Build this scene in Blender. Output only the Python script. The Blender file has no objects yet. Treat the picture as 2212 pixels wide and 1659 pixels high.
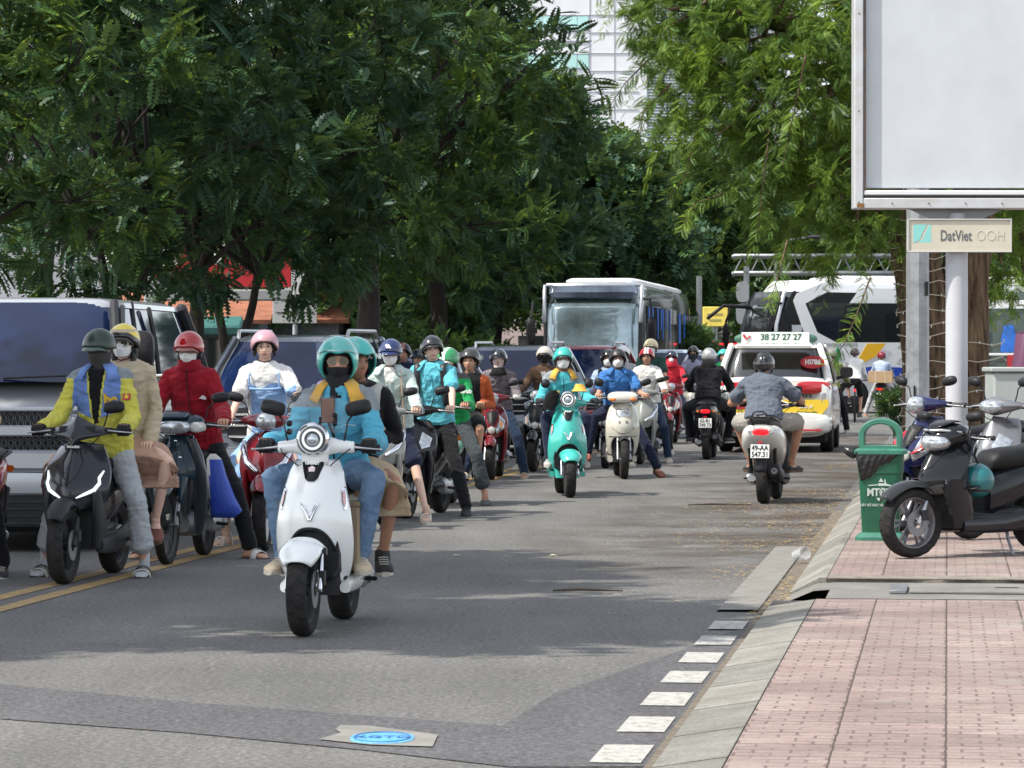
import bpy, math, random
import numpy as np
from mathutils import Vector, Matrix
R = math.radians
rng = np.random.default_rng(7)
random.seed(7)
scn = bpy.context.scene
COL = scn.collection
# ---------------------------------------------------------------- camera
F_PX = 3550.0; CAM_H = 1.48; HOR = 359.0
cam_d = bpy.data.cameras.new("camera"); cam = bpy.data.objects.new("camera", cam_d); COL.objects.link(cam)
cam.location = (0, 0, CAM_H)
cam.rotation_euler = (R(90) - math.atan((384 - HOR) / F_PX), 0, 0)
cam_d.sensor_width = 36; cam_d.lens = F_PX / 1024 * 36
cam_d.clip_start = 0.5; cam_d.clip_end = 3000
cam_d.dof.use_dof = True; cam_d.dof.focus_distance = 26.0; cam_d.dof.aperture_fstop = 18
scn.camera = cam
# ---------------------------------------------------------------- world and sun
SUN_EL = 54.0
SUN_TO = Vector((0.90, 0.42, 0)).normalized()          # horizontal direction the light travels
world = bpy.data.worlds.new("World"); scn.world = world; world.use_nodes = True
wn = world.node_tree.nodes; wl = world.node_tree.links
bg = wn['Background']; sky = wn.new('ShaderNodeTexSky'); sky.sky_type = 'NISHITA'; sky.sun_disc = False
sky.sun_elevation = R(SUN_EL); sky.sun_rotation = math.atan2(-SUN_TO.x, -SUN_TO.y)
sky.air_density = 1.0; sky.dust_density = 1.0; sky.ozone_density = 1.2
hs = wn.new('ShaderNodeHueSaturation'); hs.inputs['Saturation'].default_value = .36; wl.new(sky.outputs[0], hs.inputs['Color']); wl.new(hs.outputs[0], bg.inputs[0]); bg.inputs[1].default_value = 0.15
sun_d = bpy.data.lights.new("sun", 'SUN'); sun_d.energy = 3.0; sun_d.angle = R(0.6); sun_d.color = (1, .94, .84)
sun = bpy.data.objects.new("sun", sun_d); COL.objects.link(sun); sun.location = (-20, -10, 30)
sd = Vector((SUN_TO.x * math.cos(R(SUN_EL)), SUN_TO.y * math.cos(R(SUN_EL)), -math.sin(R(SUN_EL))))
sun.rotation_euler = sd.to_track_quat('-Z', 'Y').to_euler()
vs = scn.view_settings; vs.view_transform = 'Standard'; vs.look = 'None'; vs.exposure = 1.08; vs.gamma = 1
vs.use_curve_mapping = False
scn.cycles.max_bounces = 7; scn.cycles.transparent_max_bounces = 8; scn.cycles.caustics_reflective = False; scn.cycles.caustics_refractive = False
scn.cycles.sample_clamp_indirect = 6
# ---------------------------------------------------------------- pixel -> place (2212-wide reading of the photo)
K = 1024 / 2212.0
def D(yd, z=0.0): return F_PX * (CAM_H - z) / (yd * K - HOR)
def G(xd, yd, z=0.0):
    d = D(yd, z); return Vector(((xd * K - 512) * d / F_PX, d, z))
def A(xd, yd, d): return Vector(((xd * K - 512) * d / F_PX, d, CAM_H - (yd * K - HOR) * d / F_PX))
RA = R(7.0); RU = Vector((math.sin(RA), math.cos(RA), 0)); RV = Vector((math.cos(RA), -math.sin(RA), 0))
def RP(s, t, z=0.0): return RU * s + RV * t + Vector((0, 0, z))
# ---------------------------------------------------------------- materials
MATS = {}
def mat(name, col, rough=.5, metal=0., coat=0., bump=0., bscale=40., var=0., vscale=6., spec=.5, alpha=1., emit=None, stretch=None, trans=0., vcol=None, sheen=0., rvar=0.):
    if name in MATS: return MATS[name]
    m = bpy.data.materials.new(name); m.use_nodes = True; nt = m.node_tree; n = nt.nodes; L = nt.links
    b = n['Principled BSDF']; b.inputs['Base Color'].default_value = (*col, 1); b.inputs['Roughness'].default_value = rough
    b.inputs['Metallic'].default_value = metal; b.inputs['Coat Weight'].default_value = coat; b.inputs['Coat Roughness'].default_value = .05
    b.inputs['Specular IOR Level'].default_value = spec; b.inputs['Sheen Weight'].default_value = sheen
    b.inputs['Alpha'].default_value = alpha; b.inputs['Transmission Weight'].default_value = trans
    if emit: b.inputs['Emission Color'].default_value = (*emit[:3], 1); b.inputs['Emission Strength'].default_value = emit[3]
    tc = n.new('ShaderNodeTexCoord'); mp = n.new('ShaderNodeMapping'); L.new(tc.outputs['Object'], mp.inputs[0])
    if stretch: mp.inputs['Scale'].default_value = stretch
    if var or vcol or rvar:
        t = n.new('ShaderNodeTexNoise'); t.inputs['Scale'].default_value = vscale; t.inputs['Detail'].default_value = 5; t.inputs['Roughness'].default_value = .65
        L.new(mp.outputs[0], t.inputs['Vector'])
        if var or vcol:
            r = n.new('ShaderNodeValToRGB'); r.color_ramp.elements[0].position = .32; r.color_ramp.elements[1].position = .68
            c2 = vcol or tuple(min(1, c * (1 + var)) for c in col); c1 = tuple(c * (1 - var) for c in col) if not vcol else col
            r.color_ramp.elements[0].color = (*c1, 1); r.color_ramp.elements[1].color = (*c2, 1)
            L.new(t.outputs[0], r.inputs[0]); L.new(r.outputs[0], b.inputs['Base Color'])
        if rvar:
            mr = n.new('ShaderNodeMapRange'); mr.inputs[1].default_value = .35; mr.inputs[2].default_value = .65
            mr.inputs[3].default_value = max(0.02, rough - rvar); mr.inputs[4].default_value = rough + rvar; L.new(t.outputs[0], mr.inputs[0]); L.new(mr.outputs[0], b.inputs['Roughness'])
    if bump:
        t2 = n.new('ShaderNodeTexNoise'); t2.inputs['Scale'].default_value = bscale; t2.inputs['Detail'].default_value = 4
        L.new(mp.outputs[0], t2.inputs['Vector'])
        bp = n.new('ShaderNodeBump'); bp.inputs['Strength'].default_value = min(1, bump); bp.inputs['Distance'].default_value = .01
        L.new(t2.outputs[0], bp.inputs['Height']); L.new(bp.outputs[0], b.inputs['Normal'])
    MATS[name] = m; return m
def paint(name, col, flake=0.): return mat('paint_' + name, col, .16, flake, coat=.35, var=.06, vscale=3, rvar=.04, spec=.2 if max(col) < .05 else .45)
def cloth(name, col, v=.12): return mat('cloth_' + name, col, .92, bump=.9, bscale=17, var=v, vscale=5, spec=.12, sheen=.1, stretch=(1.3, 1, 2.4))
def plast(name, col, r=.45): return mat('plastic_' + name, col, r, spec=.22 if max(col) < .1 else .5, bump=.05, bscale=300, var=.15, vscale=8)
M_BLK = plast('black', (.018, .018, .02)); M_BLKG = plast('gloss_black', (.012, .012, .014), .2); M_DGREY = plast('dark_grey', (.028, .029, .032), .5)
M_RUB = mat('tyre_rubber', (.014, .014, .015), .85, spec=.2, bump=.4, bscale=60, var=.35, vscale=12, vcol=(.034, .032, .030))
M_CHR = mat('chrome', (.75, .76, .78), .12, 1.); M_ALU = mat('aluminium', (.45, .46, .47), .4, .9, bump=.1, var=.15); M_STL = mat('dull_steel', (.22, .22, .23), .5, .7, var=.3, bump=.1)
M_LENS = mat('clear_lens', (.42, .45, .48), .12, .55, coat=.8, var=.4, vscale=30, bump=.12, bscale=40); M_LDK = mat('dark_lens', (.04, .045, .05), .08, .2, coat=1)
M_AMB = mat('amber_lens', (.75, .2, .02), .2, coat=1, var=.3, vscale=60); M_REDL = mat('red_lens', (.45, .01, .015), .2, coat=1, var=.3, vscale=60)
M_REDON = mat('lit_red_lens', (.7, .01, .015), .3, emit=(1, .005, .012, .9)); M_DRL = mat('white_running_light', (.9, .92, .95), .3, emit=(.9, .95, 1, .35))
M_WHT = plast('white', (.78, .78, .77), .35); M_PLT = mat('plate_white', (.72, .72, .7), .5); M_TXT = mat('lettering_black', (.015, .015, .017), .5)
M_SEAT = mat('seat_vinyl', (.010, .010, .011), .5, spec=.22, bump=.2, bscale=120, var=.3)
M_GLS = mat('car_glass', (.006, .014, .048), .05, 0, coat=.1, spec=.42, var=.5, vscale=.9); M_GLD = mat('dark_tinted_glass', (.012, .014, .014), .05, 0, coat=.6, spec=.8)  # car glass: blue sky reflection put into the base colour
M_VIS = mat('clear_visor', (.75, .85, .92), .04, 0, alpha=.07, spec=.8)
M_SKIN = mat('skin', (.50, .27, .18), .5, bump=.05, bscale=90, var=.08, vscale=10); M_SKIN2 = mat('fair_skin', (.66, .43, .33), .5, var=.06, vscale=10); M_SKIN3 = mat('tanned_skin', (.36, .18, .11), .5, var=.08, vscale=10)
M_HAIR = mat('black_hair', (.008, .007, .007), .45, bump=.6, bscale=40, stretch=(6, 6, .6)); M_LIP = mat('lips', (.42, .14, .12), .45); M_EYE = mat('eye_white', (.6, .57, .54), .3); M_IRIS = mat('iris', (.01, .007, .006), .15)
M_MASK = mat('mask_white', (.8, .8, .79), .85, bump=.5, bscale=22, stretch=(.5, .5, 3))
# ---------------------------------------------------------------- mesh tools
def V3(*a): return np.array(a, float)
def ring(c, ax, ay, rx, ry, n=24, e=2.):
    t = np.linspace(0, 2 * np.pi, n, endpoint=False); co, si = np.cos(t), np.sin(t)
    px = np.sign(co) * np.abs(co) ** (2 / e) * rx; py = np.sign(si) * np.abs(si) ** (2 / e) * ry
    return np.asarray(c, float) + px[:, None] * np.asarray(ax, float) + py[:, None] * np.asarray(ay, float)
X_, Y_, Z_ = V3(1, 0, 0), V3(0, 1, 0), V3(0, 0, 1)
class MB:
    def __init__(s): s.v = []; s.f = []; s.m = []; s.n = 0; s.T = None
    def add(s, v, f, mi=0):
        v = np.asarray(v, float)
        if s.T is not None: v = v @ s.T[:3, :3].T + s.T[:3, 3]
        s.v.append(v); s.f += [tuple(int(i) + s.n for i in q) for q in f]; s.m += [mi] * len(f); s.n += len(v); return s
    def loft(s, rings, mi=0, caps=True, closed=True):
        n = len(rings[0]); f = []
        for i in range(len(rings) - 1):
            for j in range(n if closed else n - 1):
                k = (j + 1) % n; f.append((i * n + j, i * n + k, (i + 1) * n + k, (i + 1) * n + j))
        if caps: f.append(tuple(range(n))[::-1]); f.append(tuple((len(rings) - 1) * n + j for j in range(n)))
        return s.add(np.vstack(rings), f, mi)
    def grid(s, P, mi=0):
        a, b = P.shape[:2]; f = [(i * b + j, i * b + j + 1, (i + 1) * b + j + 1, (i + 1) * b + j) for i in range(a - 1) for j in range(b - 1)]
        return s.add(P.reshape(-1, 3), f, mi)
    def box(s, c, d, mi=0, ch=None, rot=0., rx=0.):
        c = np.asarray(c, float); h = np.asarray(d, float) / 2; ch = min(h) * .25 if ch is None else ch
        def rr(x, y, z): return [(-x, -y, z), (x, -y, z), (x, y, z), (-x, y, z)]
        def r8(x, y, z, k): return [(-x + k, -y, z), (x - k, -y, z), (x, -y + k, z), (x, y - k, z), (x - k, y, z), (-x + k, y, z), (-x, y - k, z), (-x, -y + k, z)]
        k = ch; rs = [r8(h[0] - k, h[1] - k, -h[2], k * .4), r8(h[0], h[1], -h[2] + k, k), r8(h[0], h[1], h[2] - k, k), r8(h[0] - k, h[1] - k, h[2], k * .4)]
        rs = [np.array(r, float) for r in rs]
        if rx: M = np.array(Matrix.Rotation(rx, 3, 'X')); rs = [r @ M.T for r in rs]
        if rot: M = np.array(Matrix.Rotation(rot, 3, 'Z')); rs = [r @ M.T for r in rs]
        return s.loft([r + c for r in rs], mi)
    def tube(s, pts, r, n=10, mi=0, flat=1.):
        pts = [np.asarray(p, float) for p in pts]; r = list(r) if hasattr(r, '__len__') else [r] * len(pts)
        rings = []; u = None
        for i, p in enumerate(pts):
            t = pts[min(i + 1, len(pts) - 1)] - pts[max(i - 1, 0)]; t = t / (np.linalg.norm(t) + 1e-9)
            if u is None: u = np.cross(t, Z_ if abs(t[2]) < .9 else X_)
            else: u = u - t * np.dot(u, t)
            u = u / (np.linalg.norm(u) + 1e-9); w = np.cross(t, u)
            if i == 0: rings += [ring(p - t * r[0] * .5, u, w, r[0] * .55, r[0] * .55 * flat, n)]
            rings.append(ring(p, u, w, r[i], r[i] * flat, n))
            if i == len(pts) - 1: rings += [ring(p + t * r[i] * .5, u, w, r[i] * .55, r[i] * .55 * flat, n)]
        return s.loft(rings, mi)
    def cyl(s, p0, p1, r0, r1=None, n=16, mi=0):
        p0, p1 = np.asarray(p0, float), np.asarray(p1, float); t = p1 - p0; t /= np.linalg.norm(t); r1 = r0 if r1 is None else r1
        u = np.cross(t, Z_ if abs(t[2]) < .9 else X_); u /= np.linalg.norm(u); w = np.cross(t, u)
        return s.loft([ring(p0, u, w, r0, r0, n), ring(p1, u, w, r1, r1, n)], mi)
    def ball(s, c, r, n=16, m=10, mi=0, e=2.):
        r = (r, r, r) if not hasattr(r, '__len__') else r; rs = []
        for i in range(m + 1):
            th = math.pi * min(max(i / m, .02), .98); rs.append(ring(V3(*c) + V3(0, 0, math.cos(th) * r[2]), X_, Y_, r[0] * math.sin(th), r[1] * math.sin(th), n, e))
        return s.loft(rs, mi)
    def lathe(s, prof, c=(0, 0, 0), axis='X', n=32, mi=0, close=True):
        c = np.asarray(c, float); ax = {'X': (X_, Y_, Z_), 'Y': (Y_, Z_, X_), 'Z': (Z_, X_, Y_)}[axis]
        rs = [ring(c + ax[0] * a, ax[1], ax[2], rr, rr, n) for a, rr in prof]
        if close: rs.append(rs[0])
        return s.loft(rs, mi, caps=not close)
    def prism(s, pts, o, ax, ay, th, mi=0):
        o, ax, ay = (np.asarray(a, float) for a in (o, ax, ay)); nz = np.cross(ax, ay)
        P = np.array([o + ax * a + ay * b for a, b in pts]); return s.loft([P, P + nz * th], mi)
    def build(s, name, mats, parent=None, ang=.7, mods=(), smooth=True):
        me = bpy.data.meshes.new(name)
        if not s.n: s.add([(0, 0, 0), (0, 0, .001), (0, .001, 0)], [(0, 1, 2)])
        me.from_pydata(np.vstack(s.v).tolist(), [], s.f)
        if not isinstance(mats, (list, tuple)): mats = [mats]
        for m in mats: me.materials.append(m)
        if len(mats) > 1: me.polygons.foreach_set('material_index', s.m)
        return finish(name, me, parent, ang, mods, smooth)
def finish(name, me, parent, ang=.7, mods=(), smooth=True):
    me.update()
    if smooth:
        me.shade_smooth()
        if ang: me.set_sharp_from_angle(angle=ang)
    o = bpy.data.objects.new(name, me); COL.objects.link(o)
    if parent is not None: o.parent = parent
    for k, a in mods:
        md = o.modifiers.new(k, k)
        for q, w in a.items(): setattr(md, q, w)
    return o
def sol(t, off=-1): return ('SOLIDIFY', dict(thickness=t, offset=off))
def sub(n=1): return ('SUBSURF', dict(levels=n, render_levels=n))
def empty(name, loc, rotz=0.):
    o = bpy.data.objects.new(name, None); COL.objects.link(o); o.location = loc; o.rotation_euler = (0, 0, rotz); o.empty_display_size = .2; return o
def tag(o, label, cat=None, group=None, kind=None):
    if label: o['label'] = label
    if cat: o['category'] = cat
    if group: o['group'] = group
    if kind: o['kind'] = kind
    return o
def lerp(tab, x):
    t = sorted(tab); return np.interp(x, [a for a, b in t], [b for a, b in t])
def slerp(tab, x):      # smooth interpolation through table
    t = sorted(tab); xs = np.array([a for a, b in t], float); ys = np.array([b for a, b in t], float)
    x = np.clip(np.asarray(x, float), xs[0], xs[-1]); m = np.gradient(ys, xs); i = np.clip(np.searchsorted(xs, x) - 1, 0, len(xs) - 2)
    h = xs[i + 1] - xs[i]; q = (x - xs[i]) / h
    return (2 * q**3 - 3 * q**2 + 1) * ys[i] + (q**3 - 2 * q**2 + q) * h * m[i] + (-2 * q**3 + 3 * q**2) * ys[i + 1] + (q**3 - q**2) * h * m[i + 1]
def lettering(s, size, mt, parent, loc, ax=(1, 0, 0), up=(0, 0, 1), name='lettering', ext=.0015, wide=1., bold=0., shear=0.):
    cu = bpy.data.curves.new(name, 'FONT'); cu.body = s; cu.size = size; cu.align_x = 'CENTER'; cu.align_y = 'CENTER'; cu.extrude = ext; cu.offset = bold; cu.shear = shear; cu.resolution_u = 3
    t = bpy.data.objects.new('tmp', cu); COL.objects.link(t); dg = bpy.context.evaluated_depsgraph_get()
    me = bpy.data.meshes.new_from_object(t.evaluated_get(dg)); bpy.data.objects.remove(t); bpy.data.curves.remove(cu)
    ax = Vector(ax).normalized(); up = Vector(up).normalized(); nz = ax.cross(up)
    M = Matrix.Translation(Vector(loc)) @ Matrix((ax * wide, up, nz)).transposed().to_4x4()
    me.transform(M); me.materials.clear(); me.materials.append(mt); me.name = name
    return finish(name, me, parent, None, smooth=False)
def vnoise(P, sc, seed=0):
    Q = P * sc + seed * 17.3; i = np.floor(Q).astype(np.int64); f = Q - i; f = f * f * (3 - 2 * f)
    def h(a, b, c):
        n = (a * 374761393 + b * 668265263 + c * 2147483647 + seed * 1274126177) & 0xffffffff
        n = ((n ^ (n >> 13)) * 1274126177) & 0xffffffff; return ((n ^ (n >> 16)) & 0xffff) / 65535.
    r = 0
    for dx in (0, 1):
        for dy in (0, 1):
            for dz in (0, 1):
                w = (f[:, 0] if dx else 1 - f[:, 0]) * (f[:, 1] if dy else 1 - f[:, 1]) * (f[:, 2] if dz else 1 - f[:, 2])
                r = r + w * h(i[:, 0] + dx, i[:, 1] + dy, i[:, 2] + dz)
    return r * 2 - 1
def remesh(mb, vox, it=3):
    me = bpy.data.meshes.new('t'); me.from_pydata(np.vstack(mb.v).tolist(), [], mb.f); o = bpy.data.objects.new('t', me); COL.objects.link(o)
    md = o.modifiers.new('r', 'REMESH'); md.mode = 'VOXEL'; md.voxel_size = vox
    if it: sm = o.modifiers.new('s', 'SMOOTH'); sm.iterations = it; sm.factor = .5
    dg = bpy.context.evaluated_depsgraph_get(); m2 = bpy.data.meshes.new_from_object(o.evaluated_get(dg)); bpy.data.objects.remove(o); bpy.data.meshes.remove(me)
    return m2
def getv(me):
    a = np.empty(len(me.vertices) * 3, np.float32); me.vertices.foreach_get('co', a); return a.reshape(-1, 3).astype(float)
def setv(me, a): me.vertices.foreach_set('co', a.astype(np.float32).ravel()); me.update()
def norms(me):
    a = np.empty(len(me.vertices) * 3, np.float32); me.vertices.foreach_get('normal', a); return a.reshape(-1, 3).astype(float)
def centers(me):
    a = np.empty(len(me.polygons) * 3, np.float32); me.polygons.foreach_get('center', a); return a.reshape(-1, 3).astype(float)
# ---------------------------------------------------------------- people
def npM(M): return np.array(M)
def sph(rx, ry, rz, th, ph, c=(0, 0, 0)):
    return np.stack([rx * np.sin(th) * np.sin(ph) + c[0], -ry * np.sin(th) * np.cos(ph) + c[1], rz * np.cos(th) + c[2]], -1)
def head_arrays(fem=False):
    n, m = 56, 44
    th = np.linspace(.03, math.pi - .03, m)[:, None]; ph = np.linspace(-math.pi, math.pi, n, endpoint=False)[None, :]
    P = sph(.074, .094, .114, th + 0 * ph, ph + 0 * th).reshape(-1, 3); x, y, z = P.T.copy()
    low = np.clip(-z / .114, 0, 1); x = x * (1 - (.36 if fem else .27) * low ** 1.6); fr = y < 0
    y = np.where(fr, y * (1 + .02 * low), y * (1 - .55 * low)); x = np.where(z > .03, x * 1.02, x)
    yf = np.where(fr, np.maximum(y, -.088), y)
    y = yf * .6 + y * .4
    g = lambda cx, cz, sx, sz: np.exp(-((x - cx) / sx) ** 2 - ((z - cz) / sz) ** 2) * fr
    y = y - .021 * g(0, -.024, .011, .016) - .011 * g(0, .0, .008, .022) - .006 * g(0, .036, .05, .012)
    y = y + .010 * (g(.032, .012, .017, .012) + g(-.032, .012, .017, .012)) + .004 * g(0, -.041, .02, .006)
    y = y - .006 * (g(0, -.052, .02, .005) + g(0, -.064, .017, .006)) + .003 * g(0, -.058, .022, .0025) - .005 * g(0, -.092, .022, .014)
    y = y - .004 * (g(.045, -.02, .018, .02) + g(-.045, -.02, .018, .02)) - .004 * (g(.012, -.03, .006, .006) + g(-.012, -.03, .006, .006))
    P = np.stack([x, y, z], -1); F = []; mi = []
    for i in range(m - 1):
        for j in range(n):
            k = (j + 1) % n; F.append((i * n + j, (i + 1) * n + j, (i + 1) * n + k, i * n + k))
            c = (P[i * n + j] + P[(i + 1) * n + k]) / 2; lp = c[1] < -.06 and abs(c[0]) < .025 and abs(c[2] + .058) < .0105 - .006 * (abs(c[0]) / .025) ** 2
            mi.append(1 if lp else 0)
    F.append(tuple(range(n))); F.append(tuple((m - 1) * n + j for j in range(n))[::-1]); mi += [0, 0]
    return P, F, mi
HEADS = {f: head_arrays(f) for f in (False, True)}
def add_head(mb, T, fem, eyes=True):
    mb.T = T; P, F, mi = HEADS[fem]
    b = mb.n; mb.add(P, F); mb.m[-len(mi):] = mi
    for s in (-1, 1):
        mb.ball((s * .077, .008, -.004), (.011, .02, .031), 8, 6)
        if eyes:
            mb.ball((s * .031, -.0715, .011), (.0155, .012, .0075), 12, 8, 2); mb.ball((s * .031, -.0815, .0105), (.0075, .0035, .0075), 10, 6, 3)
            mb.tube([(s * .014, -.0815, .0145), (s * .031, -.087, .0195), (s * .048, -.0785, .014)], [.0018, .0026, .0018], 6, 3)
            mb.tube([(s * .012, -.090, .031), (s * .032, -.0925, .038), (s * .054, -.08, .033)], [.0022, .004, .0018], 6, 4)
    mb.T = None
def ik(a, b, l1, l2, pole):
    a, b, pole = (np.asarray(q, float) for q in (a, b, pole)); d = b - a; L = np.linalg.norm(d); u = d / L
    if L > (l1 + l2) * .995: s = L / ((l1 + l2) * .995); l1 *= s; l2 *= s
    x = (l1 * l1 - l2 * l2 + L * L) / (2 * L); h = math.sqrt(max(1e-6, l1 * l1 - x * x)); p = pole - u * np.dot(pole, u); p /= np.linalg.norm(p) + 1e-9
    return a + u * x + p * h
def add_hand(mb, w, g, side, r=0., mi=0, open_=False):
    # w wrist, g centre of what is held (bar along x); side = +1 / -1 which x the thumb is NOT on
    w, g = np.asarray(w, float), np.asarray(g, float)
    kn = g + V3(0, -.012, .034); d = kn - w; d = d / np.linalg.norm(d)
    mb.loft([ring(w + d * a, X_, np.cross(X_, d) / np.linalg.norm(np.cross(X_, d)), rx + r, ry + r, 12, 2.6) for a, rx, ry in ((-.02, .026, .022), (.0, .028, .02), (.03, .036, .018), (.065, .04, .016), (np.linalg.norm(kn - w), .038, .013))], mi)
    for i in range(4):
        x = (-.030 + .02 * i) * side; ln = (.92, 1.04, 1., .82)[i]; j = (.0, .003, .001, -.003)[i]
        k0 = kn + V3(x, .008, -.002)
        pts = [k0, g + V3(x, -.034 * ln - .002, .022 + j), g + V3(x, -.036 * ln, -.008 + j), g + V3(x, -.014, -.027), g + V3(x, .008, -.022)]
        if open_: pts = [k0, k0 + V3(0, -.035 * ln, -.012), k0 + V3(0, -.058 * ln, -.036)]
        mb.tube(pts, [.0098 + r, .0096 + r, .009 + r, .0082 + r, .007 + r][:len(pts)], 8, mi)
    tx = -side
    mb.tube([w + d * .02 + V3(tx * .022, 0, -.005), g + V3(tx * .046, .022, .008), g + V3(tx * .044, -.004, -.012), g + V3(tx * .030, -.026, -.014)], [.014 + r, .0125 + r, .0105 + r, .0085 + r], 8, mi)
def foot_rings(an, d, r=0., L=1., top=1., z0=None):
    an = np.asarray(an, float); d = np.asarray(d, float); d = d / np.linalg.norm(d); l = np.cross(d, Z_); l /= np.linalg.norm(l); up = np.cross(l, d)
    o = an - Z_ * .085; rs = []
    for s, w, h in ((-.075, .022, .03), (-.06, .034, .062), (-.02, .037, .078), (.03, .039, .074), (.08, .046, .056), (.125, .048, .042), (.165, .038, .032), (.182, .02, .018)):
        h = h * top; rs.append(ring(o + d * s * L + up * (h / 2), l, up, w + r, h / 2 + r * .6, 14, 2.8))
    return rs, o, d, l, up
BODYV = .011
def person(label, loc, rotz, hip=(0, .95, .85), neck=(0, .87, 1.33), head=None, hyaw=0., hpitch=0., hroll=0., grips=None, hands=None, ankles=None, kpole=(.35, -1, .6), feet=None,
           build=1., fem=False, skin=None, eyes=True, top=None, arm='long', legs=None, leg='long', glove=None, shoe=('sneaker', (.5, .45, .36)), helmet=None, mask=None, glasses=None, hair=None, extra=None, vox=.011, epole=(.22, .7, -.9), sleeve=1., group='scooter riders on the road', dark=False, long_hem=0., shw=1.):
    build *= .9; root = tag(empty('person', loc, rotz), label, 'person', group)
    skin = skin or M_SKIN; hip = V3(*hip); neck = V3(*neck); up = neck - hip; Lt = np.linalg.norm(up); up = up / Lt; fw = np.cross(up, X_)   # fw ~ +y
    head = neck + V3(0, -.022, .122) if head is None else V3(*head); B = build
    SH = [neck - up * .078 + V3(s * .172 * B * shw, .0, 0) for s in (-1, 1)]
    HJ = [hip + V3(s * .085 * B, -.02, -.02) for s in (-1, 1)]
    grips = grips or [(-.3, .42, 1.01), (.3, .42, 1.01)]
    W = []
    for i, s in enumerate((-1, 1)):
        if hands and hands[i] is not None: W.append(V3(*hands[i]))
        else: W.append(V3(*grips[i]) + V3(-s * .004, .075, .022))
    EL = [ik(SH[i], W[i], .285, .25, V3(s * epole[0], epole[1], epole[2])) for i, s in enumerate((-1, 1))]
    AN = [V3(*a) for a in (ankles or [(-.17, .56, .41), (.17, .56, .41)])]
    KN = [ik(HJ[i], AN[i], .45, .435, V3(s * kpole[0], kpole[1], kpole[2])) for i, s in enumerate((-1, 1))]
    FD = feet or [(-.25, -1, 0), (.25, -1, 0)]
    def torso(mb, r, lo=-.12, hi=1.02):
        T = [(-.30, .16, .13), (-.16, .165, .13), (.0, .17, .13), (.18, .162, .122), (.38, .148, .113), (.62, .165, .12), (.80, .178, .115), (.90, .165, .098), (.97, .115, .08), (1.03, .066, .062), (1.12, .056, .056), (1.25, .053, .055)]
        q = sorted(set([lo, hi] + [a for a, _, _ in T if lo < a < hi]))
        mb.loft([ring(hip + up * Lt * a, X_, fw, lerp([(t, w) for t, w, _ in T], a) * B + r, lerp([(t, w) for t, _, w in T], a) * B + r, 24, 2.3) for a in q])
    def armt(mb, i, r, upto=2., lo=0.):
        pts = [SH[i] + up * .02 + V3(-(2 * i - 1) * .05, 0, 0), SH[i], SH[i] * .5 + EL[i] * .5, EL[i], EL[i] * .5 + W[i] * .5, W[i]]; rr = [.05, .052 * B, .046 * B, .041 * B, .038 * B, .028]
        k = {2.: 6, 1.: 4, .5: 3, .6: 3}[upto]; pts = pts[:k]; rr = [a + r * (1 if j < 3 else 1.15) for j, a in enumerate(rr[:k])]
        if upto == .5: pts[-1] = SH[i] * .28 + EL[i] * .72; rr[-1] = rr[-1] + .012; rr[-2] += .004
        mb.tube(pts, rr, 14); mb.ball(SH[i], .052 * B + r, 12, 8)
        if upto > 1: mb.ball(EL[i], .043 * B + r, 10, 8)
    def legt(mb, i, r, to=2., cuff=0.):
        pts = [HJ[i] + V3(0, .03, 0), HJ[i] * .6 + KN[i] * .4, KN[i] * .88 + HJ[i] * .12, KN[i], KN[i] * .82 + AN[i] * .18, KN[i] * .5 + AN[i] * .5, AN[i]]; rr = [.095 * B, .082 * B, .062 * B, .058 * B, .057 * B, .052 * B, .034]
        if to == 2.: k = 7
        elif to == 1.: k = 3; pts[2] = KN[i] * .9 + HJ[i] * .1
        else: k = 6; pts[5] = KN[i] * (1 - (to - 1)) + AN[i] * (to - 1)
        q = [a + r * (1 + .5 * j / 6) for j, a in enumerate(rr[:k])]
        if to < 2: q[-1] += .01
        q[-1] += cuff
        mb.tube(pts[:k], q, 14)
        if to > 1: mb.ball(KN[i], .057 * B + r, 10, 8)
    # body: one continuous surface of trunk, neck and limbs, with head, hands and feet grown on
    Mh = Matrix.Translation(Vector(head)) @ Matrix.Rotation(hyaw, 4, 'Z') @ Matrix.Rotation(hpitch, 4, 'X') @ Matrix.Rotation(hroll, 4, 'Y') @ Matrix.Scale(.88, 4); Mn = npM(Mh)
    b0 = MB(); torso(b0, -.012, -.1, 1.02); b0.tube([neck - up * .06, neck + (head - neck) * .35 + V3(0, .01, 0), head + V3(0, .02, -.03)], [.062 * B, .053 * B, .05], 14)
    for i in (0, 1): armt(b0, i, -.004); legt(b0, i, -.004)
    mr = remesh(b0, .012, 2); mb = MB(); P = getv(mr)
    fc = [tuple(p.vertices) for p in mr.polygons]; mb.add(P, fc); bpy.data.meshes.remove(mr)
    add_head(mb, Mn, fem, eyes)
    for i, s in enumerate((-1, 1)):
        g = V3(*grips[i]) if not (hands and hands[i] is not None) else W[i] + V3(0, -.075, -.03)
        add_hand(mb, W[i], g, s, -.001 if glove else 0.)
        rs, *_ = foot_rings(AN[i], FD[i], -.004, .95); mb.loft(rs); mb.tube([AN[i] + V3(0, 0, .05), AN[i] + V3(0, .0, -.02)], [.034, .034], 12)
    body = mb.build('body', [skin, M_LIP, M_EYE, M_IRIS, M_HAIR], root, ang=None)
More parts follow.
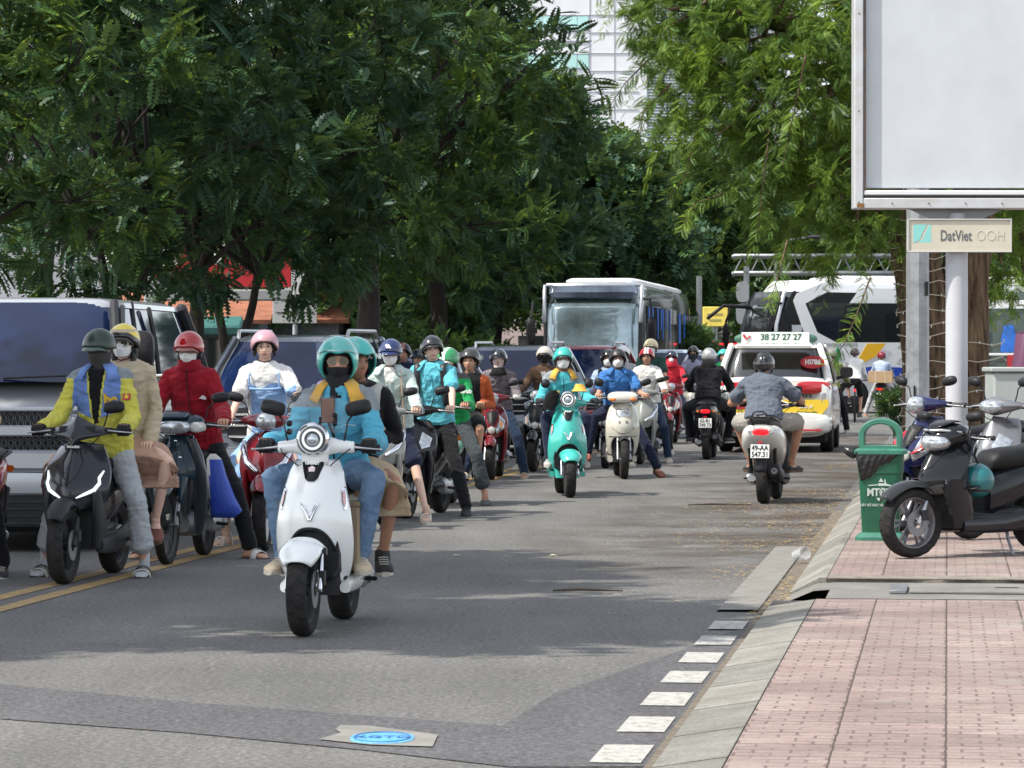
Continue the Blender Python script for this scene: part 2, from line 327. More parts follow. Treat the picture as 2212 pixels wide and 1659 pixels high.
    # clothes
    def garment(nm, g, mats, region, fold, seed, hem=None):
        me = remesh(g, vox, 2); P = getv(me); N = norms(me)
        w_ = vnoise(P, 5, seed + 3)[:, None] * V3(.12, .12, .05); Q = P + w_; rd = 1 - 2.2 * np.abs(vnoise(Q * V3(.7, .7, 2.1), 11, seed)) ** .6; rd2 = 1 - 2.2 * np.abs(vnoise(Q * V3(1.8, 1.5, .9), 13, seed + 1)) ** .6; d = fold * (.75 * rd + .55 * rd2 + .12 * vnoise(P, 40, seed + 2)) * .85
        setv(me, P + N * d[:, None]); mats = mats if isinstance(mats, (list, tuple)) else [mats]
        for m in mats: me.materials.append(m)
        if region is not None and len(mats) > 1:
            c = centers(me); me.polygons.foreach_set('material_index', np.asarray(region(c, dict(SH=SH, EL=EL, W=W, neck=neck, hip=hip, AN=AN, KN=KN)), np.int32))
        return finish(nm, me, root, None)
    sd_ = int(abs(loc[0]) * 50 + abs(loc[1]) * 7) % 91
    if legs:
        g = MB()
        if leg == 'skirt':
            e = (AN[0] + AN[1]) / 2; k = (KN[0] + KN[1]) / 2; sp = abs(KN[1][0] - KN[0][0]) / 2
            g.loft([ring(hip + V3(0, .02, .14), X_, Y_, .16 * B, .12, 24), ring(hip, X_, Y_, .19 * B, .15, 24), ring(hip * .5 + k * .5 + V3(0, 0, -.02), X_, Z_, .1 + sp * .7, .12, 24), ring(k + V3(0, -.03, -.06), X_, V3(0, -.4, 1) / 1.08, sp + .09, .12, 24), ring(k * .55 + e * .45 + V3(0, .0, 0), X_, Y_, sp + .1, .1, 24)])
        else:
            torso(g, .008, -.13, .22)
            for i in (0, 1): legt(g, i, .007 + .003 * sleeve, {'long': 2., 'short': 1., 'crop': 1.72}[leg], .008)
        garment('skirt' if leg == 'skirt' else ('shorts' if leg == 'short' else 'trousers'), g, legs, None, .006, sd_ + 5)
    if top:
        g = MB(); torso(g, .016 + .006 * sleeve, -.02 - long_hem, 1.03)
        for i in (0, 1): armt(g, i, .010 + .005 * sleeve, {'long': 2., 'short': .5}[arm])
        garment('jacket' if arm == 'long' else 'shirt', g, top['mats'], top.get('region'), top.get('fold', .006), sd_)
    if glove:
        for i, s in enumerate((-1, 1)):
            g = MB(); gg = V3(*grips[i]) if not (hands and hands[i] is not None) else W[i] + V3(0, -.075, -.03)
            add_hand(g, W[i], gg, s, .0028); g.tube([W[i] + (EL[i] - W[i]) * .22, W[i]], [.037, .034], 12)
            g.build('glove', glove, root, ang=None)
    for i in (0, 1): shoe_(root, shoe, AN[i], FD[i])
    # head gear
    if hair: hair_(root, Mn, hair)
    if mask: mask_(root, Mn, mask, head, neck)
    if glasses: glasses_(root, Mn, glasses)
    if helmet: helmet_(root, Mn, **helmet)
    if extra: extra(root, dict(B=B, SH=SH, EL=EL, W=W, neck=neck, hip=hip, up=up, fw=fw, AN=AN, KN=KN, head=head, Mn=Mn, Lt=Lt))
    return root
def cname(c): return '_'.join('%03d' % int(x * 999) for x in c)
def shoe_(root, sh, an, d):
    kind, col = sh[0], sh[1]; m = mat('shoe_' + cname(col), col, .7, bump=.3, bscale=60, var=.15, vscale=25)
    rs, o, f, l, up = foot_rings(an, d, .006)
    sole = mat('sole_' + kind, {'sneaker': (.45, .42, .36), 'slide': (.03, .03, .03), 'sandal': (.5, .42, .33), 'flat': (.1, .05, .03), 'dress': (.015, .015, .015)}[kind], .7)
    def so(h, nm='shoe'):
        b = MB(); b.loft([ring(o + f * s, l, up, w, h, 12, 3) + up * (-h * .2) for s, w in ((-.082, .02), (-.07, .036), (-.02, .04), (.05, .044), (.12, .052), (.165, .045), (.19, .022))]); return b
    if kind in ('sneaker', 'dress', 'flat'):
        b = MB()
        if kind == 'flat':
            rs = [r.copy() for r in rs]; zc = o[2] + .038
            for r in rs[2:4]: r[:, 2] = np.minimum(r[:, 2], zc)
        b.loft(rs)
        if kind != 'flat': b.tube([np.asarray(an) + Z_ * .03, np.asarray(an) - Z_ * .03], [.044, .045], 12)
        s = b.build('shoe', m, root, ang=None); so(.014).build('sole', sole, s)
        if kind == 'sneaker':
            c = MB()
            for k in range(4): q = o + f * (.045 + .022 * k) + up * (.083 - .0115 * k); c.tube([q - l * .026, q + up * .004, q + l * .026], .0035, 6)
            c.build('laces', mat('laces', (.5, .47, .4), .8), s)
    else:
        s = so(.013).build('sandal', sole, root, ang=None); b = MB()
        if kind == 'slide':
            sk = mat('grey_sock', (.42, .43, .46), .95, bump=.4, bscale=80)
            if len(sh) > 2 and sh[2] == 'sock': MBs = MB(); MBs.loft([r for r in foot_rings(an, d, .0)[0]]); MBs.tube([np.asarray(an) + Z_ * .10, np.asarray(an) - Z_ * .02], [.039, .038], 12); MBs.build('sock', sk, root, ang=None)
            st = []
            for a, w, h in ((.055, .049, .076), (.085, .053, .066), (.12, .055, .056)):
                t = np.linspace(0, math.pi, 15); st.append(np.array([o + f * a + l * (math.cos(q) * (w + .004)) + up * (abs(math.sin(q)) ** .7 * (h)) for q in t]))
            b.grid(np.array(st)); b.build('strap', m, s, mods=(sol(.006, 0),))
            if len(sh) > 3 and sh[3] == 'C': lettering('C', .05, M_TXT, s, o + f * .09 + up * .076 , ax=Vector(l), up=Vector(f * -1 + up * .3), bold=.002)
            if len(sh) > 2 and sh[2] == 'sock':
                for a in (.062, .085, .108):
                    t = np.linspace(.1, math.pi - .1, 13); c = MB(); c.tube([o + f * a + l * (math.cos(q) * .058) + up * (abs(math.sin(q)) ** .7 * (.082 - (a - .05) * .32)) for q in t], .0045, 6); c.build('stripe', M_BLK, s)
        else:
            for a0, a1, h in ((.05, .1, .07), (.1, .05, .07), (.125, .13, .05), (-.03, -.03, .11)):
                t = np.linspace(0, math.pi, 11); b.tube([o + f * (a0 + (a1 - a0) * q / math.pi) + l * (math.cos(q) * .047) + up * (math.sin(q) ** .7 * h) for q in t], .0065, 6)
            b.build('strap', m, s)
def helmet_(root, T, col=(.02, .02, .02), kind='half', peak=None, band=None, gloss=.15, stripe=None, strap=True, visor=False, logo=None, metal=0.):
    m = mat('helmet_' + cname(col) + str(gloss), col, gloss, metal, coat=.8 if gloss < .3 else 0, var=.08, vscale=14, rvar=.04)
    n, q = 49, 15; ph = np.linspace(-math.pi, math.pi, n); a = np.abs(ph)
    zc = {'half': [(0, .055), (.7, .045), (1.1, .01), (1.6, -.015), (2.2, -.03), (3.15, -.045)], 'three': [(0, .05), (.7, .04), (1.0, -.03), (1.35, -.085), (2.0, -.095), (3.15, -.1)], 'cap': [(0, .048), (.7, .04), (1.1, .015), (1.6, .005), (3.15, -.02)]}[kind]
    rx, ry, rz = (.112, .132, .128) if kind != 'three' else (.119, .139, .136); c = (0, .012, .022)
    zl = slerp(zc, a) + c[2] * 0; thm = np.arccos(np.clip((zl - c[2]) / rz, -1, 1)); t = np.linspace(.001, 1, q)[:, None]
    P = sph(rx, ry, rz, t * thm[None, :], np.repeat(ph[None, :], q, 0), c)
    b = MB(); b.T = T; b.grid(P)
    mats = [m]
    if stripe or band:
        mats.append(mat('helmet_band_' + cname(stripe or band), stripe or band, .3, coat=.5))
        fi = 0
        for i in range(q - 1):
            for j in range(n - 1):
                cc = P[i, j]; b.m[fi] = 1 if ((stripe and abs(abs(cc[0]) - .018) < .011 and cc[1] < .04) or (band and i >= q - 4)) else 0; fi += 1
    h = b.build('helmet', mats, root, ang=None, mods=(sol(.014, -1),))
    e = MB(); e.T = T; e.tube([p * V3(1.01, 1.01, 1) for p in P[-1]], .005, 6); e.build('trim', M_BLK, h)
    if peak:
        t2 = np.linspace(-1.15, 1.15, 21); z0 = slerp(zc, np.abs(t2)); th0 = np.arccos(np.clip((z0 - c[2]) / rz, -1, 1)); base = sph(rx, ry, rz, th0, t2, c)
        fwd = np.cos(t2 / 1.15 * math.pi / 2) ** .75 * (.062 if peak is not True and len(peak) > 3 else .05)
        g = [base + np.stack([np.sin(t2) * fwd * .3 * k, -fwd * k, -.010 * k * k - .012 * k * np.cos(t2) + .012 * np.abs(t2) * k * 0], -1) + V3(0, .006, .004) * (1 - k) for k in np.linspace(0, 1, 5)]
        pk = MB(); pk.T = T; pk.grid(np.array(g)); pk.build('peak', m if peak is True else mat('helmet_peak_' + cname(peak[:3]), tuple(peak[:3]), .35, coat=.3), h, ang=None, mods=(sol(.005, 0),))
    if strap:
        s = MB(); s.T = T; s.tube([(-.088, .0, -.01), (-.084, -.01, -.06), (-.055, -.045, -.112), (0, -.062, -.127), (.055, -.045, -.112), (.084, -.01, -.06), (.088, 0, -.01)], .0055, 6, flat=1)
        for k in (-1, 1): s.ball((k * .094, .018, -.05), (.013, .028, .03), 8, 6)
        s.build('chin_strap', M_BLK, h)
    if visor:
        t2 = np.linspace(-1.25, 1.25, 25); v = []
        for k in np.linspace(0, 1, 7): an = R(8 + 40 * k) ; v.append(np.stack([.142 * np.sin(t2), -.155 * np.cos(t2) * math.cos(an * .8) - .012 + .05 * (1 - k) * 0, .165 * math.sin(R(82) - an * 1.25) * np.cos(t2 * .62) + .01], -1))
        g = MB(); g.T = T; g.grid(np.array(v)); vv = g.build('visor', M_VIS, h, ang=None, mods=(sol(.002, 0),)); e = MB(); e.T = T; e.tube(list(v[-1]), .003, 6); e.tube(list(v[0]), .002, 6); e.build('trim', M_CHR, vv)
    if logo: logo(h, T)
    return h
def mask_(root, T, mk, head, neck):
    kind, col = mk[0], mk[1]; m = M_MASK if kind in ('surgical', 'cone') and col[0] > .7 else mat('mask_' + cname(col), col, .9, bump=.5, bscale=20, var=.1, stretch=(.6, .6, 2.5))
    b = MB(); b.T = T
    if kind in ('surgical', 'cone'):
        ph = np.linspace(-1.2, 1.2, 25); k = np.linspace(0, 1, 13); PH, Kk = np.meshgrid(ph, k)
        z = -.002 - .098 * Kk; z = z * (1 - .28 * (np.abs(PH) / 1.2) ** 2) - .012 * (np.abs(PH) / 1.2) ** 2
        z += .012 * np.exp(-(PH / .25) ** 2) * (1 - Kk)
        rr = .086 - .02 * Kk ** 2; out = (.020 if kind == 'surgical' else .034) * np.exp(-((Kk - .4) / .42) ** 2) * np.exp(-(PH / .62) ** 2) + .006
        if kind == 'surgical': out = out + .0016 * np.sin(Kk * 19)
        P = np.stack([(rr * .93) * np.sin(PH), -(rr + out + .006) * np.cos(PH * .95) + .004, z], -1); b.grid(P)
        o = b.build('face_mask', m, root, ang=None, mods=(sol(.002, 0),)); s = MB(); s.T = T
        for q in (-1, 1): s.tube([P[2, 0 if q < 0 else -1], (q * .083, .0, .006)], .0016, 5); s.tube([P[-3, 0 if q < 0 else -1], (q * .083, .004, -.02)], .0016, 5)
        s.build('ear_loop', m, o)
    elif kind == 'gaiter':
        zs = np.linspace(0, 1, 14); ph = np.linspace(-math.pi, math.pi, 40, endpoint=False); rs = []
        hi = mk[2] if len(mk) > 2 else -.012
        for k in zs:
            z = hi - k * .19; rx = .084 - .018 * np.clip((k - .2) / .4, 0, 1) + .02 * max(0, k - .72) / .28; ry = .1 - .02 * np.clip((k - .25) / .4, 0, 1) + .02 * max(0, k - .7) / .3
            fr = np.exp(-(ph / .5) ** 2) * .014 * math.exp(-((k - .12) / .15) ** 2); off = .012 * np.clip((k - .3) / .5, 0, 1)
            rs.append(np.stack([rx * np.sin(ph), -(ry + fr) * np.cos(ph) + off, z + .012 * np.cos(ph) * (1 - k) * 0 + np.where(np.abs(ph) > 1.5, -.02 * (1 - k), 0)], -1) + V3(0, 0, 0))
        b.loft(rs, caps=False); b.build('neck_gaiter', m, root, ang=None, mods=(sol(.004, 0),))
    elif kind == 'balaclava':
        ph = np.linspace(-math.pi, math.pi, 49); n = 30; th = np.linspace(.05, 2.9, n); PH, TH = np.meshgrid(ph, th); P = sph(.084, .104, .122, TH, PH); low = np.clip(-P[..., 2] / .122, 0, 1)
        P[..., 0] *= 1 - .2 * low; P[..., 1] += .0 * low; P[..., 1] -= .014 * np.exp(-(PH / .3) ** 2 - ((P[..., 2] + .03) / .03) ** 2)
        zz = P[..., 2]; 
        # eye opening cut out of the hood
        f = []
        for i in range(n - 1):
            for j in range(48):
                c = P[i:i + 2, j:j + 2].reshape(-1, 3).mean(0)
                if c[1] < 0 and abs(c[0]) < .066 and -.026 + .25 * abs(c[0]) * 0 < c[2] < .045: continue
                f.append((i * 49 + j, i * 49 + j + 1, (i + 1) * 49 + j + 1, (i + 1) * 49 + j))
        b.add(P.reshape(-1, 3), f)
        rs = [ring((0, .012 + .016 * k, -.075 - .15 * k), X_, Y_, .075 + .016 * k * k, .083 + .014 * k * k, 28) for k in np.linspace(0, 1, 7)]; b.loft(rs, caps=False)
        b.build('balaclava', m, root, ang=None, mods=(sol(.004, 0),))
def glasses_(root, T, g):
    kind = g[0]; fr = g[1]; b = MB(); b.T = T; c = MB(); c.T = T
    rx, rz = {'aviator': (.029, .025), 'round': (.03, .029), 'clear': (.026, .018), 'dark': (.03, .022)}[kind]
    for s in (-1, 1):
        t = np.linspace(0, 2 * np.pi, 25); P = np.stack([s * .036 + rx * np.cos(t) * (1), -.101 + .010 * ((s * .036 + rx * np.cos(t)) / .065) ** 2 + np.abs(s * .036 + rx * np.cos(t)) * .12, .008 + rz * np.sin(t) * (1 - .15 * s * np.cos(t) * 0) - (.004 * np.cos(t) * s if kind == 'aviator' else 0)], -1)
        b.tube(list(P), {'aviator': .0016, 'round': .0055, 'clear': .0013, 'dark': .003}[kind], 6)
        c.add(np.vstack([P[:-1] + V3(0, .001, 0), P[:-1] + V3(0, .003, 0)]), [tuple(range(24)), tuple(range(24, 48))[::-1]])
        b.tube([(s * (.036 + rx), -.093 + .008, .012), (s * .08, -.03, .012), (s * .082, .01, .008)], .002, 6)
    b.tube([(-.009, -.104, .012), (0, -.108, .015), (.009, -.104, .012)], .0018, 6)
    if kind == 'aviator': b.tube([(-.03, -.103, .032), (0, -.108, .031), (.03, -.103, .032)], .0014, 6)
    o = b.build('glasses', mat('frame_' + cname(fr), fr, .35, .3), root)
    c.build('lens', mat('sunglass_lens_' + kind, (.06, .055, .045) if kind == 'aviator' else (.01, .01, .012), .06, .85 if kind == 'aviator' else .2, spec=.9) if kind != 'clear' else M_VIS, o, smooth=False)
def hair_(root, T, h):
    b = MB(); b.T = T; ph = np.linspace(-math.pi, math.pi, 33); th = np.linspace(.02, 1, 12)[:, None]; a = np.abs(ph)
    lo = slerp([(0, 1.05), (.7, 1.12), (.95, 1.5), (1.5, 1.72), (3.15, 2.2)], a); b.grid(sph(.081, .1, .12, th * lo[None, :], np.repeat(ph[None], 12, 0), (0, .004, .002)))
    if h[0] == 'long':
        for s in (-1, 1):
            for k in range(7):
                y = .0 + .013 * k; x = .068 + .006 * math.sin(k * 2.1); b.tube([(s * x, y, .01), (s * (x + .012), y + .004, -.06), (s * (x + .014 - .002 * k), y - .008, -.13), (s * (x - .004), y - .02, -.175 - .012 * (k % 3))], [.014, .015, .012, .004], 7)
        for k in range(6): b.tube([((k - 2.5) * .024, .08, .0), ((k - 2.5) * .027, .095, -.09), ((k - 2.5) * .03, .09, -.2)], [.02, .02, .008], 7)
    elif h[0] == 'tied':
        b.ball((0, .1, -.03), (.04, .04, .045), 12, 8)
        for s in (-1, 1): b.tube([(s * .05, -.062, .05), (s * .074, -.035, .02), (s * .08, -.01, -.03), (s * .076, .0, -.06)], [.012, .013, .009, .003], 7)
    elif h[0] == 'fringe':
        for k in range(9): x = (k - 4) * .014; b.tube([(x, -.07, .085), (x * 1.05, -.099, .062), (x * 1.1 + .003, -.1, .042 + .006 * (k % 3))], [.009, .008, .002], 6)
    b.build('hair', M_HAIR, root, ang=None, mods=(sol(.004, 1),) if h[0] == 'short' else ())
# ---------------------------------------------------------------- two-wheelers (forward = -Y, x right as seen from the front, hub of the front wheel above the origin)
def panel(W, Yt, zt, zb, wrap=.12, p=2.2, nu=33, nv=26, th=.012, inv=False):
    u = np.linspace(-1, 1, nu)[None, :]; v = np.linspace(0, 1, nv)[:, None]; b = zb(u) + 0 * v; t = zt(u) + 0 * v; z = b + (t - b) * v
    w = slerp(W, z); y = slerp(Yt, z) + wrap * np.abs(u) ** p + 0 * z; return np.stack([u * w, y, z], -1)
def psurf(W, Yt, wrap, p):      # point on the same surface
    def f(x, z, off=.004):
        w = float(slerp(W, z)); u = min(1, abs(x) / w); return V3(x, float(slerp(Yt, z)) + wrap * u ** p - off, z)
    return f
def wheel(root, y, r, tw, rim='cast', disc=True, rimcol=None, x=0.):
    rm = rimcol or M_DGREY; b = MB(); c = (x, y, r); ri = r - (.075 if rim == 'cast' else .05)
    b.lathe([(-tw * .62, ri - .004), (-tw * .66, ri + .012), (-tw * .3, ri - .012), (tw * .3, ri - .012), (tw * .66, ri + .012), (tw * .62, ri - .004), (tw * .2, ri - .022), (-tw * .2, ri - .022)], c, n=36)
    b.lathe([(-tw * .55, .012), (-tw * .55, .035), (tw * .55, .035), (tw * .55, .012)], c, n=18)
    if rim == 'cast':
        for k in range(6):
            a = k * math.pi / 3; q = .16
            for s in (-q, q): b.tube([V3(x, y + math.cos(a) * .025, r + math.sin(a) * .025), V3(x, y + math.cos(a + s) * ri, r + math.sin(a + s) * ri)], [.012, .009], 6, flat=1.3)
    else:
        for k in range(28):
            a = k * 2 * math.pi / 28; s = 1 if k % 2 else -1; b.tube([V3(x + s * tw * .5, y + math.cos(a + .3 * s) * .033, r + math.sin(a + .3 * s) * .033), V3(x, y + math.cos(a) * ri, r + math.sin(a) * ri)], .0016, 4)
    w = b.build('wheel', rm, root)
    t = MB(); pr = [(-tw * .62, ri)]
    for k in np.linspace(-1, 1, 13): pr.append((tw * math.sin(k * 1.45) / math.sin(1.45), r - (1 - math.cos(k * 1.3)) * tw * .78))
    pr += [(tw * .62, ri)]; t.lathe(pr, c, n=48)
    g = t
    for k in range(22):
        a = k * 2 * math.pi / 22
        for s in (-1, 1):
            pts = []
            for q in np.linspace(.12, .8, 4):
                aa = a + q * .16 + (0 if s > 0 else .14); rr = r - (1 - math.cos(q * 1.3)) * tw * .78 + .0008
                pts.append(V3(x + s * tw * math.sin(q * 1.45) / math.sin(1.45), y + math.cos(aa) * rr, r + math.sin(aa) * rr))
            g.tube(pts, .0022, 4, 1)
    t.build('tyre', [M_RUB, mat('groove_black', (.004, .004, .004), 1)], w, ang=.9)
    if disc:
        d = MB(); d.lathe([(tw + .004, .04), (tw + .004, .1), (tw + .009, .1), (tw + .009, .04)], c, n=28); d.build('brake_disc', M_STL, w)
    return w
def fender(root, r, hw, a0, a1, m, y=0., zc=None, drop=.05, gap=.035, name='fender', nose=0.):
    zc = r if zc is None else zc; a = np.linspace(R(a0), R(a1), 22)[:, None]; u = np.linspace(-1, 1, 17)[None, :]
    k = (a - R(a0)) / (R(a1) - R(a0)); taper = 1 - .35 * np.clip((k - .7) / .3, 0, 1) ** 2 - .1 * np.clip((.2 - k) / .2, 0, 1)
    rr = r + gap - drop * np.abs(u) ** 2.6 + 0 * a + nose * k; P = np.stack([hw * u * taper, y - rr * np.sin(a), zc + rr * np.cos(a)], -1); b = MB(); b.grid(P)
    return b.build(name, m, root, mods=(sol(.006, 1),))
def mirror(root, s, base, top, c, kind='oval', m=None, stemm=None, tilt=.15):
    b = MB(); base, top, c = V3(*base), V3(*top), V3(*c); b.tube([base, base * .3 + top * .7 + V3(s * .0, 0, -.01), top, c], [.0055, .005, .005, .006], 8); st = b.build('mirror', stemm or M_BLK, root)
    h = MB(); rx, rz = {'oval': (.068, .038), 'round': (.05, .05), 'angular': (.072, .041), 'pod': (.062, .052)}[kind]; ca, sa = math.cos(tilt * s), math.sin(tilt * s); ax = V3(ca, .12 * s, sa); az = V3(-sa, 0, ca)
    e = {'oval': 2.5, 'round': 2, 'angular': 3.2, 'pod': 2.4}[kind]
    h.loft([ring(c + V3(0, o, 0), ax, az, rx * k, rz * k, 22, e) for o, k in ((-.032, .25), (-.026, .62), (-.012, .9), (.004, 1), (.012, .98))])
    hd = h.build('housing', m or M_BLK, st); g = MB(); g.loft([ring(c + V3(0, o, 0), ax, az, rx * .9, rz * .88, 22, e) for o in (.0125, .0145)]); g.build('mirror_glass', mat('mirror_glass', (.7, .75, .8), .03, 1.), hd)
def bars(root, z=1.0, y=.42, hw=.33, lever=True, lm=None):
    b = MB(); b.tube([(-hw, y + .035, z - .005), (-hw * .62, y, z), (0, y - .02, z - .01), (hw * .62, y, z), (hw, y + .035, z - .005)], .011, 10); h = b.build('handlebar', M_STL, root)
    for s in (-1, 1):
        g = MB(); g.tube([(s * hw * .68, y + .005, z), (s * hw, y + .035, z - .005)], .0175, 12); g.cyl((s * hw, y + .035, z - .005), (s * (hw + .012), y + .037, z - .005), .02); g.build('grip', M_BLK, h)
        if lever: l = MB(); l.tube([(s * hw * .6, y - .035, z + .002), (s * hw * .78, y - .045, z - .004), (s * (hw + .02), y - .022, z - .012)], [.008, .006, .005], 8); l.ball((s * (hw + .024), y - .02, z - .012), .008, 8, 6); l.build('brake_lever', lm or M_ALU, h)
        c = MB(); c.box((s * hw * .6, y - .008, z), (.05, .045, .045)); c.build('switch_housing', M_BLK, h)
def fork(root, r, spread, top, m=None, rr=.016, low=.6, fem=True):
    b = MB()
    for s in (-1, 1): b.tube([(s * spread, -.004, r), (s * spread, top[0] * .35, r + (top[1] - r) * .35), (s * spread * .95, top[0], top[1])], [rr, rr, rr * .85], 12)
    b.cyl((-spread - .015, 0, r), (spread + .015, 0, r), .012)
    f = b.build('fork', m or M_ALU, root)
    c = MB(); c.box((spread + .012, .04, r + .06), (.03, .06, .08)); c.build('brake_caliper', M_DGREY, f)
def rear_end(root, P, y1=1.27, r=.24):
    body = P['paint']; bm = P.get('body', body)
    w = P.get('bw', 1.); b = MB()
    tab = P.get('tail', [(.66, .46, .085, .18), (.78, .52, .125, .19), (.95, .58, .15, .165), (1.15, .62, .16, .145), (1.35, .66, .145, .12), (1.52, .71, .105, .085), (1.63, .75, .06, .045)])
    b.loft([ring((0, y, z), X_, Z_, hx * w, hz, 28, 2.7) for y, z, hx, hz in tab]); rb = b.build('rear_body', bm, root, ang=.9)
    s = MB(); st = P.get('seat', [(.70, .725, .07, .03), (.74, .755, .105, .05), (.9, .765, .135, .055), (1.1, .775, .14, .055), (1.22, .80, .14, .06), (1.42, .82, .12, .055), (1.55, .825, .08, .035)])
    s.loft([ring((0, y, z), X_, Z_, hx * w, hz, 26, 2.6) for y, z, hx, hz in st]); s.build('seat', P.get('seatm', M_SEAT), root, ang=.9)
    e = MB(); e.loft([ring((0, y, z), X_, Z_, hx, hz, 18, 3) for y, z, hx, hz in ((.72, .30, .09, .06), (.9, .30, .1, .08), (1.1, .29, .085, .08), (1.3, .28, .06, .05))]); e.build('engine', M_DGREY, root)
    c = MB(); c.loft([ring((.115, y, z), X_, Z_, .045, hz, 16, 2.5) for y, z, hz in ((.85, .27, .055), (.95, .27, .085), (1.1, .26, .06), (1.2, .26, .075), (1.33, .26, .05), (1.37, .26, .03))]); c.lathe([(.15, .0), (.15, .05), (.175, .045), (.18, .0)], (0, 1.2, .26), n=20, close=False); c.build('transmission_case', P.get('cvt', M_ALU), root)
    if P.get('exhaust', True):
        x = MB(); x.loft([ring((-.135, y, z), X_, Z_, hx, hx * 1.15, 20, 2.3) for y, z, hx in ((.98, .27, .02), (1.06, .28, .05), (1.15, .29, .068), (1.42, .33, .07), (1.52, .345, .062), (1.54, .347, .045))]); ex = x.build('exhaust', M_BLK, root); t = MB(); t.lathe([(1.53, .0), (1.53, .034), (1.56, .032), (1.56, .014), (1.545, .0)], (-.135, 0, .345), 'Y', 20, close=False); t.build('exhaust_tip', M_STL, ex)
    for q in (-1, 1): a = MB(); a.tube([(q * .12, y1 + .0, r), (q * .13, y1 + .16, .58)], [.018, .02], 8); a.build('shock_absorber', M_BLK, root)
    f = MB(); P_ = []
    for k in np.linspace(0, 1, 8): P_.append([V3(u * (.075 - .012 * k), 1.60 - .02 * k + .06 * k, .60 - .27 * k) + V3(0, -.03 * u * u, 0) for u in np.linspace(-1, 1, 9)])
    f.grid(np.array(P_)); rf = f.build('mudguard', M_BLK, root, mods=(sol(.006, 0),))
    tl = P.get('tl', .715); t = MB(); t.loft([ring((0, 1.585 + o, tl), X_, Z_, hx, hz, 20, 3) for o, hx, hz in ((0, .085, .03), (.03, .078, .028), (.048, .05, .018))]); t.build('tail_light', M_REDON if P.get('brake') else M_REDL, root)
    for q in (-1, 1): m_ = MB(); m_.loft([ring((q * .105, 1.55 + o, tl - .0), X_, Z_, hx, hz, 14, 2.4) for o, hx, hz in ((0, .035, .024), (.04, .022, .016))]); m_.build('turn_signal', M_AMB if not P.get('clearsig') else M_LENS, root)
    if P.get('plate'):
        p = MB(); p.box((0, 1.645, .545), (.19, .006, .14), ch=.002, rx=R(10)); pl = p.build('license_plate', M_PLT, root); t1, t2 = P['plate']
        for tx, z, y in ((t1, .578, 1.644), (t2, .512, 1.655)): lettering(tx, .075, M_TXT, pl, (0, y + .0015, z), ax=(-1, 0, 0), up=(0, -.17, 1), wide=.85, bold=.0012)
        q = MB(); q.tube([(-.096, 1.655, .475), (.096, 1.655, .475), (.096, 1.632, .615), (-.096, 1.632, .615), (-.096, 1.655, .475)], .003, 6); q.build('plate_frame', M_BLK, pl)
        g = MB(); g.box((0, 1.625, .635), (.05, .02, .02)); g.build('reflector', M_REDL, root)
    if P.get('rack'):
        k = MB(); k.tube([(-.11, 1.25, .87), (-.12, 1.5, .885), (-.13, 1.68, .89), (.13, 1.68, .89), (.12, 1.5, .885), (.11, 1.25, .87)], .009, 8)
        for y in (1.33, 1.42, 1.51, 1.6): k.tube([(-.118, y, .878), (.118, y, .878)], .006, 6)
        k.tube([(-.07, 1.66, .89), (-.065, 1.70, .93), (-.03, 1.71, .95), (.03, 1.71, .95), (.065, 1.70, .93), (.07, 1.66, .89)], .007, 8)
        for q in (-1, 1): k.tube([(q * .1, 1.5, .8), (q * .1, 1.5, .885)], .01, 8); k.ball((q * .09, 1.69, .875), .016, 8, 6)
        k.build('luggage_rack', M_BLK, root)
    elif P.get('rail', True):
        k = MB(); k.tube([(-.12, 1.28, .78), (-.135, 1.4, .815), (-.11, 1.57, .83), (0, 1.63, .835), (.11, 1.57, .83), (.135, 1.4, .815), (.12, 1.28, .78)], .011, 8); k.build('grab_rail', P.get('railm', M_DGREY), root)
    for q in (-1, 1): z = MB(); z.tube([(q * .11, .93, .27), (q * .17, .96, .255), (q * .235, .98, .25)], [.012, .014, .012], 8); z.build('footpeg', M_BLK, root)
    if P.get('stand', 0): k = MB(); k.tube([(.12, .80, .22), (.16, .78, .12), (.245, .74, .012)], [.012, .011, .01], 8); k.box((.25, .735, .006), (.05, .03, .01)); k.build('kickstand', M_STL, root)
def lensp(root, f, pts, m, name, parent=None, off=.006, th=.006):
    P2 = np.array(pts, float); c = P2.mean(0); n = len(pts); V = [f(x, z, off - .006) for x, z in P2]; F = []
    ks = (1., .97, .8, .6, .4, .2)
    for k in ks[1:]: V += [f(*(c + (q - c) * k), off + th * (1 - .15 * k)) for q in P2]
    for j in range(len(ks) - 1): F += [(j * n + i, j * n + (i + 1) % n, (j + 1) * n + (i + 1) % n, (j + 1) * n + i) for i in range(n)]
    V.append(f(*c, off + th)); F += [((len(ks) - 1) * n + i, (len(ks) - 1) * n + (i + 1) % n, len(ks) * n) for i in range(n)]
    b = MB(); b.add(np.array(V), F); return b.build(name, m, parent or root, ang=.9)
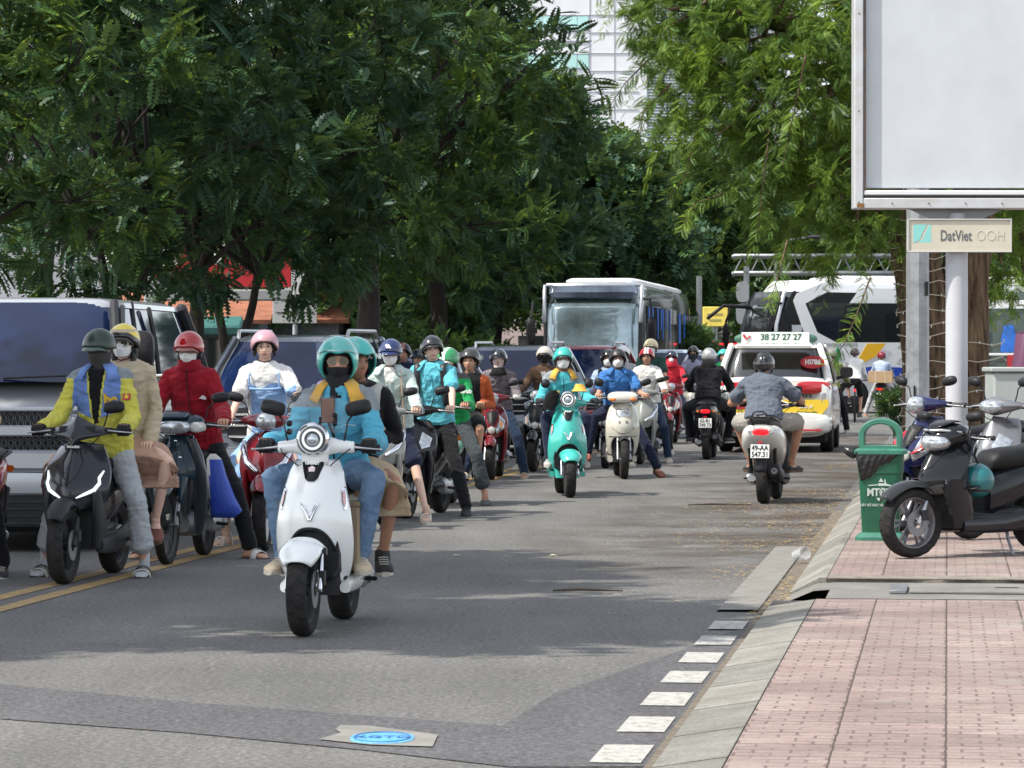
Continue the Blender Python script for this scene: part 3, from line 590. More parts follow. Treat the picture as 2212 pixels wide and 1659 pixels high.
def two_wheeler(name, label, cat, loc, rotz, style, paint_, group='motor scooters waiting and riding on the road', **P):
    root = tag(empty(name, loc, rotz), label, cat, group); P['paint'] = paint_; Rf = P.get('R', .245); tw = P.get('tw', .054); steer = P.get('steer', 0)
    front = P.get('front', True)
    spoke = style == 'under'
    if spoke: Rf = .285; tw = .036
    wheel(root, 0, Rf, tw, 'wire' if spoke else 'cast', rimcol=P.get('rim'), disc=not spoke); wheel(root, 1.27 if not spoke else 1.23, Rf - .004, tw + (.006 if not spoke else .004), 'wire' if spoke else 'cast', disc=False, rimcol=P.get('rim'))
    gz = 1.0; gy = .42
    sym = lambda fn: [fn(s) for s in (-1, 1)]
    def bld(nm, m, fn, mods=(), ang=.7, par=None): b = MB(); fn(b); return b.build(nm, m, par or root, ang, mods)
    inner = lambda zz, ww, y0=.36: bld('inner_leg_shield', P.get('inner', M_DGREY), lambda b: b.loft([ring((0, y0 + .02 + (zz[1] - z) * .0, z), X_, Y_, w, d, 20, 3.5) for z, w, d in ((zz[0], ww[0], .07), (zz[0] + .1, ww[0] + .01, .08), ((zz[0] + zz[1]) / 2, ww[1], .07), (zz[1], ww[2], .05))]))
    if style == 'retro':
        W = [(.20, .13), (.24, .15), (.30, .178), (.40, .205), (.50, .213), (.60, .207), (.70, .191), (.80, .167), (.88, .145), (.935, .118)]
        Yt = [(.20, .33), (.35, .25), (.5, .20), (.62, .185), (.8, .225), (.93, .29)]; wr, pp = .15, 2.1; f = psurf(W, Yt, wr, pp)
        b = MB(); b.grid(panel(W, Yt, lambda u: .935 - .0 * u, lambda u: .205 + .36 * np.sqrt(np.clip(1 - (np.abs(u) / .76) ** 2.6, 0, 1)) + .05 * np.clip(np.abs(u) - .85, 0, 1) * 6, wr, pp, 61, 30))
        sh = b.build('front_shield', paint_, root, ang=None, mods=(sol(.016, -1),))
        arch = [V3(u * float(slerp(W, zz)), float(slerp(Yt, zz)) + wr * abs(u) ** pp - .004, zz) for u in np.linspace(-.755, .755, 31) for zz in [.205 + .36 * math.sqrt(max(0, 1 - (abs(u) / .76) ** 2.6))]]
        e = MB(); e.tube(arch, .009, 6); e.build('arch_trim', M_BLK, sh)
        inner((.2, .9), (.13, .17, .1), .37)
        w = lensp(root, f, [(-.062, .938), (.062, .938), (.058, .90), (.036, .835), (.018, .818), (-.018, .818), (-.036, .835), (-.058, .90)], M_BLKG, 'grille', sh, .004, .006)
        for k in range(4): q = MB(); x = .03 - .004 * k; q.tube([f(-x, .868 - k * .012, .011), f(x, .868 - k * .012, .011)], .0022, 5); q.build('slat', M_DGREY, w)
        if P.get('badge'): lettering(P['badge'], .021, M_WHT, w, f(0, .915, .013), up=(0, .35, 1), bold=.0008)
        if P.get('sticker'): q = MB(); q.add([f(-.016, .872, .0125), f(.016, .872, .0125), f(.018, .893, .0125), f(-.018, .893, .0125), f(0, .903, .0125)], [(0, 1, 2, 4, 3)]); q.build('sticker', mat('pink_white_sticker', (.8, .6, .6), .6, var=.4, vscale=120), w)
        for s in (-1, 1):
            v = MB(); v.tube([f(s * .052, .705, .006), f(s * .024, .660, .008), f(s * .003, .612, .007)], [.002, .0065, .009], 8); v.tube([f(s * .030, .695, .006), f(s * .004, .634, .007)], [.0015, .004], 6); v.build('emblem', M_CHR, sh)
            a = [(s * (.163 + .004), .79), (s * (.150), .775), (s * .158, .71), (s * .172, .665), (s * .182, .66), (s * .184, .70), (s * .176, .755)]
            L_ = lensp(root, f, a, M_CHR, 'side_lamp', sh, .003, .005); lensp(root, f, [(s * .165, .772), (s * .157, .765), (s * .163, .712), (s * .174, .68), (s * .179, .70), (s * .173, .745)], mat('pink_lens', (.6, .35, .33), .15, coat=1, var=.3, vscale=60), 'lens', L_, .010, .004)
        fender(root, Rf, .116, -38, 55, paint_, drop=.055, gap=.032)
        bld('wheel_well', M_BLK, lambda b: b.loft([ring((0, y, z), X_, Z_, hx, hz, 16, 3) for y, z, hx, hz in ((.26, .42, .15, .13), (.40, .42, .16, .19), (.55, .35, .15, .12))]))
        fork(root, Rf, .085, (.085, .44), M_CHR if P.get('badge') else M_ALU, .017)
        bld('handlebar_cover', paint_, lambda b: b.loft([ring((x, y, z), Y_, Z_, ry, rz, 22, 2.4) for x, y, z, ry, rz in ((-.212, .40, 1.0, .022, .024), (-.205, .398, 1.0, .032, .032), (-.13, .39, 1.005, .038, .036), (-.075, .37, 1.01, .052, .052), (0, .36, 1.005, .065, .075), (.075, .37, 1.01, .052, .052), (.13, .39, 1.005, .038, .036), (.205, .398, 1.0, .032, .032), (.212, .40, 1.0, .022, .024))]).loft([ring((0, .35, z), X_, Y_, rx, ry, 22, 2.3) for z, rx, ry in ((.90, .085, .06), (.935, .075, .06), (.97, .08, .062), (1.01, .10, .06))]), ang=None)
        hl = bld('headlight', M_CHR, lambda b: b.lathe([(.34, .05), (.33, .088), (.29, .092), (.272, .086), (.262, .076), (.275, .066), (.31, .05)], (0, 0, 1.045), 'Y', 36)); bld('lens', M_LDK, lambda b: b.lathe([(.285, 0), (.272, .04), (.276, .077), (.30, .08), (.32, 0)], (0, 0, 1.045), 'Y', 32, close=False), par=hl)
        bld('light_ring', mat('ring_light_white', (.85, .87, .9), .25, emit=(.9, .95, 1, .25)), lambda b: b.lathe([(.272, .044), (.262, .049), (.268, .058), (.278, .052)], (0, 0, 1.045), 'Y', 36), par=hl); bld('bulb', M_LENS, lambda b: b.ball((0, .275, 1.045), (.034, .02, .034)), par=hl)
        for s in (-1, 1): mirror(root, s, (s * .155, .38, 1.03), (s * .175, .375, 1.14), (s * .235, .37, 1.215), P.get('mk', 'angular'), tilt=.22)
        bld('floorboard', M_DGREY, lambda b: b.box((0, .62, .295), (.34, .46, .04), ch=.015)); bld('sill', paint_, lambda b: [b.loft([ring((s * .165, y, z), X_, Z_, .03, hz, 14, 2.5) for y, z, hz in ((.36, .24, .03), (.5, .255, .05), (.75, .27, .06), (.92, .33, .09), (1.0, .42, .1))]) for s in (-1, 1)])
    elif style in ('sport', 'parked'):
        lo_ = .08 if style == 'parked' else 0; gz = 1.0 - lo_
        W = [(.42, .06), (.48, .17), (.55, .215), (.65, .235), (.75, .225), (.85, .18), (.92, .13), (.96, .08)] if style == 'sport' else [(.42, .05), (.48, .15), (.55, .192), (.65, .205), (.75, .20), (.85, .165), (.92, .12), (.96, .07)]; Yt = [(.42, .17), (.5, .10), (.6, .085), (.75, .16), (.9, .26), (.96, .30)]; wr, pp = .21, 1.35; f = psurf(W, Yt, wr, pp)
        b = MB(); b.grid(panel(W, Yt, lambda u: .94 - .03 * np.abs(u), lambda u: .46 + .07 * np.abs(u) ** 1.5, wr, pp, 41, 26)); sh = b.build('front_shield', paint_, root, ang=None, mods=(sol(.012, -1),))
        for s in (-1, 1):
            lensp(root, f, [(s * .02, .47), (s * .02, .525), (s * .1, .56), (s * .19, .575), (s * .185, .535), (s * .13, .49)], M_LDK, 'headlight', sh, .006, .008)
            dr = [(.19, .735), (.172, .69), (.178, .655), (.15, .61), (.10, .585), (.055, .562)]
            if style == 'sport': q = MB(); q.tube([f(s * x, z, .006) for x, z in dr], [.006, .011, .012, .014, .011, .005][:len(dr)], 8); q.build('running_light', M_DRL, sh)
            q = MB(); q.tube([f(s * .03, .90, .004), f(s * .07, .80, .006), f(s * .045, .70, .006), f(s * .0, .66, .004)], .004, 6); q.build('crease', M_DGREY, sh)
        inner((.22, .88), (.16, .185, .1), .36)
        bld('lower_cowl', M_DGREY if style == 'sport' else paint_, lambda b: [b.loft([ring((s * x, y, z), X_, Y_, hx, hy, 14, 3) for x, y, z, hx, hy in ((.13, .36, .22, .03, .08), (.155, .33, .35, .03, .11), (.165, .28, .48, .03, .12), (.165, .27, .6, .03, .1))]) for s in (-1, 1)])
        fender(root, Rf, .075, -45, 55, P.get('fendm', M_DGREY), drop=.05, gap=.05, nose=.02); fork(root, Rf, .075, (.08, .43), M_DGREY if style == 'sport' else M_ALU, .018)
        if style == 'sport':
            Wc = [(.90, .03), (.93, .09), (.97, .2), (1.0, .2), (1.05, .13), (1.12, .05)]; Yc = [(.9, .19), (.97, .22), (1.05, .28), (1.12, .34)]
            c = MB(); c.grid(panel(Wc, Yc, lambda u: 1.11 - .09 * np.abs(u) ** 1.1, lambda u: .905 + .075 * np.abs(u), .17, 1.2, 33, 16)); c.build('handlebar_cover', paint_, root, ang=.5, mods=(sol(.012, -1),)); fc = psurf(Wc, Yc, .17, 1.2)
            q = MB(); q.tube([fc(-.08, 1.03, .006), fc(0, .955, .006), fc(.08, 1.03, .006)], .005, 6); q.build('crease', M_DGREY, root)
            if P.get('badge'): bg_ = MB(); bg_.box((0, .245, .895), (.115, .012, .026), rx=R(-20)); bgo = bg_.build('badge', M_DGREY, root); lettering(P['badge'], .023, M_WHT, bgo, (0, .236, .896), up=(0, .34, 1), bold=.001)
            bld('dashboard', M_BLK, lambda b: b.box((0, .36, 1.0), (.24, .1, .07)))
        else:
            ZP = V3(0, 0, -.07); c = MB(); c.loft([ring(V3(0, y, z) + ZP, X_, Z_, hx, hz, 24, 2.4) for y, z, hx, hz in ((.17, .96, .03, .03), (.20, .965, .09, .075), (.27, .99, .15, .095), (.36, 1.02, .16, .085), (.44, 1.03, .13, .06), (.5, 1.03, .06, .03))]); hc = c.build('handlebar_cover', paint_, root, ang=None)
            l = MB(); l.loft([ring(V3(0, y, z) + ZP, X_, Z_, hx, hz, 24, 2.4) for y, z, hx, hz in ((.150, .945, .02, .02), (.165, .945, .07, .05), (.205, .95, .112, .068), (.25, .955, .13, .07))]); l.build('headlight', M_LENS, hc, ang=None)
            for s in (-1, 1): q = MB(); q.tube([(s * .01, .165, .975), (s * .08, .21, .975), (s * .155, .33, .96)], [.008, .012, .008], 8); q.build('silver_trim', mat('silver_plastic', (.5, .51, .52), .35, .6), hc)
            q = MB(); q.loft([ring(V3(0, y, z) + ZP, X_, Z_, hx, hz, 16, 2.4) for y, z, hx, hz in ((.2, 1.055, .02, .006), (.25, 1.085, .085, .012), (.34, 1.115, .11, .01), (.42, 1.11, .07, .008))]); q.build('meter_cover', M_BLKG, hc, ang=None)
        for s in (-1, 1): mirror(root, s, (s * .17, .38, 1.03 - lo_), (s * .2, .37, 1.12 - lo_), (s * .245, .36, 1.16 - lo_), P.get('mk', 'oval'), tilt=.1) if not P.get('onemirror') or s > 0 else None
        bld('floorboard', M_DGREY, lambda b: b.box((0, .62, .30), (.33, .5, .05), ch=.02)); bld('under_cowl', M_DGREY if style == 'sport' else paint_, lambda b: [b.loft([ring((s * .15, y, z), X_, Z_, .03, hz, 14, 2.5) for y, z, hz in ((.34, .24, .05), (.5, .235, .06), (.75, .24, .065), (.95, .27, .075), (1.15, .33, .05))]) for s in (-1, 1)])
    elif style == 'under':
        W = [(.30, .05), (.45, .10), (.6, .15), (.72, .165), (.85, .13), (.95, .10)]; Yt = [(.3, .36), (.5, .27), (.6, .23), (.8, .26), (.95, .31)]; wr, pp = .10, 2.; f = psurf(W, Yt, wr, pp)
        b = MB(); b.grid(panel(W, Yt, lambda u: .93 - .0 * u, lambda u: .645 - .05 * np.abs(u), wr, pp)); sh = b.build('front_shield', paint_, root, ang=.5, mods=(sol(.012, -1),))
        for s in (-1, 1):
            q = MB(); q.tube([f(s * .025, .925, .003), f(s * .05, .80, .003), f(s * .10, .66, .003)], .0035, 6); q.tube([f(-.03 * 1, .825 + .02 * (s > 0), .004), f(0, .818 + .02 * (s > 0), .004), f(.03, .825 + .02 * (s > 0), .004)], .004, 6); q.build('vent', M_BLK, sh)
        for x, z in ((0, .885), (-.04, .765), (.04, .765)): q = MB(); q.ball(f(x, z, .002), (.011, .006, .011), 10, 6); q.build('bolt', M_CHR, sh)
        bld('leg_shield', mat('leg_shield_navy', (.012, .02, .028), .4, coat=.4, var=.2), lambda b: [b.loft([ring((s * x, y, z), X_, Y_, hx, hy, 14, 3) for x, y, z, hx, hy in ((.13, .46, .20, .03, .05), (.15, .43, .32, .045, .035), (.165, .38, .5, .055, .035), (.17, .34, .65, .05, .035), (.155, .33, .78, .04, .03), (.1, .34, .9, .04, .03))]) for s in (-1, 1)], ang=.9)
        inner((.35, .9), (.07, .1, .08), .40)
        fender(root, Rf, .07, -50, 42, paint_, drop=.06, gap=.05); fork(root, Rf, .07, (.15, .62), M_STL, .016)
        bld('fork_cover', paint_, lambda b: [b.tube([(s * .085, .06, .46), (s * .088, .13, .62)], [.032, .04], 12) for s in (-1, 1)])
        c = MB(); c.loft([ring((0, y, z), X_, Z_, hx, hz, 26, 2.8) for y, z, hx, hz in ((.235, .985, .12, .03), (.25, .99, .17, .055), (.32, 1.01, .21, .07), (.40, 1.025, .19, .06), (.46, 1.03, .1, .03))]); hc = c.build('handlebar_cover', paint_, root, ang=None)
        bld('visor_cap', paint_, lambda b: b.loft([ring((0, y, z), X_, Z_, hx, hz, 20, 3.5) for y, z, hx, hz in ((.20, 1.055, .085, .006), (.24, 1.07, .1, .022), (.33, 1.085, .1, .02), (.4, 1.08, .07, .01))]), par=hc)
        l = MB(); l.loft([ring((0, y, z), X_, Z_, hx, hz, 26, 3) for y, z, hx, hz in ((.196, .985, .08, .03), (.205, .985, .11, .046), (.26, .985, .13, .05))]); l.build('headlight', M_LENS, hc, ang=None)
        for s in (-1, 1): q = MB(); q.loft([ring((s * x, y, .985), X_, Z_, hx, hz, 16, 2.2) for x, y, hx, hz in ((.165, .225, .03, .022), (.165, .24, .055, .038), (.165, .30, .06, .042))]); q.build('turn_signal', mat('frosted_lens', (.6, .6, .58), .15, coat=1, var=.25, vscale=60), hc)
        mirror(root, 1, (.20, .40, 1.05), (.215, .40, 1.12), (.31, .385, 1.20), 'oval', tilt=.12)
        bld('frame_tube', M_DGREY, lambda b: b.loft([ring((0, y, z), X_, Z_, hx, hz, 16, 2.5) for y, z, hx, hz in ((.38, .62, .06, .10), (.5, .5, .07, .09), (.7, .47, .08, .09), (.85, .52, .09, .12))])); bld('crankcase', M_STL, lambda b: b.loft([ring((0, y, .27), X_, Z_, hx, hz, 16, 3) for y, hx, hz in ((.48, .06, .06), (.55, .11, .09), (.75, .12, .1), (.85, .06, .07))]))
    elif style in ('vision', 'lux', 'moped'):
        k = 1. if style == 'vision' else 1.12
        W = [(.34, .06), (.45, .13 * k), (.55, .175 * k), (.65, .19 * k), (.75, .182 * k), (.85, .14 * k), (.93, .08)]; Yt = [(.34, .24), (.5, .14), (.62, .12), (.8, .2), (.93, .29)]; wr, pp = .19, 1.6; f = psurf(W, Yt, wr, pp)
        b = MB(); b.grid(panel(W, Yt, lambda u: .925 - .02 * np.abs(u), lambda u: .50 + .06 * np.abs(u) ** 2, wr, pp)); sh = b.build('front_shield', paint_, root, ang=None, mods=(sol(.012, -1),))
        if style == 'vision':
            g = lensp(root, f, [(-.075, .83), (0, .85), (.075, .83), (.06, .74), (.03, .68), (0, .665), (-.03, .68), (-.06, .74)], M_BLK, 'grille', sh, .005, .008)
            for j in range(6): q = MB(); x = .062 - .008 * j; q.tube([f(-x, .815 - .025 * j, .016), f(x, .815 - .025 * j, .016)], .004, 6); q.build('slat', M_DGREY, g)
            for s in (-1, 1): hlm = lensp(root, f, [(s * .09, .79), (s * .155, .72), (s * .15, .62), (s * .06, .56), (s * .05, .60), (s * .085, .70)], M_LENS, 'turn_signal', sh, .005, .01); lensp(root, f, [(s * .10, .73), (s * .135, .70), (s * .135, .65), (s * .1, .63)], mat('orange_lens', (.7, .3, .12), .2, coat=1), 'bulb', hlm, .017, .004)
            lensp(root, f, [(-.05, .63), (0, .655), (.05, .63), (.04, .58), (.0, .555), (-.04, .58)], mat('pearl_trim', (.55, .55, .5), .3, .3), 'emblem', sh, .008, .01)
        elif style == 'lux':
            for s in (-1, 1):
                q = MB(); q.tube([f(s * .185, .87 - .03, .004), f(s * .18, .78, .010), f(s * .14, .68, .012), f(s * .06, .615, .012)], [.014, .03, .028, .02], 10, flat=.7); q.build('chrome_trim', M_CHR, sh); q = MB(); q.tube([f(s * .185, .81, .016), f(s * .165, .73, .018), f(s * .12, .665, .018)], [.008, .014, .008], 8); q.build('turn_signal', M_LENS, sh)
            if P.get('badge'): lettering(P['badge'], .03, M_CHR, sh, f(0, .86, .012), up=(0, .35, 1))
        else:
            for s in (-1, 1): lensp(root, f, [(s * .09, .80), (s * .17, .74), (s * .16, .66), (s * .1, .64), (s * .075, .70)], M_LENS, 'turn_signal', sh, .005, .012)
        inner((.22, .88), (.11, .16, .1), .36)
        bld('lower_cowl', paint_, lambda b: [b.loft([ring((s * x, y, z), X_, Y_, hx, hy, 14, 3) for x, y, z, hx, hy in ((.11, .38, .22, .02, .08), (.145, .34, .35, .028, .09), (.16, .29, .5, .03, .08), (.16, .27, .62, .02, .06))]) for s in (-1, 1)])
        fender(root, Rf, .078, -50, 52, paint_, drop=.065, gap=.05, nose=.015); fork(root, Rf, .072, (.08, .43), M_ALU, .017)
        c = MB(); c.loft([ring((x, y, z), Y_, Z_, ry, rz, 20, 2.2) for x, y, z, ry, rz in ((-.22, .40, 1.0, .012, .012), (-.19, .385, 1.005, .03, .025), (-.1, .33, 1.0, .06, .05), (0, .30, 1.0, .08, .075), (.1, .33, 1.0, .06, .05), (.19, .385, 1.005, .03, .025), (.22, .40, 1.0, .012, .012))]); hc = c.build('handlebar_cover', paint_, root, ang=None)
        l = MB()
        if style == 'moped': l.loft([ring((0, y, .995), X_, Z_, hx, hz, 24, 2.3) for y, hx, hz in ((.2, .03, .02), (.215, .085, .045), (.26, .11, .055))])
        else: l.loft([ring((0, y, .995), X_, Z_, hx, hz, 24, 2.3) for y, hx, hz in ((.195, .02, .02), (.205, .052, .048), (.225, .075, .066), (.27, .085, .07))])
        l.build('headlight', M_LENS, hc, ang=None)
        for s in (-1, 1): mirror(root, s, (s * .14, .37, 1.03), (s * .17, .37, 1.13), (s * .25, .36, 1.185), P.get('mk', 'oval'), tilt=.2)
        bld('floorboard', M_DGREY, lambda b: b.box((0, .62, .29), (.32, .46, .05), ch=.02))
    elif style == 'lead':
        W = [(.22, .12), (.3, .165), (.4, .195), (.5, .208), (.62, .212), (.72, .205), (.82, .18), (.90, .145), (.945, .11)]; Yt = [(.22, .3), (.4, .22), (.55, .17), (.65, .16), (.8, .21), (.94, .29)]; wr, pp = .16, 2.2; f = psurf(W, Yt, wr, pp)
        b = MB(); b.grid(panel(W, Yt, lambda u: .94 - .01 * u * u, lambda u: .21 + .30 * np.clip(1 - (np.abs(u) / .82) ** 6, 0, 1) ** .5, wr, pp, 51, 30)); sh = b.build('front_shield', paint_, root, ang=None, mods=(sol(.014, -1),))
        lensp(root, f, [(-.09, .84), (-.07, .865), (.07, .865), (.09, .84), (.085, .785), (.065, .765), (-.065, .765), (-.085, .785)], M_LENS, 'headlight', sh, .006, .012)
        for j in range(3): q = MB(); q.tube([f(-.055, .71 - .012 * j, .004), f(.055, .71 - .012 * j, .004)], .0035, 6); q.build('vent', M_BLK, sh)
        for s in (-1, 1): q = MB(); q.tube([f(s * .17, .71, .001), f(s * .13, .62, .003), f(s * .06, .565, .003), f(0, .555, .003)], .003, 6); q.build('crease', M_DGREY, sh)
        q = MB(); q.tube([f(x, .52, .003) for x in np.linspace(-.17, .17, 15)], .004, 6); q.build('panel_gap', M_BLK, sh)
        inner((.2, .9), (.13, .16, .1), .37)
        c = MB(); c.loft([ring((0, y, z), X_, Z_, hx, hz, 30, 2.9) for y, z, hx, hz in ((.205, .985, .11, .03), (.225, .99, .165, .05), (.3, 1.005, .19, .068), (.38, 1.02, .17, .06), (.44, 1.02, .1, .03))]); hc = c.build('handlebar_cover', paint_, root, ang=None)
        for s in (-1, 1): q = MB(); q.loft([ring((s * .128, y, .978), V3(1, s * .25, 0), Z_, hx, hz, 16, 2.4) for y, hx, hz in ((.195, .018, .012), (.205, .038, .022), (.25, .042, .024))]); q.build('turn_signal', M_AMB, hc, ang=None)
        fork(root, Rf, .075, (.10, .5), M_ALU, .018); fender(root, Rf, .08, -50, 20, M_DGREY, drop=.05, gap=.03)
        for s in (-1, 1): mirror(root, s, (s * .17, .37, 1.04), (s * .22, .36, 1.13), (s * .29, .35, 1.19), 'pod' if s < 0 else 'angular', tilt=.35)
        bld('floorboard', M_DGREY, lambda b: b.box((0, .62, .29), (.34, .46, .05), ch=.02)); bld('sill', paint_, lambda b: [b.loft([ring((s * .15, y, z), X_, Z_, .03, hz, 14, 2.5) for y, z, hz in ((.34, .24, .04), (.6, .24, .05), (.92, .3, .08))]) for s in (-1, 1)])
    bars(root, gz, gy, P.get('hw', .33))
    for s in (-1, 1): b = MB(); b.tube([(s * .2, gy - .03, gz), (s * .17, gy - .12, gz - .03), (s * .10, gy - .10, gz - .09), (s * .05, gy - .04, gz - .13)], .0035, 6); b.build('cable', M_BLK, root)
    rear_end(root, P, r=Rf)
    return root
# ---------------------------------------------------------------- ground
def nodemat(name):
    m = bpy.data.materials.new(name); m.use_nodes = True; return m, m.node_tree.nodes, m.node_tree.links, m.node_tree.nodes['Principled BSDF']
def noise(n, L, vec, sc, det=4, rough=.6):
    t = n.new('ShaderNodeTexNoise'); t.inputs['Scale'].default_value = sc; t.inputs['Detail'].default_value = det; t.inputs['Roughness'].default_value = rough; L.new(vec, t.inputs['Vector']); return t.outputs[0]
def ramp(n, L, src, stops):
    r = n.new('ShaderNodeValToRGB'); e = r.color_ramp.elements
    while len(e) < len(stops): e.new(.5)
    for q, (p, c) in zip(e, stops): q.position = p; q.color = (*c, 1) if len(c) == 3 else c
    L.new(src, r.inputs[0]); return r.outputs[0]
def mix(n, L, f, a, b, mode='MIX'):
    x = n.new('ShaderNodeMix'); x.data_type = 'RGBA'; x.blend_type = mode
    if isinstance(f, float): x.inputs[0].default_value = f
    else: L.new(f, x.inputs[0])
    for i, q in ((6, a), (7, b)):
        if isinstance(q, tuple): x.inputs[i].default_value = (*q, 1)
        else: L.new(q, x.inputs[i])
    return x.outputs[2]
def asphalt(name, c0, c1, speck=.16):
    m, n, L, b = nodemat(name); tc = n.new('ShaderNodeTexCoord').outputs['Object']
    big = ramp(n, L, noise(n, L, tc, .35, 5), [(.35, c0), (.65, c1)])
    mp = n.new('ShaderNodeMapping'); mp.inputs['Scale'].default_value = (1.2, .12, 1); mp.inputs['Rotation'].default_value = (0, 0, RA); L.new(tc, mp.inputs[0])
    st = ramp(n, L, noise(n, L, mp.outputs[0], 1.6, 4), [(.3, (.78, .78, .78)), (.7, (1.12, 1.12, 1.12))]); x = mix(n, L, .8, big, st, 'MULTIPLY')
    g = ramp(n, L, noise(n, L, tc, 34, 4, .85), [(.34, (.30, .30, .30)), (.52, (1, 1, 1)), (.68, (2.1, 2.05, 2.0))]); x = mix(n, L, .85, x, g, 'MULTIPLY')
    v = n.new('ShaderNodeTexVoronoi'); v.inputs['Scale'].default_value = 38; L.new(tc, v.inputs['Vector']); sp = ramp(n, L, v.outputs[0], [(.0, (1, 1, 1)), (.07, (1, 1, 1)), (.10, (0, 0, 0))])
    msk = ramp(n, L, noise(n, L, tc, 9, 2), [(.55, (0, 0, 0)), (.6, (speck,) * 3)]); q = mix(n, L, 1., sp, msk, 'MULTIPLY'); x = mix(n, L, q, x, (.45, .43, .38))
    cr = n.new('ShaderNodeTexVoronoi'); cr.feature = 'DISTANCE_TO_EDGE'; cr.inputs['Scale'].default_value = .45; nv = n.new('ShaderNodeTexNoise'); nv.inputs['Scale'].default_value = 2.5; L.new(tc, nv.inputs['Vector']); av = n.new('ShaderNodeVectorMath'); av.operation = 'ADD'; L.new(tc, av.inputs[0]); L.new(nv.outputs['Color'], av.inputs[1]); L.new(av.outputs[0], cr.inputs['Vector'])
    ck = ramp(n, L, cr.outputs[0], [(.0, (.55, .55, .55)), (.006, (1, 1, 1))]); x = mix(n, L, .5, x, ck, 'MULTIPLY')
    L.new(x, b.inputs['Base Color']); b.inputs['Roughness'].default_value = .82; b.inputs['Specular IOR Level'].default_value = .35
    bp = n.new('ShaderNodeBump'); bp.inputs['Strength'].default_value = .5; bp.inputs['Distance'].default_value = .008; L.new(noise(n, L, tc, 70, 3, .7), bp.inputs['Height']); L.new(bp.outputs[0], b.inputs['Normal']); return m
def sheet(name, pts, m, z=0., kind='structure', label=None):
    b = MB(); P = [(p[0], p[1], z) for p in pts]; ar = sum(P[i][0] * P[(i + 1) % len(P)][1] - P[(i + 1) % len(P)][0] * P[i][1] for i in range(len(P))); P = P if ar > 0 else P[::-1]; b.add(P, [tuple(range(len(P)))]); o = b.build(name, m, smooth=False); tag(o, label, kind=kind); return o
ASPH = asphalt('asphalt', (.105, .104, .101), (.150, .146, .139)); ASPH2 = asphalt('asphalt_patch', (.076, .075, .080), (.098, .096, .100), .08)
b = MB(); b.grid(np.array([[V3(x, y, 0) for x in (-600, -100, -20, 20, 100, 600)] for y in (-60, 0, 30, 60, 150, 2500)])); tag(b.build('road', ASPH, smooth=False), 'grey worn asphalt road running away to the junction', kind='structure')
sheet('road_patch', [G(0, 1480), G(420, 1520), G(1085, 1570), G(1200, 1500), G(1420, 1425), G(1640, 1345), G(1480, 1659), G(1100, 1659), G(780, 1622), G(400, 1585), G(0, 1555)][::-1], ASPH2, .004, label='darker strip of newer asphalt across the near road')
YEL = mat('worn_yellow_paint', (.42, .26, .08), .8, var=.35, vscale=9, vcol=(.20, .15, .085), bump=.2); WHP, n_, L_, b_ = nodemat('worn_white_paint'); tc_ = n_.new('ShaderNodeTexCoord').outputs['Object']; L_.new(ramp(n_, L_, noise(n_, L_, tc_, 24, 6, .8), [(.36, (.11, .11, .105)), (.46, (.33, .325, .30)), (.62, (.43, .42, .39))]), b_.inputs['Base Color']); b_.inputs['Roughness'].default_value = .85
y0 = G(0, 1262); ty = y0.dot(RV)
for k, dt in enumerate((0, -.27)):
    s0, s1 = (5, 95); b = MB(); b.grid(np.array([[V3(*RP(s, -5.62 + dt + q, .004)) for q in (0, .13)] for s in np.linspace(s0, s1, 40)])); tag(b.build('lane_line', YEL, smooth=False), 'solid yellow centre line ' + ('nearer the kerb' if k == 0 else 'on the side of the parked silver van'), 'road marking', 'double yellow centre lines', 'thing')
for i in range(8):
    s = 12.12 + .0 + 1.075 * i; b = MB(); r_ = [V3(*RP(s + a, -1.30 + c, .008)) for a, c in ((-.30, 0), (-.30, .19), (.30, .19), (.30, 0))]
    b.add(r_, [(0, 1, 2, 3)]); tag(b.build('kerb_dash', WHP, smooth=False), 'white painted dash beside the kerb, ' + ['first in the row, cut by the photo edge', 'second from the near end', 'third from the near end', 'fourth from the near end', 'fifth from the near end', 'third from the drain grate', 'second from the drain grate', 'closest to the drain grate'][i], 'road marking', 'white dashes along the kerb', 'thing')
CONC = mat('concrete', (.165, .16, .145), .9, bump=.4, bscale=90, var=.22, vscale=3.5); CONC2 = mat('pale_concrete', (.195, .19, .17), .9, bump=.4, bscale=90, var=.2, vscale=5); DIRT = mat('kerb_dirt', (.13, .11, .085), 1, bump=.6, bscale=60, var=.4, vscale=14)
KERB, n_, L_, b_ = nodemat('kerb_concrete'); tc_ = n_.new('ShaderNodeTexCoord').outputs['Object']; oi_ = n_.new('ShaderNodeObjectInfo'); q_ = ramp(n_, L_, noise(n_, L_, tc_, 2.2, 6, .7), [(.34, (.14, .135, .115)), (.5, (.19, .185, .165)), (.68, (.25, .245, .225))]); q_ = mix(n_, L_, .7, q_, ramp(n_, L_, oi_.outputs['Random'], [(0, (.72, .72, .70)), (1, (1.15, 1.13, 1.08))]), 'MULTIPLY'); q_ = mix(n_, L_, .6, q_, ramp(n_, L_, noise(n_, L_, tc_, 45, 4, .8), [(.35, (.5, .5, .5)), (.6, (1.3, 1.3, 1.3))]), 'MULTIPLY'); L_.new(q_, b_.inputs['Base Color']); b_.inputs['Roughness'].default_value = .92
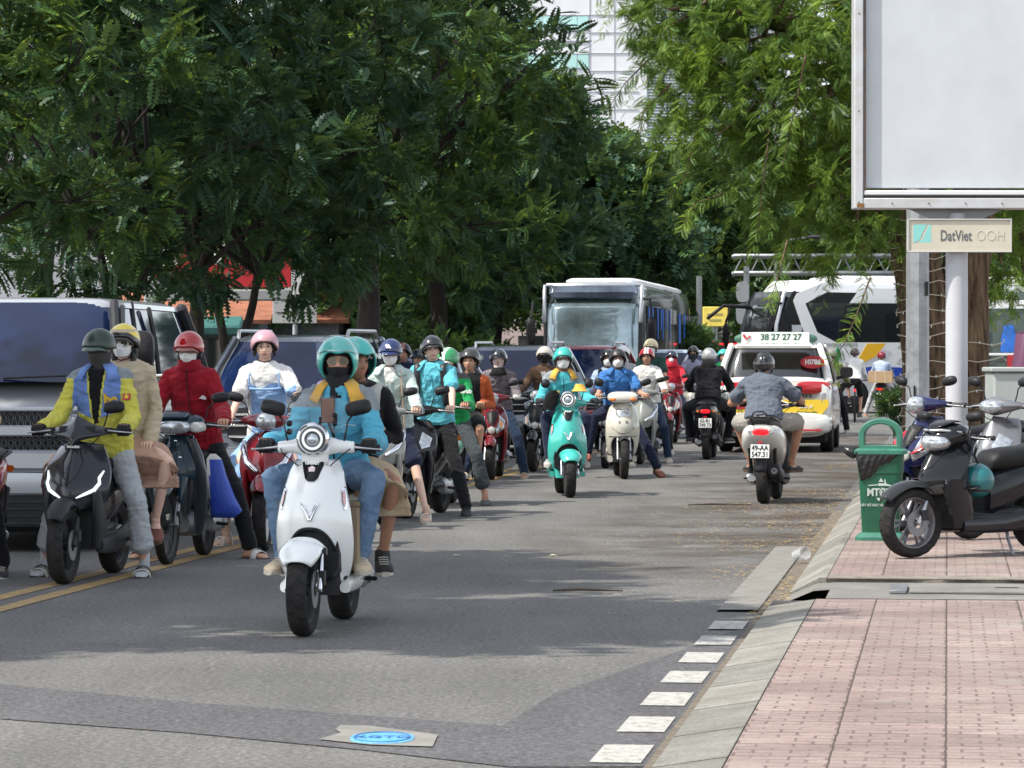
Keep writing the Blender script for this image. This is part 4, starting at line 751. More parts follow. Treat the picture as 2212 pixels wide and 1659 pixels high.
# pavement
def pavemat():
    m, n, L, b = nodemat('pink_paving'); tc = n.new('ShaderNodeTexCoord').outputs['Object']; mp = n.new('ShaderNodeMapping'); mp.inputs['Rotation'].default_value = (0, 0, RA); L.new(tc, mp.inputs[0]); v = mp.outputs[0]
    def brick(bw, rh, mort, off, sm=.1):
        t = n.new('ShaderNodeTexBrick'); t.offset = off; t.inputs['Scale'].default_value = 1; t.inputs['Brick Width'].default_value = bw; t.inputs['Row Height'].default_value = rh; t.inputs['Mortar Size'].default_value = mort; t.inputs['Mortar Smooth'].default_value = sm
        t.inputs['Color1'].default_value = (0, 0, 0, 1); t.inputs['Color2'].default_value = (1, 1, 1, 1); t.inputs['Mortar'].default_value = (.5, .5, .5, 1); wv = n.new('ShaderNodeTexNoise'); wv.inputs['Scale'].default_value = 9; L.new(v, wv.inputs['Vector']); q = n.new('ShaderNodeVectorMath'); q.operation = 'MULTIPLY_ADD'; L.new(wv.outputs['Color'], q.inputs[0]); q.inputs[1].default_value = (.03, .03, 0) if bw < .3 else (.012, .012, 0); L.new(v, q.inputs[2]); L.new(q.outputs[0], t.inputs['Vector']); return t
    big = brick(.4, .4, .0045, 0.); small = brick(.1333, .10, .006, .5); wav = n.new('ShaderNodeTexWave'); wav.inputs['Scale'].default_value = 2.4; wav.inputs['Distortion'].default_value = 3; L.new(v, wav.inputs['Vector'])
    base = ramp(n, L, noise(n, L, tc, 1.1, 5), [(.32, (.20, .145, .130)), (.5, (.25, .188, .168)), (.7, (.30, .25, .222))]); x = mix(n, L, .16, base, big.outputs[0], 'OVERLAY'); x = mix(n, L, .08, x, small.outputs[0], 'OVERLAY')
    g = ramp(n, L, noise(n, L, tc, 60, 3, .8), [(.35, (.7, .7, .7)), (.6, (1.1, 1.1, 1.1))]); x = mix(n, L, .7, x, g, 'MULTIPLY')
    dm = ramp(n, L, noise(n, L, tc, 7, 3), [(.40, (.0,) * 3), (.54, (.85,) * 3)]); f2 = mix(n, L, 1., small.outputs[1], dm, 'MULTIPLY')
    x = mix(n, L, f2, x, (.10, .065, .055)); x = mix(n, L, big.outputs[1], x, (.06, .04, .032))
    st = ramp(n, L, noise(n, L, tc, .8, 4, .7), [(.56, (0,) * 3), (.66, (.6,) * 3)]); x = mix(n, L, st, x, (.25, .23, .20)); L.new(x, b.inputs['Base Color']); b.inputs['Roughness'].default_value = .88
    h = mix(n, L, 1., big.outputs[1], f2, 'ADD'); h2 = mix(n, L, .3, h, noise(n, L, tc, 80, 3), 'SUBTRACT'); bp = n.new('ShaderNodeBump'); bp.invert = True; bp.inputs['Strength'].default_value = .55; bp.inputs['Distance'].default_value = .01; L.new(h2, bp.inputs['Height']); L.new(bp.outputs[0], b.inputs['Normal']); return m
PAVE = pavemat()
def strip(name, s0, s1, prof, m, label, n=2, kind='structure', th=.1):     # prof: list of (t, z)
    b = MB(); b.grid(np.array([[V3(*RP(s, t, z)) for t, z in prof] for s in np.linspace(s0, s1, n)])[:, ::1 if prof[0][0] < prof[-1][0] else -1]); o = b.build(name, m, smooth=False); tag(o, label, kind=kind); return o
strip('pavement', 5, 20.55, [(-.755, .095), (14, .10)], PAVE, 'pink patterned paving in the foreground'); strip('pavement', 22.05, 78, [(-.755, .12), (14, .12)], PAVE, 'pink patterned paving under the parked scooters')
strip('utility_cover_slab', 20.55, 22.05, [(-.70, .098), (14, .108)], CONC, 'grey concrete strip with utility cover across the pavement')
for i in range(15):
    s = 5.2 + i * 1.02; o = strip('kerb_stone', s + .004, s + 1.006, [(-1.03, .0), (-1.025, .055), (-.76, .097), (-.755, .06)], KERB, None); o['kind'] = 'structure'
for i in range(40):
    s = 22.1 + i * .8; b = MB(); pr_ = [(-.99, -.01), (-.98, .025), (-.79, .122), (-.745, .1245), (-.745, -.01)]; b.loft([np.array([V3(*RP(q, t + (.03 if q == 22.104 else 0) * (t < -.9), z)) for t, z in pr_]) for q in (s + .004, s + .794)]); tag(b.build('kerb_stone', KERB, smooth=False), None, kind='structure')
strip('gutter_stone', 20.75, 27.8, [(-1.34, .001), (-1.335, .014), (-1.10, .016), (-1.095, .001)], mat('grimy_concrete', (.15, .145, .13), .95, bump=.5, bscale=50, vscale=6, vcol=(.22, .21, .19)), 'flat concrete gutter strip beside the kerb')
strip('gutter_dirt', 20.6, 34, [(-1.10, .005), (-.97, .006)], DIRT, 'dirt gathered along the gutter', n=6); strip('joint_dirt', 5, 20.5, [(-1.09, .005), (-1.03, .006)], DIRT, 'dirt along the kerb joint')
strip('far_pavement', 5, 78, [(-9.55, 0), (-9.54, .12), (-30, .12)][::-1], CONC, 'pavement on the far side of the road')
strip('inlet_slope', 21.36, 22.12, [(-1.0, .003), (-.80, .088), (-.69, .0975)], CONC, 'sloping cement beside the drain grate')
# cracked edge of the paving beside the cover
b = MB(); rr_ = random.Random(3); pts = []
for i in range(24): pts.append(V3(*RP(22.05 + .05 * rr_.random(), -.74 + i * .12, .124)))
for i in range(24)[::-1]: pts.append(V3(*RP(22.32 + .12 * rr_.random(), -.74 + i * .12, .124)))
nb = np.array(pts); b.loft([nb - V3(0, 0, .035), nb]); tag(b.build('broken_edge', mat('broken_cement', (.19, .17, .14), .95, bump=.8, bscale=30, var=.3, vscale=8), smooth=False), 'broken cement edge beside the utility cover', kind='structure')
strip('kerb_bed', 5, 20.6, [(-1.02, .03), (-.757, .07)], DIRT, None)
# utility cover
o = tag(empty('utility_cover', RP(21.3, .35), -RA), 'long concrete utility cover with metal end frames set in the pavement', 'utility cover'); b = MB(); b.box((0.05, 0, .108), (1.25, .62, .02), ch=.006); b.build('lid', CONC, o)
for s in (-1, 1): b = MB(); b.box((.05 + s * .69, 0, .110), (.10, .66, .02), ch=.004); b.build('frame', M_STL, o)
b = MB(); b.box((.0, .02, .1195), (.14, .03, .004)); b.build('handle_slot', M_BLK, o)
# drain grate
o = tag(empty('drain_grate', RP(21.0, -.84), -RA), 'black slotted drain grate between kerb stone and gutter strip', 'drain grate'); b = MB()
for i in range(3): b.box((-.19 + i * .19, 0, .024), (.02, .62, .02))
for j in range(11): b.box((0, -.29 + j * .058, .024), (.40, .022, .018))
b.build('grate', mat('grate_iron', (.06, .06, .06), .7, .3, bump=.2), o); b = MB(); b.box((0, 0, .008), (.42, .64, .008)); b.build('pit', mat('pit_black', (.005, .005, .005), 1), o)
# concrete patch with blue emblem cover
c0 = G(820, 1600); b = MB(); q = [G(735, 1571), G(800, 1573), G(946, 1592), G(934, 1618), G(800, 1614), G(688, 1602), G(722, 1592), G(736, 1588), G(725, 1580)]; b.add([(p.x, p.y, .009) for p in q], [tuple(range(len(q)))[::-1]])
o = tag(b.build('survey_mark', CONC2, smooth=False), 'pale cement patch with a blue oval stamped mark in the road', 'ground mark'); BL = mat('worn_blue_paint', (.10, .33, .58), .7, var=.3, vscale=60)
b = MB(); b.loft([ring((c0.x + .01, c0.y, z), X_, Y_, .125 * k, .20 * k, 28, 2.5) for z, k in ((.0095, 1), (.0125, .98))]); bo = b.build('blue_cover', BL, o); lettering('KGTD', .11, mat('dark_blue', (.03, .12, .3), .7), bo, (c0.x + .01, c0.y, .0135), ax=(1, 0, 0), up=(0, 1, 0), wide=.75)
b = MB(); b.tube([V3(c0.x + .01 + .11 * math.cos(a), c0.y + .18 * math.sin(a), .0135) for a in np.linspace(0, 2 * math.pi, 29)], .003, 5); b.build('rim', MATS['dark_blue'], bo)
# brown dirt worn into the lane edge
m_, n_, L_, b_ = nodemat('road_grime'); tc_ = n_.new('ShaderNodeTexCoord').outputs['Object']; b_.inputs['Base Color'].default_value = (.085, .062, .042, 1); b_.inputs['Roughness'].default_value = .95; b_.inputs['Specular IOR Level'].default_value = .1
a_ = ramp(n_, L_, noise(n_, L_, tc_, .8, 6, .7), [(.40, (0, 0, 0)), (.62, (.75, .75, .75))]); g_ = ramp(n_, L_, noise(n_, L_, tc_, 40, 3, .8), [(.3, (.3, .3, .3)), (.6, (1, 1, 1))]); mp_ = n_.new('ShaderNodeMapping'); mp_.inputs['Rotation'].default_value = (0, 0, RA); L_.new(tc_, mp_.inputs[0]); sx_ = n_.new('ShaderNodeSeparateXYZ'); L_.new(mp_.outputs[0], sx_.inputs[0])
def mr_(o_, a, b): q = n_.new('ShaderNodeMapRange'); q.interpolation_type = 'SMOOTHSTEP'; q.inputs[1].default_value = a; q.inputs[2].default_value = b; L_.new(o_, q.inputs[0]); return q.outputs[0]
x_ = mix(n_, L_, 1., a_, g_, 'MULTIPLY'); x_ = mix(n_, L_, 1., x_, mr_(sx_.outputs[0], -4.2, -1.4), 'MULTIPLY'); x_ = mix(n_, L_, 1., x_, mr_(sx_.outputs[1], 20.5, 30), 'MULTIPLY'); L_.new(x_, b_.inputs['Alpha'])
for s0, s1, t0 in ((20.5, 70, -4.2),): strip('road_grime', s0, s1, [(t0, .0035), (-1.1, .0035)], m_, 'brown grime on the kerb side of the road')
# litter
N = 11000; s_ = 20 + rng.random(N) ** 1.0 * 45; t_ = -.95 - np.abs(rng.normal(0, 1, N)) * (.35 + .035 * (s_ - 20)); cl = vnoise(np.stack([s_ * .5, t_ * 1.2, 0 * s_], 1), 1.2, 4) + .9 * np.exp(-((s_ - 33) / 5) ** 2) - .3; keep = cl + rng.random(N) * .5 > .35; s_, t_ = s_[keep], t_[keep]; N = len(s_)
base = np.stack([RU.x * s_ + RV.x * t_, RU.y * s_ + RV.y * t_, np.where(t_ > -.99, .03, .012)], 1); sz = .005 + .011 * rng.random(N); an = rng.random(N) * 6.28
P = np.stack([base + np.stack([np.cos(an + k) * sz * q, np.sin(an + k) * sz * q, .003 * rng.random(N)], 1) for k, q in ((0, 1.5), (1.57, .6), (3.14, 1.5), (4.71, .6))], 1).reshape(-1, 3)
b = MB(); b.add(P, [(4 * i, 4 * i + 1, 4 * i + 2, 4 * i + 3) for i in range(N)]); tag(b.build('leaf_litter', mat('yellow_leaf_litter', (.50, .33, .10), .9, vscale=3, vcol=(.30, .21, .10)), smooth=False), 'yellow fallen leaves and petals scattered by the kerb', 'leaf litter', kind='stuff')
o = empty('plastic_cup', G(1720, 1212, .02), .5); o.rotation_euler = (R(78), 0, .5); o.location.z = .06; tag(o, 'crushed clear plastic cup lying on the gutter strip', 'plastic cup'); b = MB(); b.lathe([(-.06, .034), (0, .045), (.07, .05), (.072, .047), (-.055, .03)], (0, 0, .05), 'Z', 16); b.build('cup', mat('cup_plastic', (.6, .63, .65), .2, alpha=.3), o)
for i, (x, y, L_) in enumerate(((1555, 1093, .32), (1270, 1280, .22))): b = MB(); b.tube([(-L_, 0, .012), (-L_ * .3, .02, .02), (L_, -.02, .012)], [.006, .012, .005], 6); o = b.build('twig', mat('twig_brown', (.06, .045, .035), .9), None); o.location = G(x, y); tag(o, ['dark broken stick lying in the road behind the grey shirt rider', 'thin curved twig on the open asphalt'][i], 'twig')
for i, (x, y) in enumerate(((975, 1203), (1185, 1203), (1320, 1290), (1452, 1303))): b = MB(); b.add([(0, 0, .01), (.03, .015, .02), (.07, .0, .012), (.03, -.02, .015)], [(0, 1, 2, 3)]); o = b.build('fallen_leaf', mat('dry_leaf', (.55, .48, .33), .9)); o.location = G(x, y); tag(o, 'small dry leaf on the asphalt, ' + ['in front of the black shoe rider', 'on the empty road below the cyan scooter', 'in the open road near the gutter', 'nearest the white kerb dashes'][i], 'leaf')
# ---------------------------------------------------------------- trees
def leafmat(name, c0, c1, c2, tl=.35):
    m = bpy.data.materials.new(name); m.use_nodes = True; n = m.node_tree.nodes; L = m.node_tree.links; n.clear(); out = n.new('ShaderNodeOutputMaterial')
    g = n.new('ShaderNodeNewGeometry'); tc = n.new('ShaderNodeTexCoord').outputs['Object']; r1 = ramp(n, L, g.outputs['Random Per Island'], [(0, c0), (.55, c1), (.93, c1), (1, c2)]); r2 = ramp(n, L, noise(n, L, tc, 1.3, 3), [(.38, (.75, .8, .8)), (.5, (1, 1, 1)), (.70, (2.3, 2.0, .9))]); x = mix(n, L, .9, r1, r2, 'MULTIPLY')
    d = n.new('ShaderNodeBsdfDiffuse'); t = n.new('ShaderNodeBsdfTranslucent'); gl = n.new('ShaderNodeBsdfGlossy'); gl.inputs['Roughness'].default_value = .45; L.new(x, d.inputs[0]); tx = mix(n, L, .35, x, (.26, .34, .04), 'MIX'); L.new(tx, t.inputs[0]); gl.inputs[0].default_value = (.6, .7, .75, 1)
    a = n.new('ShaderNodeMixShader'); a.inputs[0].default_value = tl; L.new(d.outputs[0], a.inputs[1]); L.new(t.outputs[0], a.inputs[2]); a2 = n.new('ShaderNodeMixShader'); a2.inputs[0].default_value = .025; L.new(a.outputs[0], a2.inputs[1]); L.new(gl.outputs[0], a2.inputs[2]); L.new(a2.outputs[0], out.inputs[0]); return m
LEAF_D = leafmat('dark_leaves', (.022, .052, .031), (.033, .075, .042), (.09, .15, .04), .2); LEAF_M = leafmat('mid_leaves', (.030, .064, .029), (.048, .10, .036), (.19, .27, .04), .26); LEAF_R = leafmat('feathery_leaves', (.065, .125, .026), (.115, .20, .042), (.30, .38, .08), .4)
BARK = mat('bark', (.022, .016, .013), .95, bump=1, bscale=7, stretch=(4, 4, .55), vscale=4, vcol=(.21, .145, .09), spec=.1); BARKD = mat('dark_bark', (.025, .02, .017), .95, bump=1, bscale=10, stretch=(3, 3, .5), var=.5)
def frond_unit(nl, ll, lw, droop):      # unit-length pinnate leaf along +Y: rows of diamond leaflets on both sides
    V = []
    for i in range(nl):
        k = (i + .6) / nl; y = k; z = -droop * k * k; s = math.sin(math.pi * min(1, k * .9 + .12)) ** .6
        for sd_ in (-1, 1):
            a = V3(0, y, z); tip = a + V3(sd_ * ll * s, ll * .45 * s, -.25 * ll * s); w = V3(-.35 * lw * sd_, lw, 0) * s; md = a * .45 + tip * .55
            V.append([a, md + w * .5, tip, md - w * .5])
    return np.array(V).reshape(-1, 3)
def frames(d, up, roll):
    d = d / np.linalg.norm(d, axis=1, keepdims=True); x = np.cross(d, up); x /= np.linalg.norm(x, axis=1, keepdims=True) + 1e-9; z = np.cross(x, d); c, s = np.cos(roll)[:, None], np.sin(roll)[:, None]; return x * c + z * s, d, -x * s + z * c
def crown_mesh(blobs, per, fl, unit, seed, clump=.5, shoot=0, shell=.55, upz=.25, out=None):
    rg = np.random.default_rng(seed); pos = []; dr = []; sc = []
    for (c, r, wt) in blobs:
        c, r = V3(*c), V3(*r); k = max(3, int(per * wt)); u = rg.normal(size=(k, 3)); u /= np.linalg.norm(u, axis=1, keepdims=True); rad = shell + (1 - shell) * rg.random((k, 1)) ** .6; cc = c + u * r * rad
        for p, uu in zip(cc, u):
            m = int(clump); q = p + rg.normal(0, .07 * fl / .34, (m, 3)); dd = uu * .75 + rg.normal(0, .65, (m, 3)) + V3(0, 0, upz); pos.append(q); dr.append(dd); sc.append(fl * rg.uniform(.6, 1.2, m))
    pos, dr, sc = np.vstack(pos), np.vstack(dr), np.hstack(sc)
    if shoot:    # long hanging shoots carrying fronds on both sides
        for (c, r, wt) in blobs:
            c, r = V3(*c), V3(*r)
            for _ in range(int(shoot * wt)):
                a = rg.uniform(0, 6.28); p = c + r * V3(math.cos(a), math.sin(a), -.25 - .5 * rg.random()) * V3(.9, .9, 1); L_ = rg.uniform(.3, .85); q = V3(math.cos(a), math.sin(a), 0) * .5; n_ = int(L_ / .05); P_ = []; D_ = []
                for i in range(n_):
                    k = i / n_; pp = p + q * L_ * k * .6 - V3(0, 0, L_ * k * k * .85); sd_ = 1 if i % 2 else -1; dd = V3(-q[1], q[0], 0) * sd_ * 1.6 + q * .5 + V3(0, 0, -.35) + rg.normal(0, .2, 3); P_.append(pp); D_.append(dd)
                pos = np.vstack([pos, P_]); dr = np.vstack([dr, D_]); sc = np.hstack([sc, np.full(n_, fl * rg.uniform(.6, .9))])
    if out is not None: k = out(pos); pos, dr, sc = pos[k], dr[k], sc[k]
    n = len(pos); X, Yv, Z = frames(dr, np.tile(V3(0, 0, 1), (n, 1)), rg.normal(0, .45, n)); U = unit
    V = pos[:, None, :] + sc[:, None, None] * (U[None, :, 0:1] * X[:, None] + U[None, :, 1:2] * Yv[:, None] + U[None, :, 2:3] * Z[:, None]); V = V.reshape(-1, 3).astype(np.float32)
    me = bpy.data.meshes.new('crown'); nf = len(V) // 4; me.vertices.add(len(V)); me.vertices.foreach_set('co', V.ravel()); me.loops.add(len(V)); me.loops.foreach_set('vertex_index', np.arange(len(V), dtype=np.int32)); me.polygons.add(nf); me.polygons.foreach_set('loop_start', np.arange(0, len(V), 4, dtype=np.int32)); me.polygons.foreach_set('loop_total', np.full(nf, 4, np.int32)); me.update(calc_edges=True); return me
U_A = frond_unit(8, .24, .19, .3); U_B = frond_unit(11, .26, .085, .3); U_C = frond_unit(4, .42, .26, .2)
def trunk_mesh(b, base, h, r, blobs, seed, fork=1, lean=(0, 0), n=14):
    rg = random.Random(seed); base = V3(*base); tops = []
    for f in range(fork):
        dx = (f - (fork - 1) / 2) * .9 if fork > 1 else 0; dy = rg.uniform(-.3, .3); k0 = .0 if fork == 1 else .42; pts = []; rr = []
        for i in range(n):
            k = i / (n - 1); q = max(0, (k - k0) / (1 - k0)) if fork > 1 else 0
            pts.append(base + V3(lean[0] * k + dx * q + .05 * math.sin(k * 9 + seed), lean[1] * k + dy * q + .04 * math.cos(k * 7), h * k)); rr.append(r * (1.25 - .25 * min(1, k * 6)) * (1 - .45 * k) * (1 if fork == 1 else (1 - .3 * (k > k0))))
        b.tube(pts, rr, 12); tops.append(pts[-1])
    for i, (c, rd, wt) in enumerate(blobs):
        t = tops[i % len(tops)]; c = V3(*c); m = t * .5 + c * .5 + V3(rg.uniform(-.2, .2), rg.uniform(-.2, .2), .15); b.tube([t - V3(0, 0, .3), m, c], [r * .34, r * .18, r * .06], 8)
        for j in range(3): e = c + V3(rg.uniform(-1, 1) * rd[0], rg.uniform(-1, 1) * rd[1], rg.uniform(-.6, .8) * rd[2]) * .8; b.tube([c * .6 + m * .4, c * .5 + e * .5 + V3(0, 0, .1), e], [r * .09, r * .05, r * .02], 5)
def tree(label, loc, blobs, lm, per, fl, unit, seed, clump=9, h=3.2, r=.16, fork=1, bark=BARKD, lean=(0, 0), group='trees along the far side of the road', kind_='tree', **kw):
    root = tag(empty(kind_, loc), label, 'tree', group); b = MB(); trunk_mesh(b, (0, 0, 0), h, r, blobs, seed, fork, lean); b.build('trunk', bark, root, ang=None)
    me = crown_mesh(blobs, per, fl, unit, seed, clump, **kw); me.materials.append(lm); o = bpy.data.objects.new('crown', me); COL.objects.link(o); o.parent = root; return root
def blobset(seed, n, rx, ry, z0, z1, rb):
    rg = random.Random(seed); out = []
    for i in range(n):
        a = i * 2.4 + rg.random(); k = math.sqrt((i + .5) / n); z = rg.uniform(z0, z1); q = 1 - .35 * abs((z - (z0 + z1) / 2) / (z1 - z0) * 2) ** 2; s = rg.uniform(.8, 1.2) * rb; out.append(((math.cos(a) * k * rx * q, math.sin(a) * k * ry * q, z), (s, s, s * .75), s * s))
    return out
def GX(xd, d, z=0.): return Vector(((xd * K - 512) * d / F_PX, d, z))
U_D = frond_unit(5, .30, .26, .3)
# left rows: (display x of the trunk, distance)
SPECS = [  # x, d, n blobs, rx, z0, z1, rb, per, h, r, fork, mat, label
 (-120, 41, 12, 2.6, 2.3, 6.6, 1.05, 10, 3.0, .13, 1, LEAF_M, 'leafy tree at the left photo edge with paler lower branches'),
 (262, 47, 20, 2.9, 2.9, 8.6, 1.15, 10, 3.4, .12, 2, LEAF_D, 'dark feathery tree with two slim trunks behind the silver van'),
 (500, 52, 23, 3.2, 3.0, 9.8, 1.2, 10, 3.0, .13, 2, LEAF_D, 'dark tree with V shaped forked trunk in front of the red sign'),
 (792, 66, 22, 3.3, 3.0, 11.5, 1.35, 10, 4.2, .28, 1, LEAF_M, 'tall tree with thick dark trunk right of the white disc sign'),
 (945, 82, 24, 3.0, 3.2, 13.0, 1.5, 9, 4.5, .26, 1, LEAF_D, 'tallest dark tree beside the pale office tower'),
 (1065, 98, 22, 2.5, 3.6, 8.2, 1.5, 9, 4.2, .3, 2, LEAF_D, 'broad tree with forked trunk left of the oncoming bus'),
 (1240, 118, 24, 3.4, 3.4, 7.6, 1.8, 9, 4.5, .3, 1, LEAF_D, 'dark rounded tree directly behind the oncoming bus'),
 (1400, 150, 24, 5.0, 4.0, 10.2, 2.2, 9, 5., .3, 1, LEAF_M, 'far yellow green tree below the office tower'),
 (1540, 175, 20, 6.0, 4.0, 9.5, 2.4, 9, 5., .3, 1, LEAF_M, 'far tree behind the overhead sign gantry'),
 (1760, 185, 20, 7.0, 4.0, 13.0, 2.6, 8, 5., .3, 1, LEAF_M, 'far tree above the roof of the white coach'),
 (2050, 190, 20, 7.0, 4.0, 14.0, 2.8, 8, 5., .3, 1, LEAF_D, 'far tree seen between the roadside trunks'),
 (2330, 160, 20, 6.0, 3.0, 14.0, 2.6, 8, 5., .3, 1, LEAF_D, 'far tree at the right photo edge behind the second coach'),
 (690, 95, 20, 3.8, 1.8, 9.0, 1.7, 9, 3., .2, 1, LEAF_M, 'bushy tree standing behind the white disc sign'),
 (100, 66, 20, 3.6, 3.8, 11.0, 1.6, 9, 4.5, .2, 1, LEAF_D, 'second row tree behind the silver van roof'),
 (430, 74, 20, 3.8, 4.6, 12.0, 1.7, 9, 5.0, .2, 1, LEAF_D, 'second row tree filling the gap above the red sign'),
 (850, 110, 20, 4.2, 3.0, 13.0, 2.0, 9, 4.5, .2, 1, LEAF_M, 'second row tree behind the thick dark trunk')]
for i, (x, d, n, rx, z0, z1, rb, per, h, r, fk, lm, lab) in enumerate(SPECS):
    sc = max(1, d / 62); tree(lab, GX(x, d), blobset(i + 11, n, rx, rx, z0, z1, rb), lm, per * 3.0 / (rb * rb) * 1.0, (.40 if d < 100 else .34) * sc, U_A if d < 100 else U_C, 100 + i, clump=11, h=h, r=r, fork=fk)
# undergrowth at the foot of the far trees
for i, (x, d, w, hh, lab) in enumerate(((880, 72, 2.4, 1.9, 'low bright shrub between the dark trunk and the blue cap rider'), (1000, 84, 2.6, 2.1, 'dark shrub behind the cyan polo rider'), (730, 62, 1.2, 1.5, 'leafy bush right of the blank grey sign board'), (60, 44, 1.3, 1.2, 'pale green bush above the van roof edge'), (1480, 110, 2.4, 1.6, 'roadside bushes right of the oncoming buses'))):
    bl = blobset(i + 70, 8, w * .7, w * .5, .5, hh, w * .38); tree(lab, GX(x, d), bl, LEAF_M, 26 / (w * w * .14), .30 * d / 62, U_A, 300 + i, clump=9, h=.5, r=.05, group='shrubs under the far trees', kind_='shrub')
# unseen canopy overhead: shades the near road and the riders
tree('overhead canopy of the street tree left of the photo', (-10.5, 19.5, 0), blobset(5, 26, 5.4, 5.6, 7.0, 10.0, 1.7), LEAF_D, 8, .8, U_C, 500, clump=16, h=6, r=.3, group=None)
0 and tree('tall street tree standing left of the camera', (-11, 8.5, 0), blobset(6, 16, 5.0, 3.0, 6.5, 9.5, 1.5), LEAF_D, 6, .8, U_C, 501, clump=14, h=6, r=.3, group=None)
# right-hand feathery tree
RB = []
rgb = random.Random(9)
def pxb(xd, yd, d, rad, wt=None): p = A(xd, yd, d); return ((p.x, p.y, p.z), (rad, rad, rad * .8), (wt or rad * rad))
for x, y, d, rad in ((1440, 20, 41, .6), (1560, 70, 42.5, .8), (1480, 190, 42.5, .5), (1600, 180, 42.8, .8), (1530, 10, 43, .8), (1510, 20, 42, .95), (1600, 90, 41, .9), (1520, 150, 41.5, .75), (1700, 40, 41, 1.0), (1780, 150, 40.5, .9), (1640, 220, 41, .85), (1540, 260, 42, .7), (1740, 280, 41, .85), (1640, 340, 41.5, .75), (1780, 400, 41, .8), (1700, 430, 42, .7), (1580, 330, 42.5, .55), (1900, 250, 42, 1.0), (1850, 480, 41, .7), (1770, 520, 41.5, .55), (1920, 520, 43.5, .5), (1470, 110, 42.5, .6), (1840, 60, 42, 1.), (1960, -80, 42, 1.3), (1700, -120, 42, 1.3), (1500, -120, 42, 1.1), (2130, 520, 45.5, .75), (2200, 430, 45, .9), (2210, 590, 46, .6), (2150, 640, 47, .5), (2180, 300, 44, 1.2), (2090, 480, 46, .5), (2240, 150, 44, 1.2)  ): RB.append(pxb(x, y, d, rad))
base = GX(2062, 43.5, .12); root = tag(empty('tamarind_tree', base), 'big feathery leaved tree with string lights wound round its brown trunk', 'tree'); b = MB()
b.tube([(-.28, 0, -.02), (-.26, 0, .5), (-.30, 0, 1.3), (-.42, .02, 2.4), (-.66, .0, 3.4), (-.95, 0, 4.6), (-1.3, .1, 6)], [.42, .38, .34, .30, .27, .24, .18], 18)
b.tube([(.14, .25, -.02), (.11, .25, .6), (.12, .25, 1.5), (.16, .25, 2.6), (.34, .3, 3.8), (.7, .3, 5.2), (1.1, .3, 6.5)], [.40, .36, .33, .30, .27, .22, .14], 16)
for c, r_, w_ in RB[::2]:
    c = V3(*c) - V3(*base); s0 = V3(-.95, 0, 4.6) if c[0] < 0 else V3(.7, .3, 5.0); m = s0 * .5 + c * .5 + V3(0, 0, .5); b.tube([s0, m, c], [.12, .07, .02], 8)
    for j in range(3): e = c + V3(rgb.uniform(-1, 1), rgb.uniform(-.6, .6), rgb.uniform(-.6, .8)) * r_[0]; b.tube([m * .3 + c * .7, e], [.03, .008], 5)
P_ = None; tr = b.build('trunk', BARK, root, ang=None); md = tr.modifiers.new('s', 'SUBSURF'); md.levels = md.render_levels = 2; tx = bpy.data.textures.new('barktex', 'MUSGRAVE' if False else 'CLOUDS'); tx.noise_scale = .12; dm = tr.modifiers.new('d', 'DISPLACE'); dm.texture = tx; dm.strength = .07; dm.texture_coords = 'LOCAL'
loc_b = [((V3(*c) - V3(*base)), r_, w_) for c, r_, w_ in RB]
me = crown_mesh(loc_b, 58, .19, U_B, 77, 15, shoot=12, shell=.2, upz=-.05); me.materials.append(LEAF_R); o = bpy.data.objects.new('crown', me); COL.objects.link(o); o.parent = root
def twigs(pts, n, seed, fl=.24):
    rg = np.random.default_rng(seed); pts = [V3(*p) - V3(*base) for p in pts]; P_ = []; D_ = []
    for i in range(n):
        k = i / n * (len(pts) - 1); j = int(k); q = k - j; p = pts[j] * (1 - q) + pts[j + 1] * q; d = pts[j + 1] - pts[j]; sd_ = 1 if i % 2 else -1; P_.append(p); D_.append(V3(d[2], 0, -d[0]) / np.linalg.norm(d) * sd_ * 1.2 + d / np.linalg.norm(d) * .8 + rg.normal(0, .3, 3))
    return P_, D_, pts
Pp, Dd = [], []; b = MB()
for i, pl in enumerate(([A(1880, 600, 39), A(1850, 680, 38.5), A(1825, 740, 38), A(1790, 790, 38)], [A(1700, 520, 40), A(1680, 600, 39.5), A(1660, 660, 39)], [A(1560, 420, 41), A(1500, 440, 40.5), A(1470, 500, 40)], [A(1400, 130, 41), A(1350, 180, 41), A(1310, 240, 41)], [A(1450, 180, 41), A(1390, 240, 41), A(1370, 310, 41)], [A(1660, 300, 40), A(1645, 420, 40), A(1635, 520, 40)], [A(1740, 120, 39.5), A(1715, 240, 39.5), A(1690, 360, 39.5)], [A(1500, 300, 41), A(1480, 380, 41), A(1440, 430, 41)])):
    a, c, q = twigs(pl, 34, i); Pp += a; Dd += c; b.tube(q, [.012] + [.006] * (len(q) - 2) + [.003], 5)
b.build('hanging_branch', BARK, root, ang=None); n = len(Pp); X, Yv, Z = frames(np.array(Dd), np.tile(V3(0, 0, 1), (n, 1)), rng.normal(0, .3, n)); V = np.array(Pp)[:, None] + .155 * (U_B[None, :, 0:1] * X[:, None] + U_B[None, :, 1:2] * Yv[:, None] + U_B[None, :, 2:3] * Z[:, None]); V = V.reshape(-1, 3); b = MB(); b.add(V, [(4 * i, 4 * i + 1, 4 * i + 2, 4 * i + 3) for i in range(len(V) // 4)]); b.build('hanging_leaves', LEAF_R, root, smooth=False)
